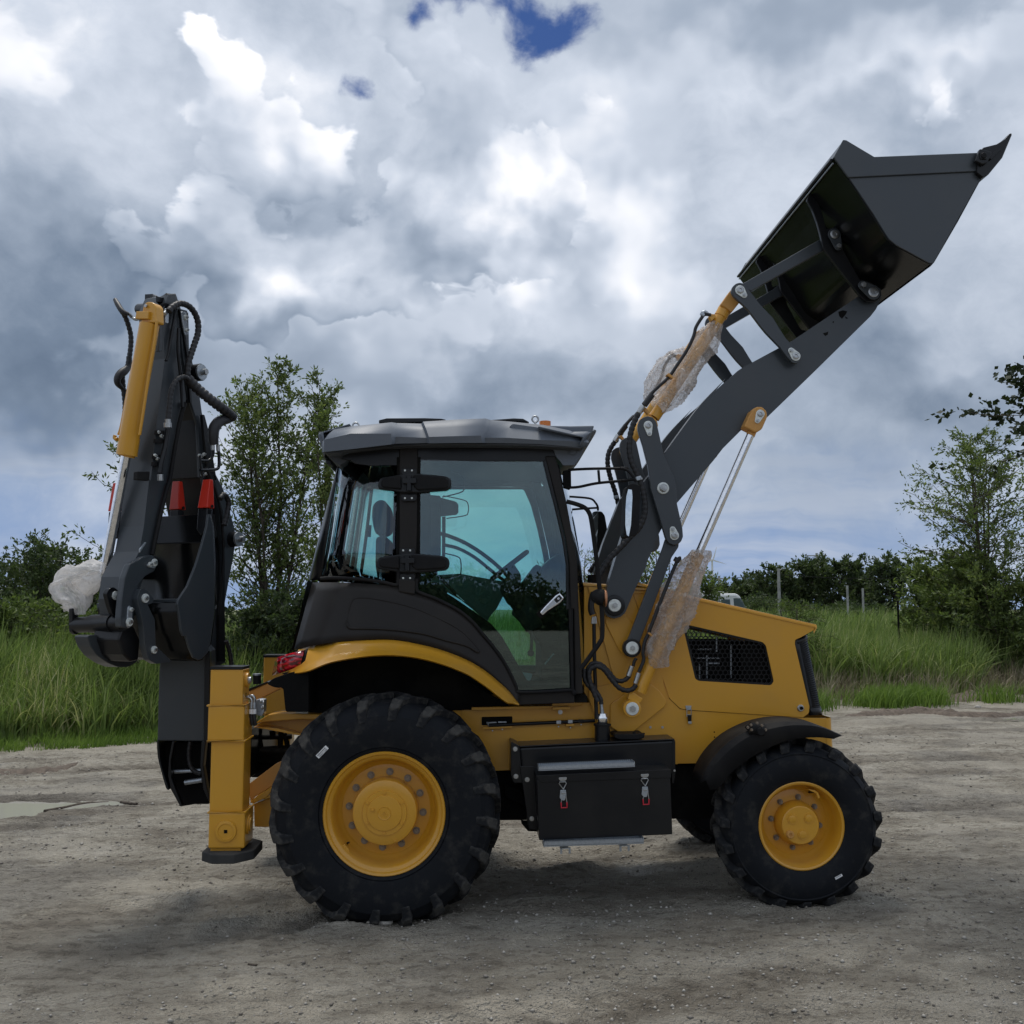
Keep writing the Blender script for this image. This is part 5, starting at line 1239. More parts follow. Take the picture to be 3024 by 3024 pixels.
plate('front_console', rnd(P_((1180, 440), (1400, 270), (1560, 150), (1640, 160), (1690, 400), (1690, 1380), (1620, 1440), (1400, 1440), (1400, 1080), (1330, 980), (1280, 900), (1130, 760), (1140, 700), (1230, 620)), 6), .90, .62, M['dim'], it, .02)
tube('crumpled_cover', [U1(P_, 1440, 640, .72), U1(P_, 1470, 480, .72), U1(P_, 1540, 300, .72), U1(P_, 1640, 200, .72)], [.03, .07, .09, .06], M['black'], it, 12)
tube('gear_lever', [U1(P_, 1290, 900, .8), U1(P_, 1300, 1040, .8), U1(P_, 1292, 1150, .8)], .010, M['matte'], it, 8); disc('lever_knob', U1(P_, 1292, 1155, .79), .022, .78, .04, M['matte'], it, 16)
disc('pedal', U1(P_, 1437, 1282, .8), .024, .8, .03, M['matte'], it, 16)
rod('pedal_arm', U1(P_, 1437, 1270, .8), U1(P_, 1530, 1160, .8), .006, M['galv'], it, 8)
plate('cab_floor', P_((500, 1280), (1700, 1280), (1700, 1345), (500, 1345)), FLAT-.03, .02, M['trim'], it, .004)
box('floor_mat', (U1(P_, 900, 0, .9).x, CL+.05, U1(P_, 0, 1470, .9).z-.02), (U1(P_, 1740, 0, .9).x, FLAT, U1(P_, 0, 1450, .9).z), M['dim'], it, .004)
plate('floor_glint', rnd(P_((1195, 1350), (1310, 1370), (1290, 1440), (1240, 1440)), 3), .9, .01, M['galv'], it, .002)
box('ceiling_lining', (U1(D_, 560, 0, .9).x, CL+.03, U1(D_, 0, 520, .6).z), (U1(E_, 1200, 0, .9).x, FLAT, U1(D_, 0, 440, .6).z), M['dim'], it, .01)

# roof shell
def roof():
    R = part('cab_roof')
    # stations along the roof: (lower lip px, fascia crest px, upper edge px, bulge)
    st = [(D_((325, 432))[0], D_((335, 345))[0], D_((395, 245))[0], .10), (D_((345, 430))[0], D_((350, 320))[0], D_((450, 215))[0], .02), (D_((600, 402))[0], D_((600, 262))[0], D_((640, 192))[0], 0),
          (D_((985, 357))[0], D_((980, 262))[0], D_((985, 158))[0], 0), (D_((1015, 350))[0], D_((1020, 290))[0], D_((1040, 165))[0], .035), (D_((1325, 343))[0], D_((1325, 300))[0], D_((1270, 170))[0], .035), (D_((1345, 347))[0], D_((1345, 292))[0], D_((1290, 150))[0], 0),
          (E_((300, 343))[0], E_((300, 285))[0], E_((300, 132))[0], 0), (E_((560, 343))[0], E_((545, 280))[0], E_((590, 120))[0], 0), (E_((590, 343))[0], E_((580, 300))[0], E_((640, 135))[0], .035), (E_((800, 346))[0], E_((800, 300))[0], E_((820, 150))[0], .045),
          (E_((1100, 352))[0], E_((1100, 320))[0], E_((1140, 182))[0], .05), (E_((1400, 378))[0], E_((1400, 330))[0], E_((1390, 235))[0], .05), (E_((1540, 385))[0], E_((1562, 345))[0], E_((1520, 292))[0], .07), (E_((1556, 380))[0], E_((1572, 345))[0], E_((1560, 320))[0], .10)]
    rows = []
    for lo, mid2, hi, bu in st:
        l0 = .13+bu
        a = U(lo, l0+.05); b = U(lo, l0+.005); c = U(mid2, l0-.01); c2 = U(((mid2[0]+hi[0])/2, mid2[1]*.45+hi[1]*.55), l0+.035); d = U(hi, l0+.08); e = Vector((d.x, l0+.30, d.z+.018)); m = Vector((d.x, MID, d.z+.03))
        half = [a, b, c, c2, d, e]; rows.append(half+[m]+[Vector((q.x, 2*MID-q.y, q.z)) for q in half[::-1]])
    o = loft('roof_shell', rows, M['roof'], R, sharp=58); thicken(o, .008)
    # front visor that rises to the upswept front lip
    nr, fr_ = U1(E_, 1562, 350, .20), U1(E_, 1628, 182, mir_lat(.35))
    vis = []
    for t in np.linspace(0, 1, 9):
        y = .16+(2*MID-.32)*t; k = math.sin(math.pi*t)**.5
        p_lo = Vector((nr.x-.05+.06*k, y, nr.z-.02)); p_hi = Vector((nr.x-.03+.15*k, y, nr.z+.03+.13*k)); p_in = Vector((nr.x-.30, y, nr.z+.09+.02*k))
        vis.append([p_lo, p_hi, p_hi+Vector((-.02, 0, .004)), p_in])
    o = loft('roof_visor', vis, M['roof'], R); thicken(o, .008)
    # rear lip likewise
    nb = U1(D_, 325, 430, .2); vis = []
    for t in np.linspace(0, 1, 9):
        y = .22+(2*MID-.44)*t; k = math.sin(math.pi*t)**.5
        vis.append([Vector((nb.x+.02-.06*k, y, nb.z+.0)), Vector((nb.x-.0-.08*k, y, nb.z+.12+.05*k)), Vector((nb.x+.16, y, nb.z+.17+.01*k))])
    o = loft('roof_tail', vis, M['roof'], R); thicken(o, .008)
    under = D_((335, 432), (600, 404), (1000, 362))+E_((50, 350), (600, 350), (1100, 358), (1530, 388), (1490, 400), (1000, 372), (300, 365))+D_((900, 378), (560, 420), (490, 450), (380, 450))
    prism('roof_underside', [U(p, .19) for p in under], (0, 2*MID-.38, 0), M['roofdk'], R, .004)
    plate('lamp_housing', rnd(E_((1225, 372), (1530, 392), (1500, 480), (1435, 560), (1330, 562), (1300, 520), (1262, 480)), 4), .30, 2*MID-.6, M['roof'], R, .012)
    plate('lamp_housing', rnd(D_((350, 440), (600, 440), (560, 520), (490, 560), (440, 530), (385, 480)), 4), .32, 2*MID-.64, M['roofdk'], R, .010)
    plate('work_lamp', rnd(D_((360, 505), (400, 510), (420, 545), (405, 555), (362, 545)), 3), .45, .12, M['black'], R, .004)
    plate('lamp_recess', rnd(E_((1410, 400), (1465, 405), (1440, 460), (1385, 455)), 4), .285, .03, M['roof'], R, .006)
    plate('side_rib', rnd(E_((815, 195), (850, 165), (1130, 205), (1158, 212), (1115, 245), (840, 205)), 4), .215, .04, M['roof'], R, .010)
    o = plate('visor_end', E_((1130, 180), (1400, 186), (1628, 181), (1566, 352), (1556, 384), (1400, 335), (1250, 262)), .29, .05, M['roof'], R, .01)
    o = plate('tail_end', D_((282, 258), (412, 238), (400, 300), (335, 425), (322, 400)), .30, .05, M['roof'], R, .01)
    # hatch and bits on the roof
    for pts, l0, w in ((D_((865, 160), (865, 130), (940, 112), (1300, 110), (1460, 116), (1505, 126), (1290, 150)), .55, .7), (E_((640, 128), (860, 112), (950, 116), (1012, 150), (900, 145)), .5, .8)):
        plate('roof_hatch', pts, l0, w, M['black'], R, .006)
    for cx, cy, r_, l in ((1064, 122, 30, .45), ):
        q = U1(E_, cx, cy, l); rr_ = mlen(r_/3.22, l)
        tube('lifting_eye', [q+Vector((rr_*math.cos(t), 0, rr_*math.sin(t))) for t in np.linspace(0, 2*math.pi, 17)], .006, M['steel'], R, 8, sm=0); rod('eye_shank', q-Vector((0, 0, rr_)), q-Vector((0, 0, rr_+.02)), .008, M['steel'], R, 8)
    q = U1(D_, 646, 185, .5); rr_ = mlen(30/3.22, .5)
    tube('lifting_eye', [q+Vector((rr_*math.cos(t), 0, rr_*math.sin(t))) for t in np.linspace(0, 2*math.pi, 17)], .006, M['steel'], R, 8, sm=0)
    q = U1(E_, 1158, 170, .6); rod('beacon', q-Vector((0, 0, .03)), q+Vector((0, 0, .018)), mlen(17, .6), M['orange'], R, 24)
    return R
roof()

# mirrors and their brackets
mr = part('side_mirror')
ML = -.02
tube('mirror_arm', [U(p, ML+.30*(1-k)) for p, k in zip(E_((1385, 605), (1480, 598), (1660, 592), (1932, 590)), (0, .2, .55, .85))]+[U(p, ML) for p in J_((430, 910), (490, 930), (540, 985), (575, 1040))], .0085, M['matte'], mr, 8)
tube('mirror_arm', [U(p, ML+.30*(1-k)) for p, k in zip(E_((1385, 772), (1480, 766), (1660, 730), (1932, 705)), (0, .2, .55, .85))]+[U(p, ML) for p in J_((440, 1030), (555, 1014))], .0085, M['matte'], mr, 8)
rod('arm_stay', U1(J_, 216, 930, ML+.1), U1(J_, 226, 1042, ML+.1), .008, M['matte'], mr, 8)
plate('arm_mount', rnd(E_((1330, 610), (1405, 600), (1408, 770), (1395, 790), (1335, 770)), 3), CL-.02, .05, M['dim'], mr, .006)
mh = J_((478, 1130), (500, 1075), (545, 1058), (600, 1075), (612, 1110), (605, 1450), (585, 1530), (520, 1560), (480, 1565), (460, 1530), (468, 1350))
plate('mirror_housing', rnd(cat(mh, 2), 3), ML-.03, .15, M['matte'], mr, .02)
g = loft('mirror_face', [[U(p, ML-.034), U(q, ML-.034)] for p, q in zip(J_((500, 1110), (482, 1180), (474, 1300), (472, 1450), (486, 1545)), J_((534, 1115), (540, 1180), (534, 1300), (526, 1450), (505, 1558)))], M['mirror'], mr)
mf = part('side_mirror')
ML2 = mir_lat(.06)
tube('mirror_arm', [U(p, ML2-.1*(1-k)) for p, k in zip(E_((1372, 858), (1450, 862), (1590, 878), (1640, 920), (1660, 960), (1660, 992)), (0, .3, 1, 1, 1, 1))], .0085, M['matte'], mf, 8)
tube('mirror_arm', [U(p, ML2-.1*(1-k)) for p, k in zip(E_((1395, 982), (1560, 970), (1652, 965)), (0, .5, 1))], .0085, M['matte'], mf, 8)
plate('mirror_housing', rnd(E_((1668, 995), (1700, 1000), (1728, 1040), (1752, 1180), (1738, 1220), (1700, 1370), (1668, 1392), (1650, 1388)), 5), ML2-.06, .14, M['matte'], mf, .012)
q = [U(p, ML2-.05) for p in rnd(E_((1592, 1030), (1620, 1000), (1672, 995), (1700, 1060), (1730, 1190), (1690, 1370), (1665, 1390), (1648, 1380)), 5)]
prism('mirror_face', q, (0, .01, 0), M['mirror'], mf, 0)
# guard tube beside the windscreen, rubber boot and copper tape
gt = part('grab_rail')
tube('rail_tube', [U(p, CL-.10) for p in E_((1362, 905), (1440, 925), (1530, 960), (1575, 1010), (1600, 1100), (1640, 1400), (1675, 1720))]+[U(p, CL-.10) for p in I_((490, 850), (492, 1040), (470, 1100), (400, 1200), (320, 1310))], .014, M['matte'], gt, 10)
q = U1(I_, 468, 738, CL-.10); tube('rubber_boot', [U1(I_, 430, 770, CL-.1), U1(I_, 450, 745, CL-.1), U1(I_, 480, 730, CL-.1), U1(I_, 505, 735, CL-.1)], [.03, .055, .055, .045], M['matte'], gt, 16, sm=4)
tube('torn_tape', [U1(I_, 506, 738, CL-.1), U1(I_, 515, 737, CL-.1), U1(I_, 527, 737, CL-.1)], [.046, .054, .046], M['copper'], gt, 14, sm=2)
# pipes and hoses in front of the cab
hz_ = part('hydraulic_hose')
tube('sleeved_hose', [U(p, .38) for p in I_((425, 690), (405, 760), (402, 830), (415, 870))], .020, M['hose'], hz_, 10)
plate('hose_fitting', rnd(I_((412, 885), (445, 885), (450, 945), (404, 945)), 2), .36, .03, M['steel'], hz_, .003)
tube('steel_pipe', [U1(I_, 425, 945, .38), U1(I_, 430, 1250, .38), U1(I_, 442, 1600, .38), U1(I_, 445, 1720, .38)], .012, M['black'], hz_, 8)
tube('sleeved_hose', [U(p, .34) for p in I_((345, 1310), (350, 1400), (400, 1470), (450, 1510), (480, 1560), (484, 1600))], .014, M['hose'], hz_, 10, .028)
tube('sleeved_hose', [U(p, .36) for p in I_((475, 1560), (430, 1470), (375, 1400), (370, 1330), (410, 1268), (480, 1275), (540, 1330), (600, 1400), (655, 1410), (700, 1385), (715, 1350))], .014, M['hose'], hz_, 10, .028)
tube('sleeved_hose', [U(p, .33) for p in I_((455, 1580), (400, 1440), (385, 1360), (400, 1310), (450, 1290), (510, 1320), (570, 1400), (630, 1465), (690, 1488), (740, 1475), (768, 1440))], .015, M['hose'], hz_, 10, .028)
for a, b in (((735, 1290), (705, 1370)), ((790, 1345), (762, 1430))):
    rod('hose_fitting', U1(I_, *a, .345), U1(I_, *b, .345), .015, M['steel'], hz_, 8)
tube('steel_pipe', [U1(I_, 745, 1290, .345), U1(I_, 755, 1250, .345), U1(I_, 772, 1225, .345)], .010, M['black'], hz_, 8)

# ---------------------------------------------------------------- front loader: arms, bell cranks, cylinders, bucket
AL, AT = .42, .11                          # near arm plate: sideways position and thickness
la = part('loader_arm')
arm = I_((506, 812), (512, 760), (535, 635), (660, 220))+J_((636, 1055), (700, 975), (835, 785))+cat(J_((835, 785), (1010, 540), (1200, 292), (1430, 55)), 4, False)[1:]+cat(K_((700, 1590), (870, 1400), (1000, 1290), (1080, 1215), (1180, 1155)), 3, False)+K_((1475, 995), (1690, 880))+L_((880, 1075), (925, 1022), (965, 1022), (998, 1050), (1002, 1095), (985, 1140), (965, 1180), (930, 1225))+K_((1932, 1245), (1400, 1760))+J_((1810, 436), (1590, 532), (1400, 722), (1310, 838), (960, 1245))+I_((965, 190), (915, 290), (915, 322), (860, 430), (850, 480), (770, 640), (690, 830), (675, 860), (640, 888), (590, 902), (540, 885), (512, 850))
plate('arm_plate', arm, AL, AT, M['grey'], la, .006)
c = U1(I_, 590, 795, AL); lathe('pivot_ring', [(mlen(31, AL), AL-.001), (mlen(31, AL), AL-.018), (mlen(28, AL), AL-.022), (mlen(20, AL), AL-.022)], c.x, c.z, M['black'], la, 36)
disc('pivot_washer', c, mlen(18.5, AL), AL-.030, .012, M['washer'], la, 36); bolt(c, .017, AL-.030, M['steel'], la, 'pivot_bolt', .016, 0)
mirror(la)
for k, pts in enumerate((((720, 1195), (750, 1185), (778, 1192), (770, 1210), (745, 1240), (728, 1225)), ((620, 1335), (655, 1325), (650, 1345), (635, 1352)), ((680, 1262), (692, 1255), (690, 1268)), ((765, 1225), (785, 1238), (770, 1240)))):
    plate('paint_scuff', L_(*pts), AL-.002, .002, M['dim'], la, 0)
cb = part('cross_tube'); 
for p in (I_((760, 420))[0], J_((1500, 330))[0]):
    q = U(p, AL+.1); rod('tube', Vector((q.x, AL+.09, q.z)), Vector((q.x, 2*MID-AL-.09, q.z)), .05, M['grey'], cb, 24)

# bell crank and the link below it
bc = part('bell_crank')
bell = J_((592, 540), (594, 490), (610, 450), (645, 425), (690, 414), (735, 428), (768, 468), (778, 510), (840, 790), (882, 882), (938, 1005), (960, 1120), (965, 1250), (1016, 1480), (1022, 1560), (1005, 1605), (975, 1634), (930, 1642), (885, 1622), (855, 1575), (800, 1390), (750, 1225), (714, 1110), (700, 980), (690, 900), (640, 700), (605, 590))
plate('crank_plate', rnd(bell, 3, 2), AL-.075, .035, M['grey'], bc, .004)
plate('crank_plate', rnd(bell, 3, 2), AL+.13, .035, M['grey'], bc, .004)
teardrop(J_((690, 502))[0], 13.5, J_((703, 582))[0], 7, AL-.083, M['washer'], bc)
teardrop(J_((940, 1550))[0], 13.5, J_((924, 1492))[0], 9, AL-.083, M['washer'], bc)
c = U1(J_, 832, 1100, AL-.08); disc('pivot_washer', c, mlen(17.5, AL), AL-.085, .012, M['washer'], bc, 36); disc('pivot_washer', c, mlen(12, AL), AL-.095, .012, M['steel'], bc, 30); bolt(c, .020, AL-.095, M['steel'], bc, 'pivot_bolt', .016, 0)
mirror(bc)
lk = part('lift_link')
plate('link_plate', rnd(I_((985, 330), (1010, 250), (1060, 230), (1120, 250), (1115, 320), (1060, 400), (798, 1092), (795, 1145), (770, 1185), (735, 1203), (700, 1190), (672, 1160), (665, 1125), (690, 1090), (712, 1050)), 4, 2), AL-.038, .035, M['grey'], lk, .004)
c = U1(I_, 735, 1142, AL-.04); disc('link_eye', c, mlen(27, AL), AL-.048, .05, M['black'], lk, 30); disc('pivot_washer', c, mlen(19, AL), AL-.058, .012, M['washer'], lk, 36); bolt(c, .016, AL-.058, M['steel'], lk, 'pivot_bolt', .014, 0)
mirror(lk)

# tilt cylinder between bell crank and tipping links
tc = part('tilt_cylinder')
TLc = AL+.06
a = U1(J_, 700, 505, TLc); b = U1(K_, 1090, 290, TLc)
rod('cylinder_tube', U1(J_, 745, 430, TLc), U1(K_, 905, 560, TLc), mlen(17.5, TLc), M['yellow'], tc, 28)
plate('cylinder_eye', rnd(J_((640, 470), (700, 400), (770, 440), (790, 520), (710, 570), (640, 550)), 10), TLc-.03, .06, M['yellow'], tc, .006)
rod('gland', U1(K_, 880, 600, TLc), U1(K_, 930, 510, TLc), mlen(20, TLc), M['yellow'], tc, 28)
rod('piston_rod', U1(K_, 905, 560, TLc), U1(K_, 1020, 400, TLc), mlen(8, TLc), M['tan'], tc, 20)
plate('rod_clevis', rnd(K_((880, 460), (1000, 290), (1060, 250), (1120, 300), (1108, 425), (1010, 548), (960, 510)), 4, 2), TLc-.055, .10, M['tan'], tc, .006)
tube('feed_pipe', [U(p, TLc-.05) for p in K_((770, 580), (700, 575), (660, 620), (600, 720), (580, 800), (540, 900), (480, 1010), (380, 1160), (290, 1290), (180, 1390), (90, 1480), (20, 1580))], .011, M['hose'], tc, 10)
tube('feed_pipe', [U(p, TLc-.06) for p in K_((100, 1490), (55, 1550), (10, 1610))], .020, M['hose'], tc, 10, sm=2)
tube('pipe_elbow', [U(p, TLc-.05) for p in K_((690, 590), (670, 570), (700, 540), (745, 575))], [.016, .014, .010, .008], M['galv'], tc, 8, sm=2)
plate('port', rnd(K_((745, 600), (760, 565), (820, 570), (830, 600), (780, 650)), 3), TLc-.05, .04, M['yellow'], tc, .004)
plate('pipe_clip', K_((262, 1262), (290, 1240), (350, 1290), (330, 1305)), TLc-.075, .05, M['tan'], tc, .002)
plate('port', rnd(J_((640, 345), (665, 330), (700, 370), (690, 400)), 3), TLc-.05, .04, M['tan'], tc, .004)
for a_, b_ in (((640, 320), (600, 385)),): rod('hose_fitting', U1(J_, *a_, TLc-.06), U1(J_, *b_, TLc-.06), .018, M['steel'], tc, 8)
mirror(tc)
# hoses that feed the tilt cylinders
hs = part('boom_hose')
tube('sleeved_hose', [U(p, AL-.06) for p in J_((595, 390), (545, 500), (515, 620), (510, 740), (530, 850), (580, 960), (620, 1050), (645, 1150), (660, 1270), (650, 1370), (600, 1480), (520, 1560), (450, 1640), (380, 1710), (300, 1800), (220, 1930))], .018, M['hose'], hs, 10, .030)
plate('hose_clamp', rnd(J_((572, 992), (622, 980), (632, 1018), (582, 1030)), 3), AL-.085, .03, M['galv'], hs, .003); bolt(U1(J_, 625, 1010, AL-.09), .007, AL-.09, M['steel'], hs, 'bolt', .008, 0)
l2 = mir_lat(AL)+.02
tube('sleeved_hose', [U(p, l2) for p in J_((395, 635), (345, 700), (310, 780), (305, 880), (330, 1000), (370, 1120), (400, 1230), (420, 1330), (400, 1450), (340, 1600), (260, 1720), (130, 1900))], .018, M['hose'], hs, 10, .030)
plate('hose_clamp', rnd(J_((362, 1172), (408, 1162), (416, 1196), (370, 1204)), 3), l2-.03, .03, M['galv'], hs, .003)
rod('hose_fitting', U1(J_, 440, 570, l2), U1(J_, 385, 635, l2), .018, M['steel'], hs, 8)
tube('feed_pipe', [U(p, l2) for p in J_((550, 415), (500, 470), (455, 540), (430, 580))], .012, M['hose'], hs, 8)

# tipping links
tpl = part('tipping_link')
lnk = K_((1002, 310), (1015, 260), (1055, 222), (1100, 210), (1150, 222), (1195, 275), (1330, 455), (1480, 612), (1555, 735), (1630, 850), (1770, 985), (1812, 1045), (1800, 1100), (1755, 1135), (1700, 1125), (1640, 1060), (1555, 945), (1400, 785), (1330, 700), (1195, 520), (1110, 440), (1030, 370))
plate('link_plate', rnd(lnk, 4, 2), AL-.075, .028, M['grey'], tpl, .003)
plate('link_plate', rnd(lnk, 4, 2), AL+.16, .028, M['grey'], tpl, .003)
teardrop(K_((1105, 295))[0], 15, K_((1152, 352))[0], 9, AL-.083, M['washer'], tpl)
teardrop(K_((1740, 1048))[0], 14.5, K_((1688, 985))[0], 9, AL-.083, M['washer'], tpl)
plate('bucket_link', K_((1110, 235), (1145, 215), )+L_((600, 722), (680, 660), (735, 680), (735, 740), (640, 785), (150, 1062)), AL+.00, .045, M['grey'], tpl, .005)
mirror(tpl)

# lifting cylinder
lc = part('lift_cylinder')
LL = AL-.005-.035
a = U1(J_, 1665, 590, LL); b = U1(I_, 1290, 345, LL)
rod('piston_rod', a, U1(I_, 1280, 370, LL), mlen(11.6, LL), M['chrome'], lc, 28)
plate('rod_clevis', rnd(J_((1602, 515), (1650, 410), (1680, 350), (1725, 325), (1775, 325), (1815, 362), (1825, 420), (1772, 540), (1715, 572)), 6, 3), LL-.055, .11, M['tan'], lc, .008)
rod('rod_neck', U1(J_, 1685, 545, LL), U1(J_, 1662, 600, LL), mlen(13, LL), M['tan'], lc, 20)
teardrop(J_((1757, 393))[0], 13, J_((1730, 458))[0], 8, LL-.063, M['washer'], lc)
rod('cylinder_tube', U1(I_, 1275, 375, LL), U1(I_, 800, 1480, LL), mlen(19, LL), M['yellow'], lc, 32)
rod('end_collar', U1(I_, 812, 1455, LL), U1(I_, 795, 1500, LL), mlen(20, LL), M['yellow'], lc, 32)
plate('end_foot', rnd(I_((715, 1505), (745, 1500), (825, 1555), (815, 1580), (790, 1600), (700, 1560)), 4), LL-.03, .06, M['yellow'], lc, .006)
c = U1(I_, 730, 1632, LL); lathe('cylinder_eye', [(1e-4, -.035), (mlen(26, LL)-.004, -.035), (mlen(26, LL), -.031), (mlen(26, LL), .04)], c.x, c.z, M['yellow'], lc, 36, y0=LL)
disc('pivot_washer', c, mlen(19, LL), LL-.045, .012, M['washer'], lc, 36); bolt(c, .020, LL-.045, M['steel'], lc, 'pivot_bolt', .016, 0)
tube('side_pipe', [U(p, LL-.05) for p in I_((1135, 410), (1100, 440), (985, 720), (870, 1020), (840, 1090), (825, 1180), (830, 1240), (790, 1340))], .011, M['hose'], lc, 10)
plate('pipe_clip', I_((860, 1018), (880, 1015), (912, 1045), (900, 1055)), LL-.065, .05, M['tan'], lc, .002)
rod('pipe_joint', U1(I_, 1110, 410, LL-.05), U1(I_, 1092, 440, LL-.05), .020, M['hose'], lc, 12)
mirror(lc)

# bucket: shell extruded across from the side outline
bk = part('front_bucket')
M['hollow'] = material('glossy_black_bucket_paint', m_paint((.004, .0045, .005), .22, .0, .35, .0))
SB = -.10; WB = 2.2
def across(p, w=WB): return U(p, SB)+Vector((0, w, 0))
A0, A1, A2, A3, A4, A5, A6 = L_((745, 76), (692, 186), (790, 318), (950, 558), (1040, 708), (1320, 878), (1660, 305))
side_plate_pts = L_((752, 72), (772, 74), (955, 183), (1640, 156), (1668, 290), (1345, 872), (1330, 880), (1310, 876), (1100, 762), (1052, 722), (1030, 690), (950, 558), (790, 320), (688, 186))
for y0 in (0., WB):
    o = prism('side_wall', [U(p, SB)+Vector((0, y0, 0)) for p in side_plate_pts], (0, .014 if y0 == 0 else -.014, 0), M['grey'], bk, .003)
o = prism('side_stiffener', [U(p, SB-.012) for p in L_((752, 72), (772, 74), (955, 183), (1640, 156), (1668, 292), (1612, 278), (786, 318), (690, 186))], (0, .014, 0), M['grey'], bk, .004)
o = prism('side_stiffener', [q.co for q in []] or [U(p, SB)+Vector((0, WB-.002, 0)) for p in L_((752, 72), (772, 74), (955, 183), (1640, 156), (1668, 292), (1612, 278), (786, 318), (690, 186))], (0, .014, 0), M['grey'], bk, .004)
shell = [A1]+[A2, A3]+cat([A3, L_((1000, 640))[0], L_((1050, 718))[0], L_((1110, 765))[0]], 3, False)[1:]+[A5]
rows = []
for p in shell+cat([A5, L_((1334, 878))[0], L_((1345, 866))[0], L_((1500, 600))[0]], 2, False)[1:]+[A6, L_((1850, 32))[0]]:
    q = U(p, SB); rows.append([Vector((q.x, SB+.010+(WB-.02)*t, q.z)) for t in np.linspace(0, 1, 6)])
o = loft('bucket_shell', rows, M['hollow'], bk, smooth=False); thicken(o, .012)
# upper rear lip: channel, its edge highlight put on as a pale rod
q0, q1 = U(A1, SB), U(L_((752, 90))[0], SB)
prism('rear_lip', [U(p, SB)+Vector((0, .012, 0)) for p in L_((690, 186), (705, 205), (722, 196), (772, 84), (752, 78))], (0, WB-.024, 0), M['black'], bk, .002)
a = U(L_((703, 205))[0], SB)+Vector((-.010, .02, -.012)); rod('lip_highlight', a, a+Vector((0, WB-.04, 0)), .0055, M['galv'], bk, 8)
a2 = U(L_((694, 190))[0], SB)+Vector((-.012, .02, -.006)); rod('lip_bead', a2, a2+Vector((0, WB-.04, 0)), .010, M['black'], bk, 8)
rod('lip_end', U(L_((150, 880))[0], SB+WB), U(L_((100, 965))[0], SB+WB), .03, M['black'], bk, 12) if False else None
# cutting edge and the corner tooth
prism('cutting_edge', [U(p, SB)+Vector((0, -.004, 0)) for p in L_((1640, 300), (1665, 318), (1700, 300), (1790, 190), (1852, 42), (1848, 28), (1800, 75), (1700, 250))], (0, WB+.008, 0), M['grey'], bk, .004)
ct = prism('corner_tooth', [U(p, SB-.03) for p in L_((1640, 156), (1668, 122), (1755, 100), (1808, 68), (1838, 32), (1850, 28), (1853, 42), (1822, 110), (1790, 190), (1740, 250), (1700, 300), (1665, 318), (1625, 285))], (0, .05, 0), M['black'], bk, .004)
plate('tooth_block', rnd(L_((1615, 210), (1645, 130), (1722, 150), (1722, 170), (1690, 225), (1660, 232)), 3), SB-.055, .03, M['black'], bk, .006)
plate('tooth_block', rnd(L_((1645, 150), (1688, 156), (1690, 200), (1648, 196)), 2), SB-.062, .02, M['black'], bk, .004); disc('tooth_bolt', U1(L_, 1668, 176, SB-.06), .018, SB-.068, .01, M['matte'], bk, 16)
plate('tooth_wedge', L_((1700, 190), (1735, 150), (1790, 130), (1720, 200)), SB-.045, .02, M['black'], bk, .002)
# hinge ribs on the back
def rib(lat):
    r = part('hinge_rib', bk)
    pts = L_((512, 462), (545, 415), (590, 480), (620, 560), (640, 660), (695, 640), (745, 680), (750, 790), (800, 880), (860, 985), (930, 1000), (990, 1040), (1002, 1090), (975, 1125), (905, 1130), (860, 1090), (620, 780), (605, 700), (580, 610), (550, 530))
    plate('rib_plate', rnd(pts, 5, 2), lat, .025, M['black'], r, .003)
    plate('rib_plate', rnd(pts, 5, 2), lat+.13, .025, M['black'], r, .003)
    return r
r = rib(AL-.05)
disc('pin_boss', U1(L_, 695, 690, AL-.06), mlen(20, AL), AL-.075, .03, M['black'], r, 26); teardrop(L_((695, 690))[0], 19, L_((720, 768))[0], 12, AL-.085, M['grey'], r)
teardrop(L_((948, 1068))[0], 22, L_((880, 1022))[0], 14, AL-.085, M['grey'], r)
r2 = mirror(r, bk); r2.location = (0, 2*MID, 0); r2.scale = (1, -1, 1)
for lat, nm in ((.05, 0), (1.02-.1, 1), (1.72, 2)):
    pts = L_((600, 300), (690, 470), (760, 700), (830, 850), (890, 900), (960, 950), (990, 900))
    if nm == 1: continue

# ================================================================ digging arm at the rear
PHI = math.radians(25); WV = Vector((math.cos(PHI), -math.sin(PHI), 0)); BV = Vector((-math.sin(PHI), -math.cos(PHI), 0))  # width axis, toward-camera axis
KP = U1(C_, 330, 600, .72)                # king post
def Wp(p, off=0., O=None):
    """point on the arm's own side plane, off metres toward its near side"""
    return UP(p, (O or KP)+WV*off, WV)
def arm_plate(name, pts, off, th, mat, par, bev=.004): return prism(name, [Wp(p, off) for p in pts], -WV*th, mat, par, bev)
def arm_disc(name, p, r, off, th, mat, par, seg=24):
    c = Wp(p, off); return rod(name, c, c-WV*th, r, mat, par, seg)
def arm_bolt(p, r, off, par, mat='steel'):
    c = Wp(p, off); rod('pin_washer', c-WV*.004, c+WV*.006, r, M['washer'], par, 20); rod('pin_bolt', c+WV*.006, c+WV*.018, r*.5, M[mat], par, 6)

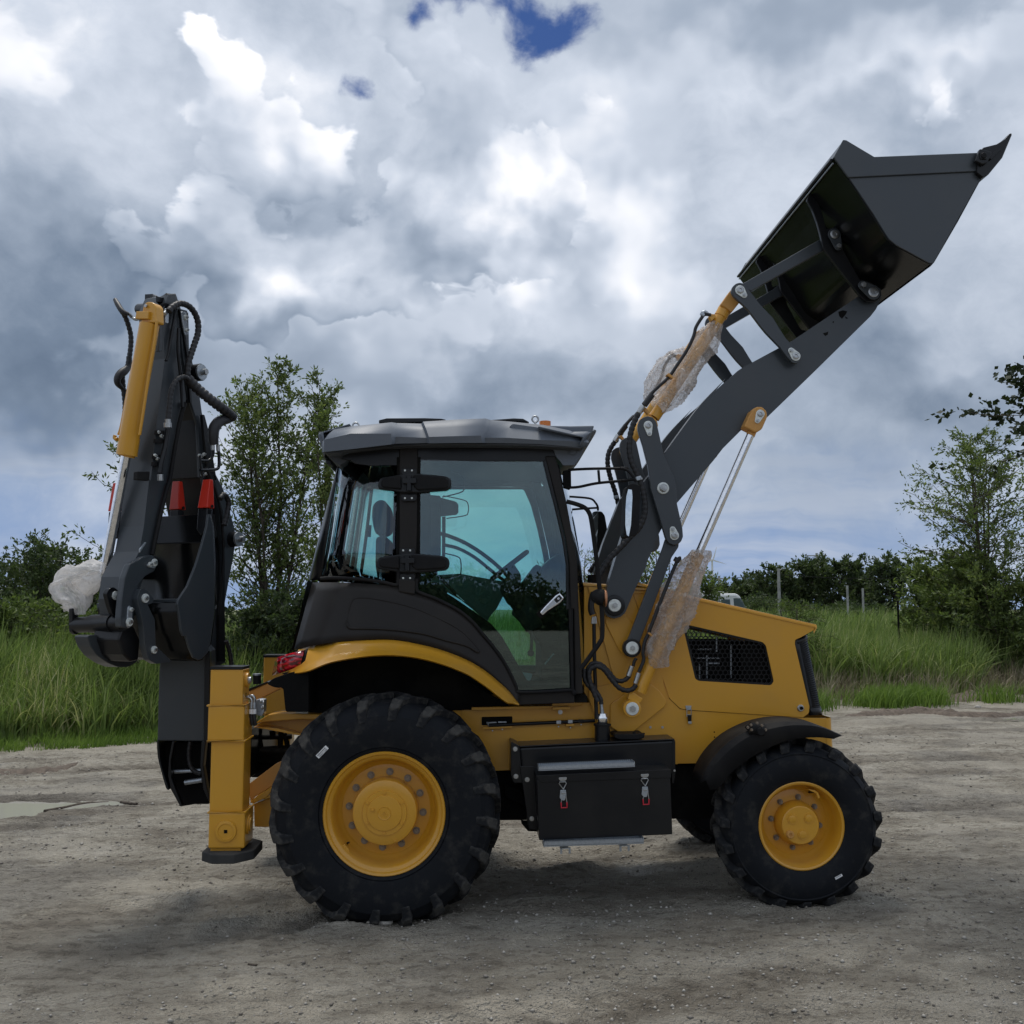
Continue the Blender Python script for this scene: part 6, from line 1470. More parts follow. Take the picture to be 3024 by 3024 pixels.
bm_ = part('digging_boom')
boom = A_((1232, 295), (1300, 312), (1318, 700), (1345, 790), (1400, 1000), (1440, 1290), (1500, 1450), (1560, 1850))+B_((1640, 200), (1745, 560), (1760, 700), (1730, 900), (1690, 1100), (1650, 1330), (1655, 1660), (1662, 1860), (1520, 1920), (1512, 1720), (1540, 1400), (1600, 1300), (1560, 900), (1500, 450), (1440, 100))+A_((1420, 1900), (1395, 1400), (1380, 1340), (1330, 1180), (1250, 700))
arm_plate('boom_plate', boom, .10, .02, M['grey'], bm_)
arm_plate('boom_core', A_((1235, 320), (1310, 330), (1318, 700), (1400, 1000), (1440, 1290), (1500, 1450), (1560, 1850))+B_((1640, 200), (1745, 560), (1755, 700), (1725, 900), (1685, 1100), (1645, 1330), (1650, 1650), (1515, 1715), (1525, 1400), (1575, 1300), (1550, 900), (1500, 450), (1435, 100))+A_((1415, 1900), (1388, 1350), (1330, 1190), (1260, 760)), .08, .33, M['black'], bm_)
arm_plate('boom_edge', A_((1225, 300), (1240, 310), (1322, 760), (1345, 1190), (1325, 1190), (1300, 760)), .115, .02, M['black'], bm_, .002)
arm_plate('side_guard', rnd(A_((1440, 1302), (1462, 1302), (1500, 1450), (1580, 1932))+B_((1545, 60), (1640, 420), (1660, 700), (1655, 1250), (1660, 1850), (1600, 1850), (1600, 1300), (1605, 800), (1560, 400), (1500, 100)), 4, 2), .135, .02, M['black'], bm_, .004)
tube('boom_rib', [Wp(p, .15) for p in B_((1470, 0), (1560, 200), (1618, 450), (1640, 800), (1625, 1100), (1600, 1400))], .008, M['matte'], bm_, 8)
pb = [Wp(p, .11) for p in A_((1378, 900), (1378, 900))]
c = Wp(A_((1375, 905))[0], .10); rod('pin_boss', c, c+WV*.045, .055, M['black'], bm_); rod('pin_washer', c+WV*.045, c+WV*.055, .050, M['galv'], bm_); rod('pin_bolt', c+WV*.055, c+WV*.09, .02, M['steel'], bm_, 6)
c = Wp(B_((1720, 685))[0], .10); rod('pin_boss', c, c+WV*.05, .05, M['black'], bm_); rod('pin_washer', c+WV*.05, c+WV*.062, .048, M['galv'], bm_); rod('pin_bolt', c+WV*.062, c+WV*.10, .02, M['steel'], bm_, 6)
arm_plate('pin_lock', rnd(A_((1240, 320), (1290, 330), (1308, 545), (1278, 548), (1255, 430)), 5), .125, .01, M['galv'], bm_, .003)
arm_bolt(A_((1284, 378))[0], .016, .128, bm_); arm_bolt(A_((1292, 498))[0], .012, .128, bm_)
arm_plate('hose_bracket', rnd(B_((1508, 445), (1558, 445), (1582, 665), (1550, 680), (1522, 640)), 2), .16, .02, M['black'], bm_, .002)
arm_plate('light_patch', B_((1550, 1420), (1600, 1680), (1520, 1720), (1520, 1600)), .108, .01, M['grey'], bm_, .001)
for x, y in ((1412, 1690), (1455, 1678), (1430, 1695), (1440, 1880), (1475, 1865)): arm_bolt(A_((x, y))[0], .010, .125, bm_)
# pipes along the boom
hp = part('digging_hose')
def ht(pts, r, off, ribs=.028, mat='hose', nm='sleeved_hose'):
    offs = off if isinstance(off, (list, tuple)) else [off]*len(pts)
    return tube(nm, [Wp(p, o_) for p, o_ in zip(pts, offs)], r, M[mat], hp, 10, ribs)
ht(A_((1120, 320), (1160, 275), (1230, 245), (1310, 270), (1370, 340), (1400, 430), (1398, 530), (1370, 620), (1330, 740), (1305, 830), (1298, 950)), .019, .17)
ht(A_((1118, 1345), (1130, 1200), (1150, 1060), (1200, 970), (1270, 945), (1310, 970)), .016, .20)
ht(A_((1300, 960), (1400, 1060), (1520, 1160), (1640, 1250), (1735, 1330)), .032, [.16, .2, .26, .3, .3], .03)
ht(A_((1740, 1320), (1680, 1345), (1600, 1370), (1555, 1430), (1545, 1510), (1550, 1590)), [.022, .030, .034, .036, .034, .030], .28, 0)
ht(A_((612, 210), (640, 260), (680, 320), (735, 350)), [.014, .018, .018, .016], [-.55, -.5, -.45, -.42], 0)
ht(A_((670, 310), (720, 400), (762, 560), (750, 740), (720, 880)), .016, -.46)
ht(A_((745, 750), (735, 850), (650, 930), (635, 1000), (690, 1060), (735, 1100)), [.018, .020, .03, .024, .016, .010], -.46, 0)
ht(A_((680, 920), (690, 1050), (705, 1180), (705, 1290)), .016, -.46)
ht(B_((1610, 300), (1650, 260), (1690, 330), (1680, 430), (1650, 550)), .017, .2)
ht(B_((1665, 1650), (1700, 1750), (1720, 1900), (1722, 1932)), .014, .2)
ht(A_((1215, 480), (1210, 700), (1230, 900), (1245, 1100), (1252, 1230)), .010, .13, 0, 'black', 'steel_pipe')
ht(A_((1275, 1190), (1235, 1330), (1180, 1620), (1130, 1930))+B_((1110, 180), (1050, 420), (990, 700), (965, 830)), .013, .12, 0, 'matte', 'steel_pipe')
ht(A_((1115, 1440), (1090, 1600), (1050, 1760), (1035, 1860)), .016, .14, 0, 'black', 'steel_pipe')
ht(A_((1190, 300), (1160, 470), (1120, 700), (1095, 790)), .010, .12, 0, 'black', 'steel_pipe')
ht(A_((1545, 1600), (1540, 1690), (1500, 1740), (1420, 1740)), .010, .24, 0, 'black', 'steel_pipe'); ht(A_((1592, 1600), (1600, 1780), (1560, 1825), (1420, 1830)), .010, .24, 0, 'black', 'steel_pipe'); ht(A_((1418, 1690), (1425, 1780), (1445, 1900)), .008, .24, 0, 'black', 'steel_pipe')
for a_, b_, r_, o_ in (((1112, 1345), (1115, 1400), .017, .2), ((1110, 1380), (1112, 1425), .024, .2), ((1040, 1870), (1042, 1930), .018, .16), ((745, 345), (775, 375), .012, -.42), ((1110, 310), (1080, 345), .014, .15), ((1540, 1590), (1542, 1640), .012, .28), ((1588, 1590), (1592, 1650), .012, .28)):
    rod('hose_fitting', Wp(A_(a_)[0], o_), Wp(A_(b_)[0], o_), r_, M['steel'], hp, 10)
tube('pipe_elbow', [Wp(p, o_) for p, o_ in zip(A_((770, 370), (800, 395), (840, 392)), (-.42, -.40, -.36))], .010, M['steel'], hp, 8)
tube('pipe_elbow', [Wp(p, o_) for p, o_ in zip(A_((1090, 340), (1050, 385), (1005, 385)), (.15, .1, .06))], .010, M['steel'], hp, 8)

dp = part('dipper_arm')
dipper = A_((1120, 170), (1190, 155), (1215, 420), (1232, 760), (1290, 1150), (1265, 1240), (1200, 1560), (1130, 1932))+B_((1150, 30), (1060, 400), (965, 830), (900, 1000), (830, 1200), (790, 1440), (705, 1440), (690, 1250), (715, 1040), (800, 880), (842, 800), (885, 560), (935, 110))+A_((950, 1930), (1000, 1450), (1030, 1200), (1085, 770), (1060, 300))
arm_plate('dipper_box', dipper, .10, .185, M['grey'], dp, .006)
arm_plate('dipper_nose', A_((1115, 152), (1190, 150), (1240, 300), (1085, 330), (1085, 240)), .11, .02, M['grey'], dp)
# forked head with its curved saddle
def head(off): arm_plate('head_cheek', A_((1120, 160), (1190, 152), (1205, 300), (1090, 330), (1060, 480), (1060, 700), (1030, 700), (1040, 330), (1085, 260)), off, .03, M['grey'], dp, .003)
head(.12); head(-.17)
prism('saddle', [Wp(A_(p)[0], .09) for p in ((1120, 165), (1075, 190), (1050, 190), (1000, 172), (1000, 230), (1120, 230))], WV*-.0001+Vector((0, .06, 0)), M['black'], dp, 0)
sd_ = [Wp(A_((910, 165))[0], -.16), Wp(A_((985, 160))[0], -.10), Wp(A_((1010, 180))[0], -.06), Wp(A_((1045, 192))[0], 0), Wp(A_((1085, 175))[0], .05), Wp(A_((1120, 150))[0], .11)]
rows = [sd_, [p-Vector((0, 0, .12)) for p in sd_]]; o = loft('saddle', rows, M['black'], dp); thicken(o, .03)
c0_, c1_ = Wp(A_((840, 300))[0], -.2), Wp(A_((1085, 300))[0], .1)
rod('head_pin', Wp(A_((845, 300))[0], -.19), Wp(A_((1090, 295))[0], .12), .035, M['black'], dp)
arm_plate('wear_block', rnd(B_((825, 40), (945, 40), (935, 130), (820, 120)), 3), .125, .03, M['matte'], dp, .004)
for y in (1450, 1530, 1680, 1750):
    p_ = A_((1010+(1450-y)*.1, y), (1085+(1450-y)*.1, y+5), (1080+(1450-y)*.1, y+45), (1005+(1450-y)*.1, y+40)); arm_plate('pipe_clamp', p_, .115+.01, .02, M['matte'], dp, .002)
for x, y in ((1018, 1468), (1048, 1505), (990, 1690), (1010, 1720)): arm_bolt(A_((x, y))[0], .010, .12, dp)
arm_plate('weld_tab', B_((848, 780), (900, 710), (910, 718), (850, 810)), .11, .01, M['galv'], dp, .001)
arm_plate('pin_lock', rnd(A_((1090, 290), (1125, 300), (1120, 435), (1090, 430)), 3), .14, .01, M['galv'], dp, .002)

# bucket cylinder on the back of the dipper
bcy = part('bucket_cylinder')
CO = Wp(A_((930, 800))[0], -.02)+BV*.16   # its axis plane lies in front of the dipper back
def Cp(p): return UP(p, CO, BV)
t0, t1 = Cp(A_((965, 330))[0]), Cp(A_((725, 1640))[0])
rod('cylinder_tube', Cp(A_((940, 440))[0]), t1, mlen(28.5, CO.y), M['yellow'], bcy, 36)
rod('gland', Cp(A_((748, 1520))[0]), Cp(A_((722, 1690))[0]), mlen(29.8, CO.y), M['yellow'], bcy, 36)
rod('gland_ring', Cp(A_((723, 1680))[0]), Cp(A_((718, 1700))[0]), mlen(24, CO.y), M['yellow'], bcy, 30)
rod('piston_rod', t1, Cp(B_((510, 1010))[0]), mlen(14.2, CO.y), M['chrome'], bcy, 30)
q = [Cp(p) for p in rnd(A_((905, 330), (915, 270), (950, 240), (1000, 245), (1030, 280), (1035, 440), (890, 440)), 6, 3)]; prism('cylinder_eye', [p+BV*.03 for p in q], -BV*.07, M['yellow'], bcy, .008)
q = [Cp(p) for p in A_((868, 340), (985, 338), (978, 412), (858, 410))]; prism('port_block', [p+BV*.05 for p in q], -BV*.09, M['yellow'], bcy, .004)
tube('side_pipe', [Cp(p)+BV*.02 for p in A_((885, 430), (850, 640), (780, 980), (700, 1400), (670, 1500))], .011, M['yellow'], bcy, 8)
tube('side_pipe', [Cp(p)+BV*.02 for p in A_((1030, 420), (1005, 640), (960, 900), (900, 1300), (868, 1500))], .009, M['yellow'], bcy, 8)
tube('drain_port', [Cp(p)+BV*.05 for p in A_((670, 1510), (665, 1535), (685, 1550))], .011, M['yellow'], bcy, 8, sm=2)
c = Cp(A_((950, 285))[0])+BV*.035; rod('eye_stud', c, c+BV*.01, .010, M['steel'], bcy, 8)

# linkage at the foot of the dipper
lkg = part('bucket_linkage')
ca = B_((838, 875), (880, 848), (940, 835), (985, 840), (1003, 880), (1003, 950), (985, 990), (940, 1012), (885, 1050), (840, 1110), (815, 1180), (800, 1270), (790, 1400), (778, 1490), (745, 1535), (700, 1530), (662, 1522), (660, 1440), (672, 1250), (700, 1050), (750, 920))
arm_plate('curved_link', rnd(ca, 4, 2), .15, .04, M['grey'], lkg, .006); arm_plate('curved_link', rnd(ca, 4, 2), -.26, .04, M['grey'], lkg, .006)
arm_plate('pin_plate', rnd(B_((915, 930), (950, 900), (985, 880), (1003, 900), (998, 965), (930, 950)), 8, 3), .158, .01, M['galv'], lkg, .003); arm_bolt(B_((985, 905))[0], .022, .16, lkg); arm_bolt(B_((945, 922))[0], .014, .16, lkg)
arm_plate('pin_plate', rnd(B_((735, 1330), (755, 1312), (778, 1340), (775, 1500), (745, 1532), (722, 1510)), 8, 3), .158, .01, M['galv'], lkg, .003); arm_bolt(B_((747, 1470))[0], .024, .16, lkg); arm_bolt(B_((765, 1352))[0], .012, .16, lkg)
rod('link_pin_tube', Wp(B_((235, 1500))[0], -.30), Wp(B_((690, 1478))[0], .11), .046, M['black'], lkg, 24)
rod('link_collar', Wp(B_((390, 1490))[0], -.17), Wp(B_((600, 1480))[0], .03), .053, M['black'], lkg, 24)
arm_plate('link_cheek', rnd(B_((530, 1200), (560, 1150), (600, 1138), (640, 1170), (650, 1270), (655, 1430), (590, 1400), (560, 1320)), 5, 3), .07, .03, M['black'], lkg, .006); arm_bolt(B_((618, 1220))[0], .026, .075, lkg); arm_bolt(B_((640, 1345))[0], .012, .09, lkg)
prism('link_cheek', [Wp(p, -.28) for p in rnd(B_((205, 1340), (262, 1340), (262, 1590), (235, 1590), (205, 1560)), 5)], -WV*.03, M['black'], lkg, .006)
arm_plate('link_guide', rnd(B_((850, 1160), (900, 1155), (985, 1260), (960, 1300), (920, 1300), (990, 1450), (1000, 1700), (1160, 1850), (1000, 1870), (930, 1830), (895, 1700), (880, 1500), (840, 1330), (820, 1250)), 6, 3), .19, .04, M['grey'], lkg, .006)
arm_bolt(B_((898, 1245))[0], .026, .195, lkg); arm_bolt(B_((982, 1735))[0], .022, .195, lkg)
arm_plate('link_block', B_((690, 1500), (790, 1510), (850, 1640), (835, 1830), (760, 1850), (690, 1780), (640, 1640)), .10, .20, M['black'], lkg, .01)
arm_plate('link_bar', rnd(B_((345, 1600), (430, 1590), (640, 1700), (830, 1800), (825, 1850), (740, 1900), (640, 1900), (540, 1860), (440, 1790), (375, 1700)), 8, 3), -.06, .10, M['grey'], lkg, .004)

# digging bucket: side plate, shell, lip, capped teeth
db = part('digging_bucket')
BO = .31
sp = B_((1500, 445), (1515, 450), (1545, 560), (1560, 900), (1557, 1400), (1520, 1670), (1495, 1760), (1440, 1822), (1405, 1836), (1360, 1812), (1320, 1720), (1285, 1605), (1262, 1607), (1240, 1555), (1222, 1400), (1205, 1300), (1212, 1262), (1300, 1130), (1380, 930), (1440, 730), (1485, 560))
arm_plate('side_wall', sp, BO, .016, M['grey'], db, .004); arm_plate('side_wall', sp, BO-.62, .016, M['grey'], db, .004)
shell_px = B_((1515, 450), (1545, 560), (1560, 900), (1557, 1400), (1520, 1670), (1440, 1822), (1400, 1834), (1360, 1812), (1320, 1720), (1285, 1605), (1240, 1540), (1222, 1400), (1208, 1290))
rows = [[Wp(p, BO-.01)-WV*.615*t for t in (0, .5, 1)] for p in shell_px]; o = loft('bucket_shell', rows, M['hollow'], db); thicken(o, .012)
e0, e1 = Wp(B_((1512, 448))[0], BO-.01), Wp(B_((1490, 700))[0], BO-.01)
prism('lip_plate', [e0, e0+BV*.012, e0+BV*.012-Vector((0, 0, .17)), e0-Vector((0, 0, .17))], -WV*.615, M['hollow'], db, .003)
prism('lip_weld', [e0-Vector((0, 0, .168))+BV*.006, e0-Vector((0, 0, .168))+BV*.018, e0-Vector((0, 0, .175))+BV*.018, e0-Vector((0, 0, .175))+BV*.006], -WV*.60, M['matte'], db, 0)
g0 = Wp(B_((1210, 1265))[0], BO-.01); prism('throat_plate', [g0+Vector((0, 0, .006)), g0-BV*.08+Vector((0, 0, .012)), g0-BV*.08-Vector((0, 0, .008)), g0-Vector((0, 0, .012))], -WV*.615, M['grey'], db, .003)
def tooth(px, py, top, off):
    tq = part('bucket_tooth', db)
    # cap: tapered box on the lip, in the arm's axes
    b_, t_ = Wp(B_((px, py))[0], off), Wp(B_(top)[0], off)
    ax = (t_-b_); rows = []
    for k, (u, w, d) in enumerate(((0, .038, .034), (.12, .036, .032), (.55, .032, .025), (1., .028, .015))):
        c = b_+ax*u; rows.append([c-WV*w+BV*d, c+WV*w+BV*d, c+WV*w-BV*d, c-WV*w-BV*d])
    o = loft('tooth_cap', rows, M['redcap'], tq, smooth=False, closed=True, cap=True); m = o.modifiers.new('bevel', 'BEVEL'); m.width = .004; m.segments = 2
    c = b_-ax*.02; dd = ax.normalized()
    prism('tooth_adapter', [c-WV*.036+BV*.03, c+WV*.036+BV*.03, c+WV*.036+BV*.03-dd*.13, c-dd*.17+BV*.03, c-WV*.036+BV*.03-dd*.13], -BV*.05, M['black'], tq, .006)
    rod('retaining_pin', b_+WV*.044-BV*0+ax*.06, b_+WV*.05+ax*.06, .010, M['matte'], tq, 10)
    return tq
tooth(1205, 405, (1205, 135), .0); tooth(1475, 390, (1495, 118), .26); tooth(625, 420, (640, 150), -.30)

# king post, swing casting and rear frame
kp = part('king_post')
plate('post_plate', C_((112, 195), (150, -120), (440, -150), (522, 60), (522, 192), (508, 800), (440, 797), (95, 794), (102, 470)), .66, .26, M['grey'], kp, .008)
plate('post_edge', C_((480, 60), (524, 60), (520, 800), (470, 800)), .62, .05, M['black'], kp, .004)
plate('swing_casting', C_((95, 800), (515, 802), (520, 1312), (400, 1312), (282, 1332), (205, 1188), (170, 1172), (140, 1060), (105, 930)), .78, .20, M['dim'], kp, .01)
plate('casting_rib', cat(C_((90, 800), (108, 800), (120, 960), (160, 1100), (190, 1190), (165, 1180), (125, 1040), (98, 930)), 2), .66, .30, M['black'], kp, .004)
plate('casting_rib', C_((215, 800), (235, 800), (205, 960), (210, 1100), (250, 1210), (300, 1330), (280, 1330), (205, 1190), (182, 1080), (190, 940)), .64, .05, M['black'], kp, .004)
plate('casting_rib', C_((455, 800), (490, 800), (470, 1000), (500, 1180), (520, 1250), (520, 1300), (470, 1190), (445, 1000)), .62, .06, M['black'], kp, .004)
tube('swing_hose', [U(p, .70) for p in C_((365, 800), (352, 880), (360, 980), (395, 1040), (450, 1060))], .014, M['hose'], kp, 10, .03)
rod('swing_rod', U1(C_, 235, 1045, .72), U1(C_, 450, 1035, .72), .012, M['galv'], kp, 12); rod('swing_rod', U1(C_, 320, 1135, .72), U1(C_, 460, 1112, .72), .016, M['galv'], kp, 12)
rfm = part('rear_frame')
plate('upper_beam', Q_((270, 725), (430, 622), (560, 600), (790, 610), (1500, 640), (1500, 700), (800, 672), (420, 700)), .40, .20, M['yellow'], rfm, .005)
plate('upper_web', Q_((270, 760), (300, 730), (420, 690), (800, 668), (1500, 690), (1500, 900), (740, 830), (560, 790), (420, 772)), .50, .02, M['yellow'], rfm, .003)
plate('web_flange', Q_((262, 762), (420, 765), (560, 782), (745, 830), (1500, 930), (1500, 950), (740, 850), (420, 790)), .40, .12, M['yellow'], rfm, .003)
plate('sloping_beam', Q_((205, 350), (420, 262), (600, 300), (700, 320), (560, 330), (300, 460), (215, 430)), .55, .25, M['tan'], rfm, .006)
plate('sloping_edge', Q_((205, 330), (215, 320), (420, 240), (440, 250), (215, 352)), .54, .26, M['black'], rfm, .003)
plate('lower_beam', Q_((200, 1420), (280, 1360), (520, 1180), (700, 1100), (1500, 1100), (1500, 1450), (470, 1440), (280, 1560), (230, 1620)), .42, .03, M['tan'], rfm, .004)
plate('lower_flange', Q_((220, 1620), (290, 1560), (480, 1440), (480, 1480), (420, 1560), (320, 1610), (265, 1640)), .36, .10, M['yellow'], rfm, .004)
plate('lower_web', Q_((270, 1640), (480, 1560), (600, 1560), (600, 1890), (400, 1905), (275, 1900)), .42, .03, M['yellow'], rfm, .004)
box('mount_frame', (U1(Q_, 218, 0, .62).x, .62, U1(Q_, 0, 1345, .62).z), (U1(Q_, 262, 0, .62).x, 1.55, U1(Q_, 0, 780, .62).z), M['black'], rfm, .004)
for a_, b_, r_ in (((260, 880), (700, 870), .02), ((270, 1010), (700, 985), .016), ((260, 1060), (700, 1060), .05), ((260, 1130), (700, 1120), .035), ((340, 780), (330, 900), .02), ((480, 800), (490, 900), .025), ((345, 900), (370, 1050), .014), ((580, 800), (570, 1000), .022), ((620, 830), (660, 1000), .02)):
    rod('valve_pipe', U1(Q_, *a_, .9), U1(Q_, *b_, .9), r_*.8, M['dim'], rfm, 10)
box('rear_crossbar', (U1(Q_, 262, 0, .9).x, .9, U1(Q_, 0, 1340, .9).z), (U1(Q_, 900, 0, .9).x, 1.0, U1(Q_, 0, 1150, .9).z), M['dim'], rfm, .01)
# valve block with its elbows by the leg
vb = part('valve_block')
plate('block_body', Q_((285, 455), (335, 442), (385, 450), (385, 590), (360, 640), (290, 625)), .30, .08, M['galv'], vb, .004)
for x, y in ((375, 480), (375, 530), (355, 540), (345, 470)): rod('fitting', U1(Q_, x, y, .29), U1(Q_, x+14, y-2, .29), .011, M['steel'], vb, 8)
for p_ in (((160, 430), (200, 420), (235, 440), (243, 480), (240, 520)), ((215, 412), (250, 405), (275, 430), (275, 470), (272, 510))):
    tube('pipe_elbow', [U1(Q_, *q, .22) for q in p_], .009, M['steel'], vb, 10)
for x in (240, 272):
    rod('hose_end', U1(Q_, x, 480, .22), U1(Q_, x-1, 550, .22), .013, M['galv'], vb, 10); rod('hose_tag', U1(Q_, x-1, 556, .22), U1(Q_, x-2, 610, .22), .014, M['label'], vb, 12)
    tube('hose', [U1(Q_, x-1, 545, .225), U1(Q_, x-2, 630, .225), U1(Q_, x+4, 690, .225), U1(Q_, x+14, 740, .23)], .012, M['hose'], vb, 8)
rod('breather', U1(Q_, 306, 270, .8), U1(Q_, 306, 170, .8), .026, M['matte'], vb, 12); rod('breather_cap', U1(Q_, 306, 172, .8), U1(Q_, 306, 152, .8), .028, M['galv'], vb, 10)

# ---------------------------------------------------------------- stabiliser leg
sl = part('stabiliser_leg')
SY = .12
def leg_box(nm, x0, x1, y0, y1, lat, dep, mat='yellow', bev=.006):
    a = U1(C_, x0, y0, lat); b = U1(C_, x1, y1, lat); c = U1(C_, x0, y1, lat); d = U1(C_, x1, y0, lat)
    xl, xr = (a.x+c.x)/2, (b.x+d.x)/2
    return box(nm, (xl, lat, b.z), (xr, lat+dep, a.z), M[mat], sl, bev)
leg_box('inner_tube', 525, 793, 212, 520, SY, .17); leg_box('tube_cap', 522, 794, 190, 214, SY-.004, .178, 'black', .002)
leg_box('outer_collar', 505, 803, 508, 797, SY-.02, .23, bev=.010); leg_box('outer_tube', 525, 798, 790, 1385, SY, .19, bev=.010)
leg_box('foot_collar', 511, 808, 1380, 1672, SY-.02, .23, bev=.010); leg_box('foot_rim', 527, 775, 1670, 1695, SY, .18, bev=.004)
def seam(nm, pts, r): tube(nm, pts, r, M['yellow'], sl, 6, sm=0)
for y, x0, x1, l, d in ((508, 503, 805, SY-.022, .235), (797, 503, 805, SY-.022, .235), (1380, 509, 810, SY-.022, .235)):
    a, b = U1(C_, x0, y, l), U1(C_, x1, y, l); b = Vector((b.x, b.y, a.z)); seam('weld_bead', [b+Vector((0, d, 0)), b, a, a+Vector((0, d, 0))], .006)
c = U1(C_, 656, 1530, SY-.02); lathe('pin_boss', [(mlen(30, SY), -.001), (mlen(29, SY), -.012), (mlen(22, SY), -.014), (mlen(21, SY), -.010), (1e-4, -.011)], c.x, c.z, M['yellow'], sl, 40, y0=SY-.02)
box('square_socket', (c.x-.009, SY-.034, c.z-.009), (c.x+.009, SY-.030, c.z+.009), M['dim'], sl, 0)
rx = U1(C_, 808, 1500, SY).x
def xdisc(nm, z, y, r, th, mat, x):
    return rod(nm, Vector((x, y, z)), Vector((x+th, y, z)), r, M[mat], sl, 30)
xdisc('side_boss', U1(C_, 840, 1475, .2).z, .20, .055, .014, 'yellow', rx); xdisc('side_boss', U1(C_, 840, 1475, .2).z, .20, .040, .022, 'yellow', rx)
rx2 = U1(C_, 793, 300, SY).x
xdisc('side_boss', U1(C_, 820, 300, .2).z, .205, .045, .016, 'yellow', rx2); xdisc('side_bolt', U1(C_, 830, 300, .2).z, .205, .020, .030, 'galv', rx2)
for yy in (405, 425): xdisc('port_hole', U1(C_, 830, yy+5, .2).z, .2, .006, .004, 'dim', rx2)
# foot pad, eight sided
px0, px1 = U1(C_, 443, 1760, SY-.05).x, U1(C_, 938, 1700, SY+.2).x; zt, zb = U1(C_, 520, 1722, SY-.09).z, U1(C_, 640, 1800, SY-.09).z
ya, yb = SY-.09, SY+.33; k = .075
oct_ = [(px0+k, ya), (px1-k*1.2, ya), (px1, ya+k*1.4), (px1, yb-k), (px1-k, yb), (px0+k, yb), (px0, yb-k), (px0, ya+k)]
prism('foot_pad', [(x, y, zt) for x, y in oct_], (0, 0, zb-zt), M['pad'], sl, .006)
mirror(sl)

# ================================================================ loose plastic film tied round the cylinders
def film(label, pts, rad, lat_of, seed, n=46, seg=30, amp=.35, mat='film', group='clear plastic sheets wrapped on the cylinders', flare=()):
    """crumpled sleeve round an axis"""
    rs = np.random.default_rng(seed); P = cat([tuple(p) for p in pts], 10, False); P = np.array(P)
    L = np.concatenate([[0], np.cumsum(np.linalg.norm(np.diff(P, axis=0), axis=1))]); s = np.linspace(0, L[-1], n)
    P = np.stack([np.interp(s, L, P[:, c]) for c in range(3)], -1); r = np.interp(np.linspace(0, 1, n), np.linspace(0, 1, len(rad)), rad)
    R = tube_rows(P, r, seg); a = np.linspace(0, 2*np.pi, seg, endpoint=False)
    S, AA = np.meshgrid(s/ max(r.mean(), .01), a, indexing='ij')
    x, y = np.cos(AA)*1.6+seed, np.sin(AA)*1.6+S*.55
    d = 1.5*fbm(x*.8, y*.7+seed, 2, .5)+.9*np.abs(fbm(x*1.8+9, y*1.5, 2, .5))-.1+.12*fbm(x*5, y*5, 2)
    r1 = 1-np.abs(np.sin(2.5*AA+1.4*np.sin(S*.6+seed)))**.6; r2 = 1-np.abs(np.sin(S*1.3+2*np.sin(2*AA+seed)))**.7; r3 = 1-np.abs(np.sin(6*AA+S*.8+seed))**.7
    d = d+.42*(r1-.3)+.22*(r2-.3)+.14*(r3-.3)
    C = R.mean(1, keepdims=True); V = C+(R-C)*np.clip(1+amp*d[..., None]*2.2, .35, 2.2)
    me = np_mesh('plastic_film', V.reshape(-1, 3), grid_faces(n, seg, True), [M[mat]], smooth=True)
    o = link('plastic_film', me, None, label=label, category='plastic film', group=group)
    W4 = Matrix.Translation(R0)@Matrix.Rotation(YAW, 4, 'Z'); c = Vector(P[-1]); me.transform(Matrix.Translation(-c)); o.matrix_world = W4@Matrix.Translation(c)
    return o
film('milky torn plastic film wrapped round the nearer lifting cylinder beside the bonnet', [U(p, LL) for p in I_((1305, 345), (1290, 400), (1180, 620), (1060, 880), (960, 1100), (950, 1190), (960, 1300))], [.050, .070, .086, .092, .088, .078, .078, .050], None, 3, 100, 60)
film('thin pale plastic film sleeve wound round the nearer tilt cylinder below the bucket', [U(p, TLc-.005) for p in K_((830, 680), (740, 830), (640, 980), (520, 1180), (390, 1380), (250, 1540), (140, 1620))], [.046, .078, .066, .068, .072, .064, .056], None, 8, 100, 56)
film('loose plastic film seen behind the nearer tilt cylinder on its far twin', [U(p, mir_lat(TLc)+.005) for p in K_((560, 1000), (360, 1080), (230, 1220), (130, 1380), (60, 1560))], [.03, .075, .075, .06, .03], None, 14, 70, 50)
film('crumpled plastic bag bunched over the rod end of the bucket cylinder', [Cp(p)+BV*.05 for p in B_((565, 990), (440, 1010), (290, 1050), (225, 1110), (270, 1190), (340, 1270), (350, 1400))], [.030, .060, .074, .088, .092, .074, .040], None, 21, 90, 72, .50, 'bag')

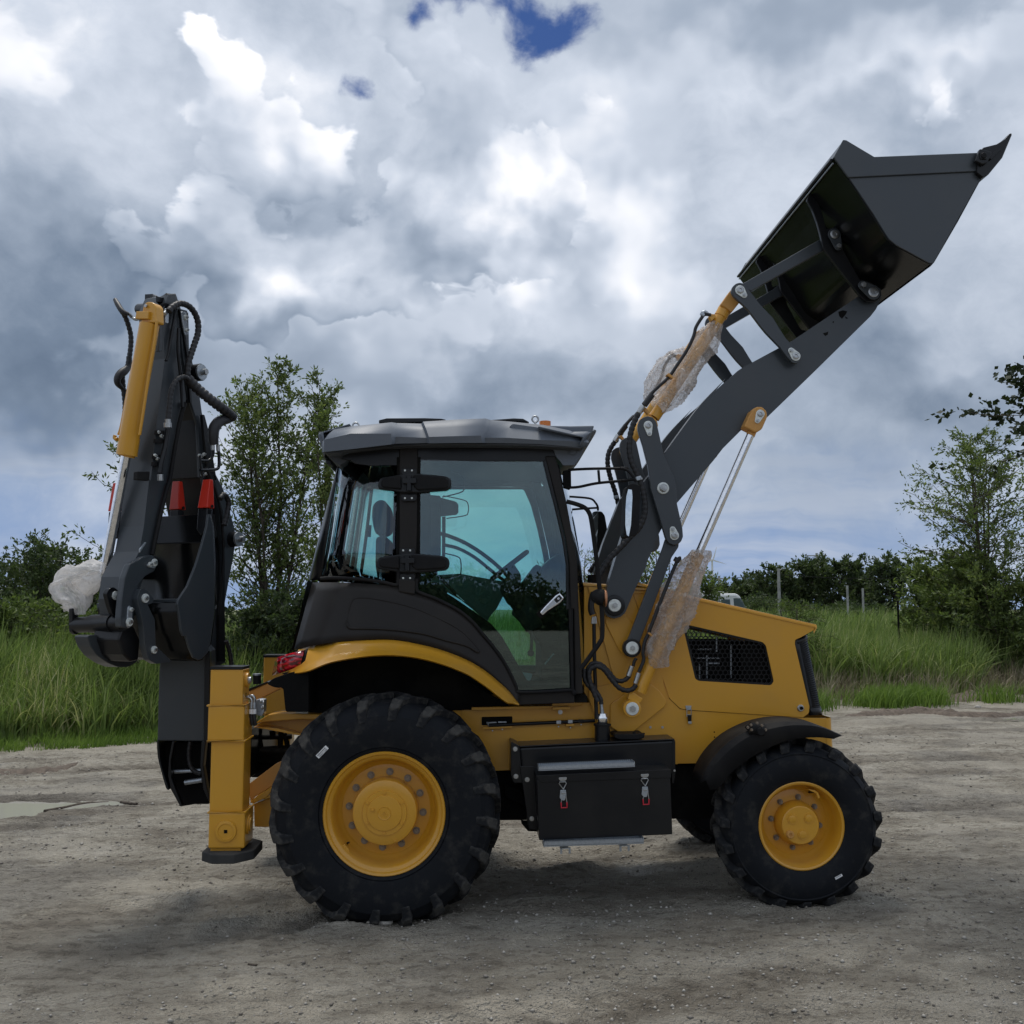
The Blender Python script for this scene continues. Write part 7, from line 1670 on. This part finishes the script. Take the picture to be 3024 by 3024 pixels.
# ================================================================ things standing or lying far and near
def m_white(t, out):
    n = t.noise(pos(t), 2., 4, .6)
    principled(t, out, t.mix(t.ss(n, .4, .7, 0, .3), (.72, .73, .73, 1), (.5, .5, .48, 1)), .35, spec=.5)
M['white'] = material('white_van_paint', m_white)
M['carglass'] = material('dark_car_glass', m_paint((.10, .13, .14), .08, .0, .8, var=0.))
def wbox(name, parent, lo, hi, mat, bev=.02): return box(name, lo, hi, mat, parent, bev)
def van():
    Y = 35.; x0 = px_x(1262, Y); z0 = float(ground_z(px_x(1380, Y), Y, False))-.18
    v = thing('van', 'small white van parked beyond the bonnet among the tall grass', 'van', (x0, Y, z0))
    s = 1.; prof = [(.05, .35), (.0, 1.0), (.05, 1.80), (.20, 1.95), (2.25, 1.96), (2.40, 1.90), (2.66, 1.32), (3.0, 1.05), (3.05, .35)]
    prism('van_body', [(x*s, 0, z) for x, z in prof], (0, 1.6, 0), M['white'], v, .08)
    prism('windscreen', [(2.36, .02, 1.82), (2.44, .02, 1.80), (2.66, .02, 1.36), (2.52, .02, 1.36)], (0, 1.5, 0), M['carglass'], v, .01)
    for a, b in ((.25, .95), (1.05, 1.65)): prism('side_window', [(a, -.004, 1.40), (b, -.004, 1.40), (b, -.004, 1.78), (a, -.004, 1.78)], (0, .02, 0), M['carglass'], v, .004)
    prism('side_window', [(1.76, -.004, 1.46), (2.08, -.004, 1.46), (2.06, -.004, 1.76), (1.76, -.004, 1.76)], (0, .02, 0), M['carglass'], v, .004)
    prism('side_window', [(2.20, -.004, 1.40), (2.60, -.004, 1.38), (2.40, -.004, 1.80), (2.18, -.004, 1.80)], (0, .02, 0), M['carglass'], v, .004)
    prism('roof_rack', [(.3, .2, 1.99), (1.9, .2, 1.99), (1.9, .2, 2.03), (.3, .2, 2.03)], (0, 1.2, 0), M['white'], v, .01)
    prism('door_line', [(1.70, -.006, .4), (1.72, -.006, .4), (1.72, -.006, 1.9), (1.70, -.006, 1.9)], (0, .01, 0), M['matte'], v, 0)
    prism('bumper', [(2.95, .05, .3), (3.12, .05, .3), (3.12, .05, .5), (2.95, .05, .5)], (0, 1.5, 0), M['matte'], v, .02)
    for x in (.55, 2.55):
        for y in (.04, 1.42): rod('wheel', Vector((x, y-.06, .3)), Vector((x, y+.12, .3)), .3, M['rubber'], v, 20)
    for y in (.2, 1.3): rod('headlamp', Vector((3.02, y, .85)), Vector((3.08, y, .85)), .1, M['washer'], v, 14)
van()
def turbine():
    Y = 1500.; x = px_x(1343.5, Y); hz = CAM_H+(1150-1057)/1932*Y; z0 = float(ground_z(x, Y, False))
    t = thing('wind_turbine', 'far white wind turbine with two blades showing above the bonnet', 'wind turbine', (x, Y, z0)); h = hz-z0
    tube('tower', [Vector((0, 0, 0)), Vector((0, 0, h))], [2.4, 1.3], M['white'], t, 16, sm=0)
    box('nacelle', (-1.6, -5, h-1.3), (1.6, 4, h+1.6), M['white'], t, .3); rod('rotor_hub', Vector((0, -6.5, h)), Vector((0, -4.8, h)), 1.5, M['white'], t, 16)
    for a in (8, 98, 232):
        a = math.radians(a-0); d = Vector((math.cos(a-.45), 0, math.sin(a-.45))); n_ = Vector((-d.z, 0, d.x))
        L = 21 if a > 3 or a < 1 else 20
        prism('blade', [Vector((0, -5.8, h))+d*1.-n_*.7, Vector((0, -5.8, h))+d*4-n_*1.4, Vector((0, -5.8, h))+d*L-n_*.1, Vector((0, -5.8, h))+d*L+n_*.15, Vector((0, -5.8, h))+d*1.+n_*.7], (0, .5, 0), M['white'], t, 0)
turbine()
def m_post(t, out):
    n = t.noise(pos(t), 3., 4, .6); principled(t, out, t.ramp(n, [(.3, g3((.22, .22, .21))), (.7, g3((.40, .40, .38)))]), .8)
M['concrete'] = material('concrete_pole', m_post)
def pole(label, px, y_top, Y, r, arms=(), lamp=False, nm='utility_pole', cat_='pole'):
    x = px_x(px, Y); z0 = float(ground_z(x, Y, False)); h = CAM_H+(1150-y_top)/1932*Y-z0
    o = thing(nm, label, cat_, (x, Y, z0)); tube('pole_shaft', [Vector((0, 0, -.1)), Vector((0, 0, h))], [r, r*.7], M['concrete'], o, 10, sm=0)
    for dz, w in arms: box('cross_arm', (-w, -.06, h-dz-.06), (w, .06, h-dz+.06), M['concrete'], o, .01)
    if lamp: rod('lamp_arm', Vector((0, 0, h-.1)), Vector((.25, 0, h)), .03, M['concrete'], o, 8); box('lamp_head', (.15, -.06, h-.03), (.35, .06, h+.03), M['galv'], o, .01)
    return Vector((x, Y, z0+h))
P1 = pole('thin pale lamp pole standing before the distant tree row', 1468.5, 1073, 50, .09, lamp=True, nm='lamp_pole')
P2 = pole('far utility pole with crossarm between wind turbine and van', 1356, 1087, 95, .16, [(.25, .9)])
P3 = pole('concrete pole standing among the bushes below the airy tree', 1806, 1036, 26, .07, [(.35, .22)])
P4 = pole('far pole tip with crossarm showing over the right end of the tree row', 1541, 1044, 120, .2, [(.3, 1.2)])
for k, (px, yt, Y) in enumerate(((1597, 1105, 49), (1626, 1110, 49))):
    x = px_x(px, Y); z0 = float(ground_z(x, Y, False)); o = tube('boundary_post', [Vector((x, Y, z0)), Vector((x, Y, CAM_H+(1150-yt)/1932*Y))], .05, M['concrete'], None, 8, sm=0); o.parent = None
    o['label'] = ['short pale post under the dark tree row, left one of two', 'short pale post under the dark tree row, right one of two'][k]; o['category'] = 'post'; o['group'] = 'pale posts under the tree row'
x = px_x(1691, 23.); z0 = float(ground_z(x, 23.)); o = tube('fence_post', [Vector((x, 23., z0)), Vector((x, 23., 1.95))], .022, M['dim'], None, 8, sm=0); o.parent = None; o['label'] = 'thin dark stake standing in the tall grass left of the dense bush'; o['category'] = 'post'
def wire(label, a, b, sag, r=.012):
    P = [a+(b-a)*t-Vector((0, 0, sag*4*t*(1-t))) for t in np.linspace(0, 1, 9)]; o = tube('overhead_wire', P, r, M['matte'], None, 5, sm=0); o.parent = None
    o['label'] = label; o['category'] = 'wire'; o['group'] = 'overhead wires'
wire('upper overhead wire running left from the far utility pole', P2+Vector((-.8, 0, -.2)), P2+Vector((-14, 6, -.2)), .5, .03)
wire('lower overhead wire running left from the far utility pole', P2+Vector((-.8, 0, -1.1)), P2+Vector((-14, 6, -1.1)), .5, .03)
wire('overhead wire from the far utility pole toward the tree row', P2+Vector((.8, 0, -.2)), Vector((P4.x, P4.y, P4.z-.3)), .6, .03)
wire('overhead wire running right from the lamp pole in front of the trees', P1+Vector((0, 0, -.3)), P1+Vector((6.5, 0, -.45)), .1, .012)
# litter, stones and sticks on the yard
def m_trash(t, out): principled(t, out, (.78, .77, .74, 1), .6)
M['trash'] = material('white_litter', m_trash)
def lump(name, label, cat_, x, y, sx, sz, mat, seed, group=None, sy=None):
    rs = np.random.default_rng(seed); bm = bmesh.new(); bmesh.ops.create_icosphere(bm, subdivisions=2, radius=1.)
    for v in bm.verts:
        k = 1+.5*float(fbm(np.array(v.co.x*1.7+seed), np.array(v.co.y*1.7+v.co.z*2.), 3)); v.co = Vector((v.co.x*sx*k, v.co.y*(sy or sx*.7)*k, max(v.co.z, -.4)*sz*k))
    me = bpy.data.meshes.new(name); bm.to_mesh(me); bm.free(); me.materials.append(mat); o = link(name, me)
    o.location = (x, y, float(ground_z(x, y))+sz*.3); o['label'] = label; o['category'] = cat_
    if group: o['group'] = group
    return o
def at_ground(px, py):
    """place on the yard seen at a point of the photograph (1932 px scale)"""
    d = pix_dir(px/.63889, py/.63889); t = (0-CAM_H)/d.z
    for _ in range(8):
        q = Vector((0, 0, CAM_H))+d*t; t = (float(ground_z(q.x, q.y))-CAM_H)/d.z
    return q.x, q.y
lump('litter', 'white crumpled litter in the green tuft right of the front grille', 'litter', *at_ground(1776, 1288), .13, .07, M['trash'], 3)
for k, (px, py, s, l) in enumerate(((1560, 1303, .10, 'pale stone lump at the foot of the grass just right of the grille'), (1852, 1312, .07, 'small white stone near the mud ridge at the right'), (1845, 1335, .06, 'small pale stone on the mud at the right'), (1905, 1318, .06, 'tiny white stone near the right edge of the picture'),
        (1740, 1334, .05, 'tiny pale stone in front of the bright grass tuft'), (725, 1743, .05, 'pale chip of rock touching the bottom of the big rear tyre'), (1700, 1330, .05, 'tiny light stone left of the muddy ridge'), (1800, 1305, .07, 'flat pale stone just right of the white litter'), (272, 1380, .09, 'earth clod beside the left verge behind the king post'))):
    lump('stone', l, 'stone', *at_ground(px, py), s, s*.55, M['stone'] if k not in (1, 3, 4) else M['trash'], 20+k, 'loose stones on the yard')
def stick(label, pts, r, nm='stick'):
    P = []
    for px, py in pts:
        x, y = at_ground(px, py); P.append(Vector((x, y, float(ground_z(x, y))+r*.6)))
    o = tube(nm, P, r, M['bark'], None, 6); o.parent = None; o['label'] = label; o['category'] = 'stick'
stick('long dark bent stick lying on the mud right of the left puddle', ((84, 1532), (120, 1526), (160, 1518), (205, 1506)), .014)
stick('short dark stick on the mud behind the king post', ((228, 1516), (258, 1518)), .014)
stick('thin straw coloured twig on the dirt in front of the rear tyre', ((468, 1821), (485, 1822)), .006)
# low ridges of churned mud at the right
def mud(label, pts, w, h, seed):
    P = np.array([(*at_ground(*p), 0) for p in pts]); P = np.array(cat([tuple(p) for p in P], 8, False)); n = len(P); V = []
    T = np.gradient(P, axis=0); T /= np.linalg.norm(T, axis=1)[:, None]
    for i in range(n):
        e = math.sin(math.pi*i/(n-1))**.5
        for j, u in enumerate(np.linspace(-1, 1, 9)):
            x = P[i, 0]-T[i, 1]*u*w*e; y = P[i, 1]+T[i, 0]*u*w*e
            V.append((x, y, float(ground_z(x, y))-.015+h*e*(1-u*u)*(.7+1.6*float(fbm(np.array(x*6.), np.array(y*9.+seed), 3)))))
    o = link('mud_ridge', np_mesh('mud_ridge', V, grid_faces(n, 9), [M['mud']], smooth=True), kind='structure')
def m_mud(t, out):
    p = pos(t); n = t.noise(p, 14., 6, .65); principled(t, out, t.ramp(n, [(.3, g3((.055, .042, .032))), (.7, g3((.16, .125, .095)))]), .8, spec=.35, bump=bumpn(t, n, .8, .03))
M['mud'] = material('churned_mud', m_mud)
mud('', ((1590, 1352), (1660, 1348), (1740, 1344), (1800, 1350), (1880, 1352), (1960, 1350)), .22, .11, 1)
mud('', ((1790, 1322), (1850, 1316), (1950, 1322)), .5, .13, 5)
mud('', ((1600, 1300), (1680, 1310), (1760, 1318), (1830, 1322)), .3, .08, 9)
mud('', ((-60, 1452), (60, 1448), (150, 1444)), .15, .05, 13)
mud('', ((-60, 1522), (60, 1524), (140, 1520)), .12, .035, 17)
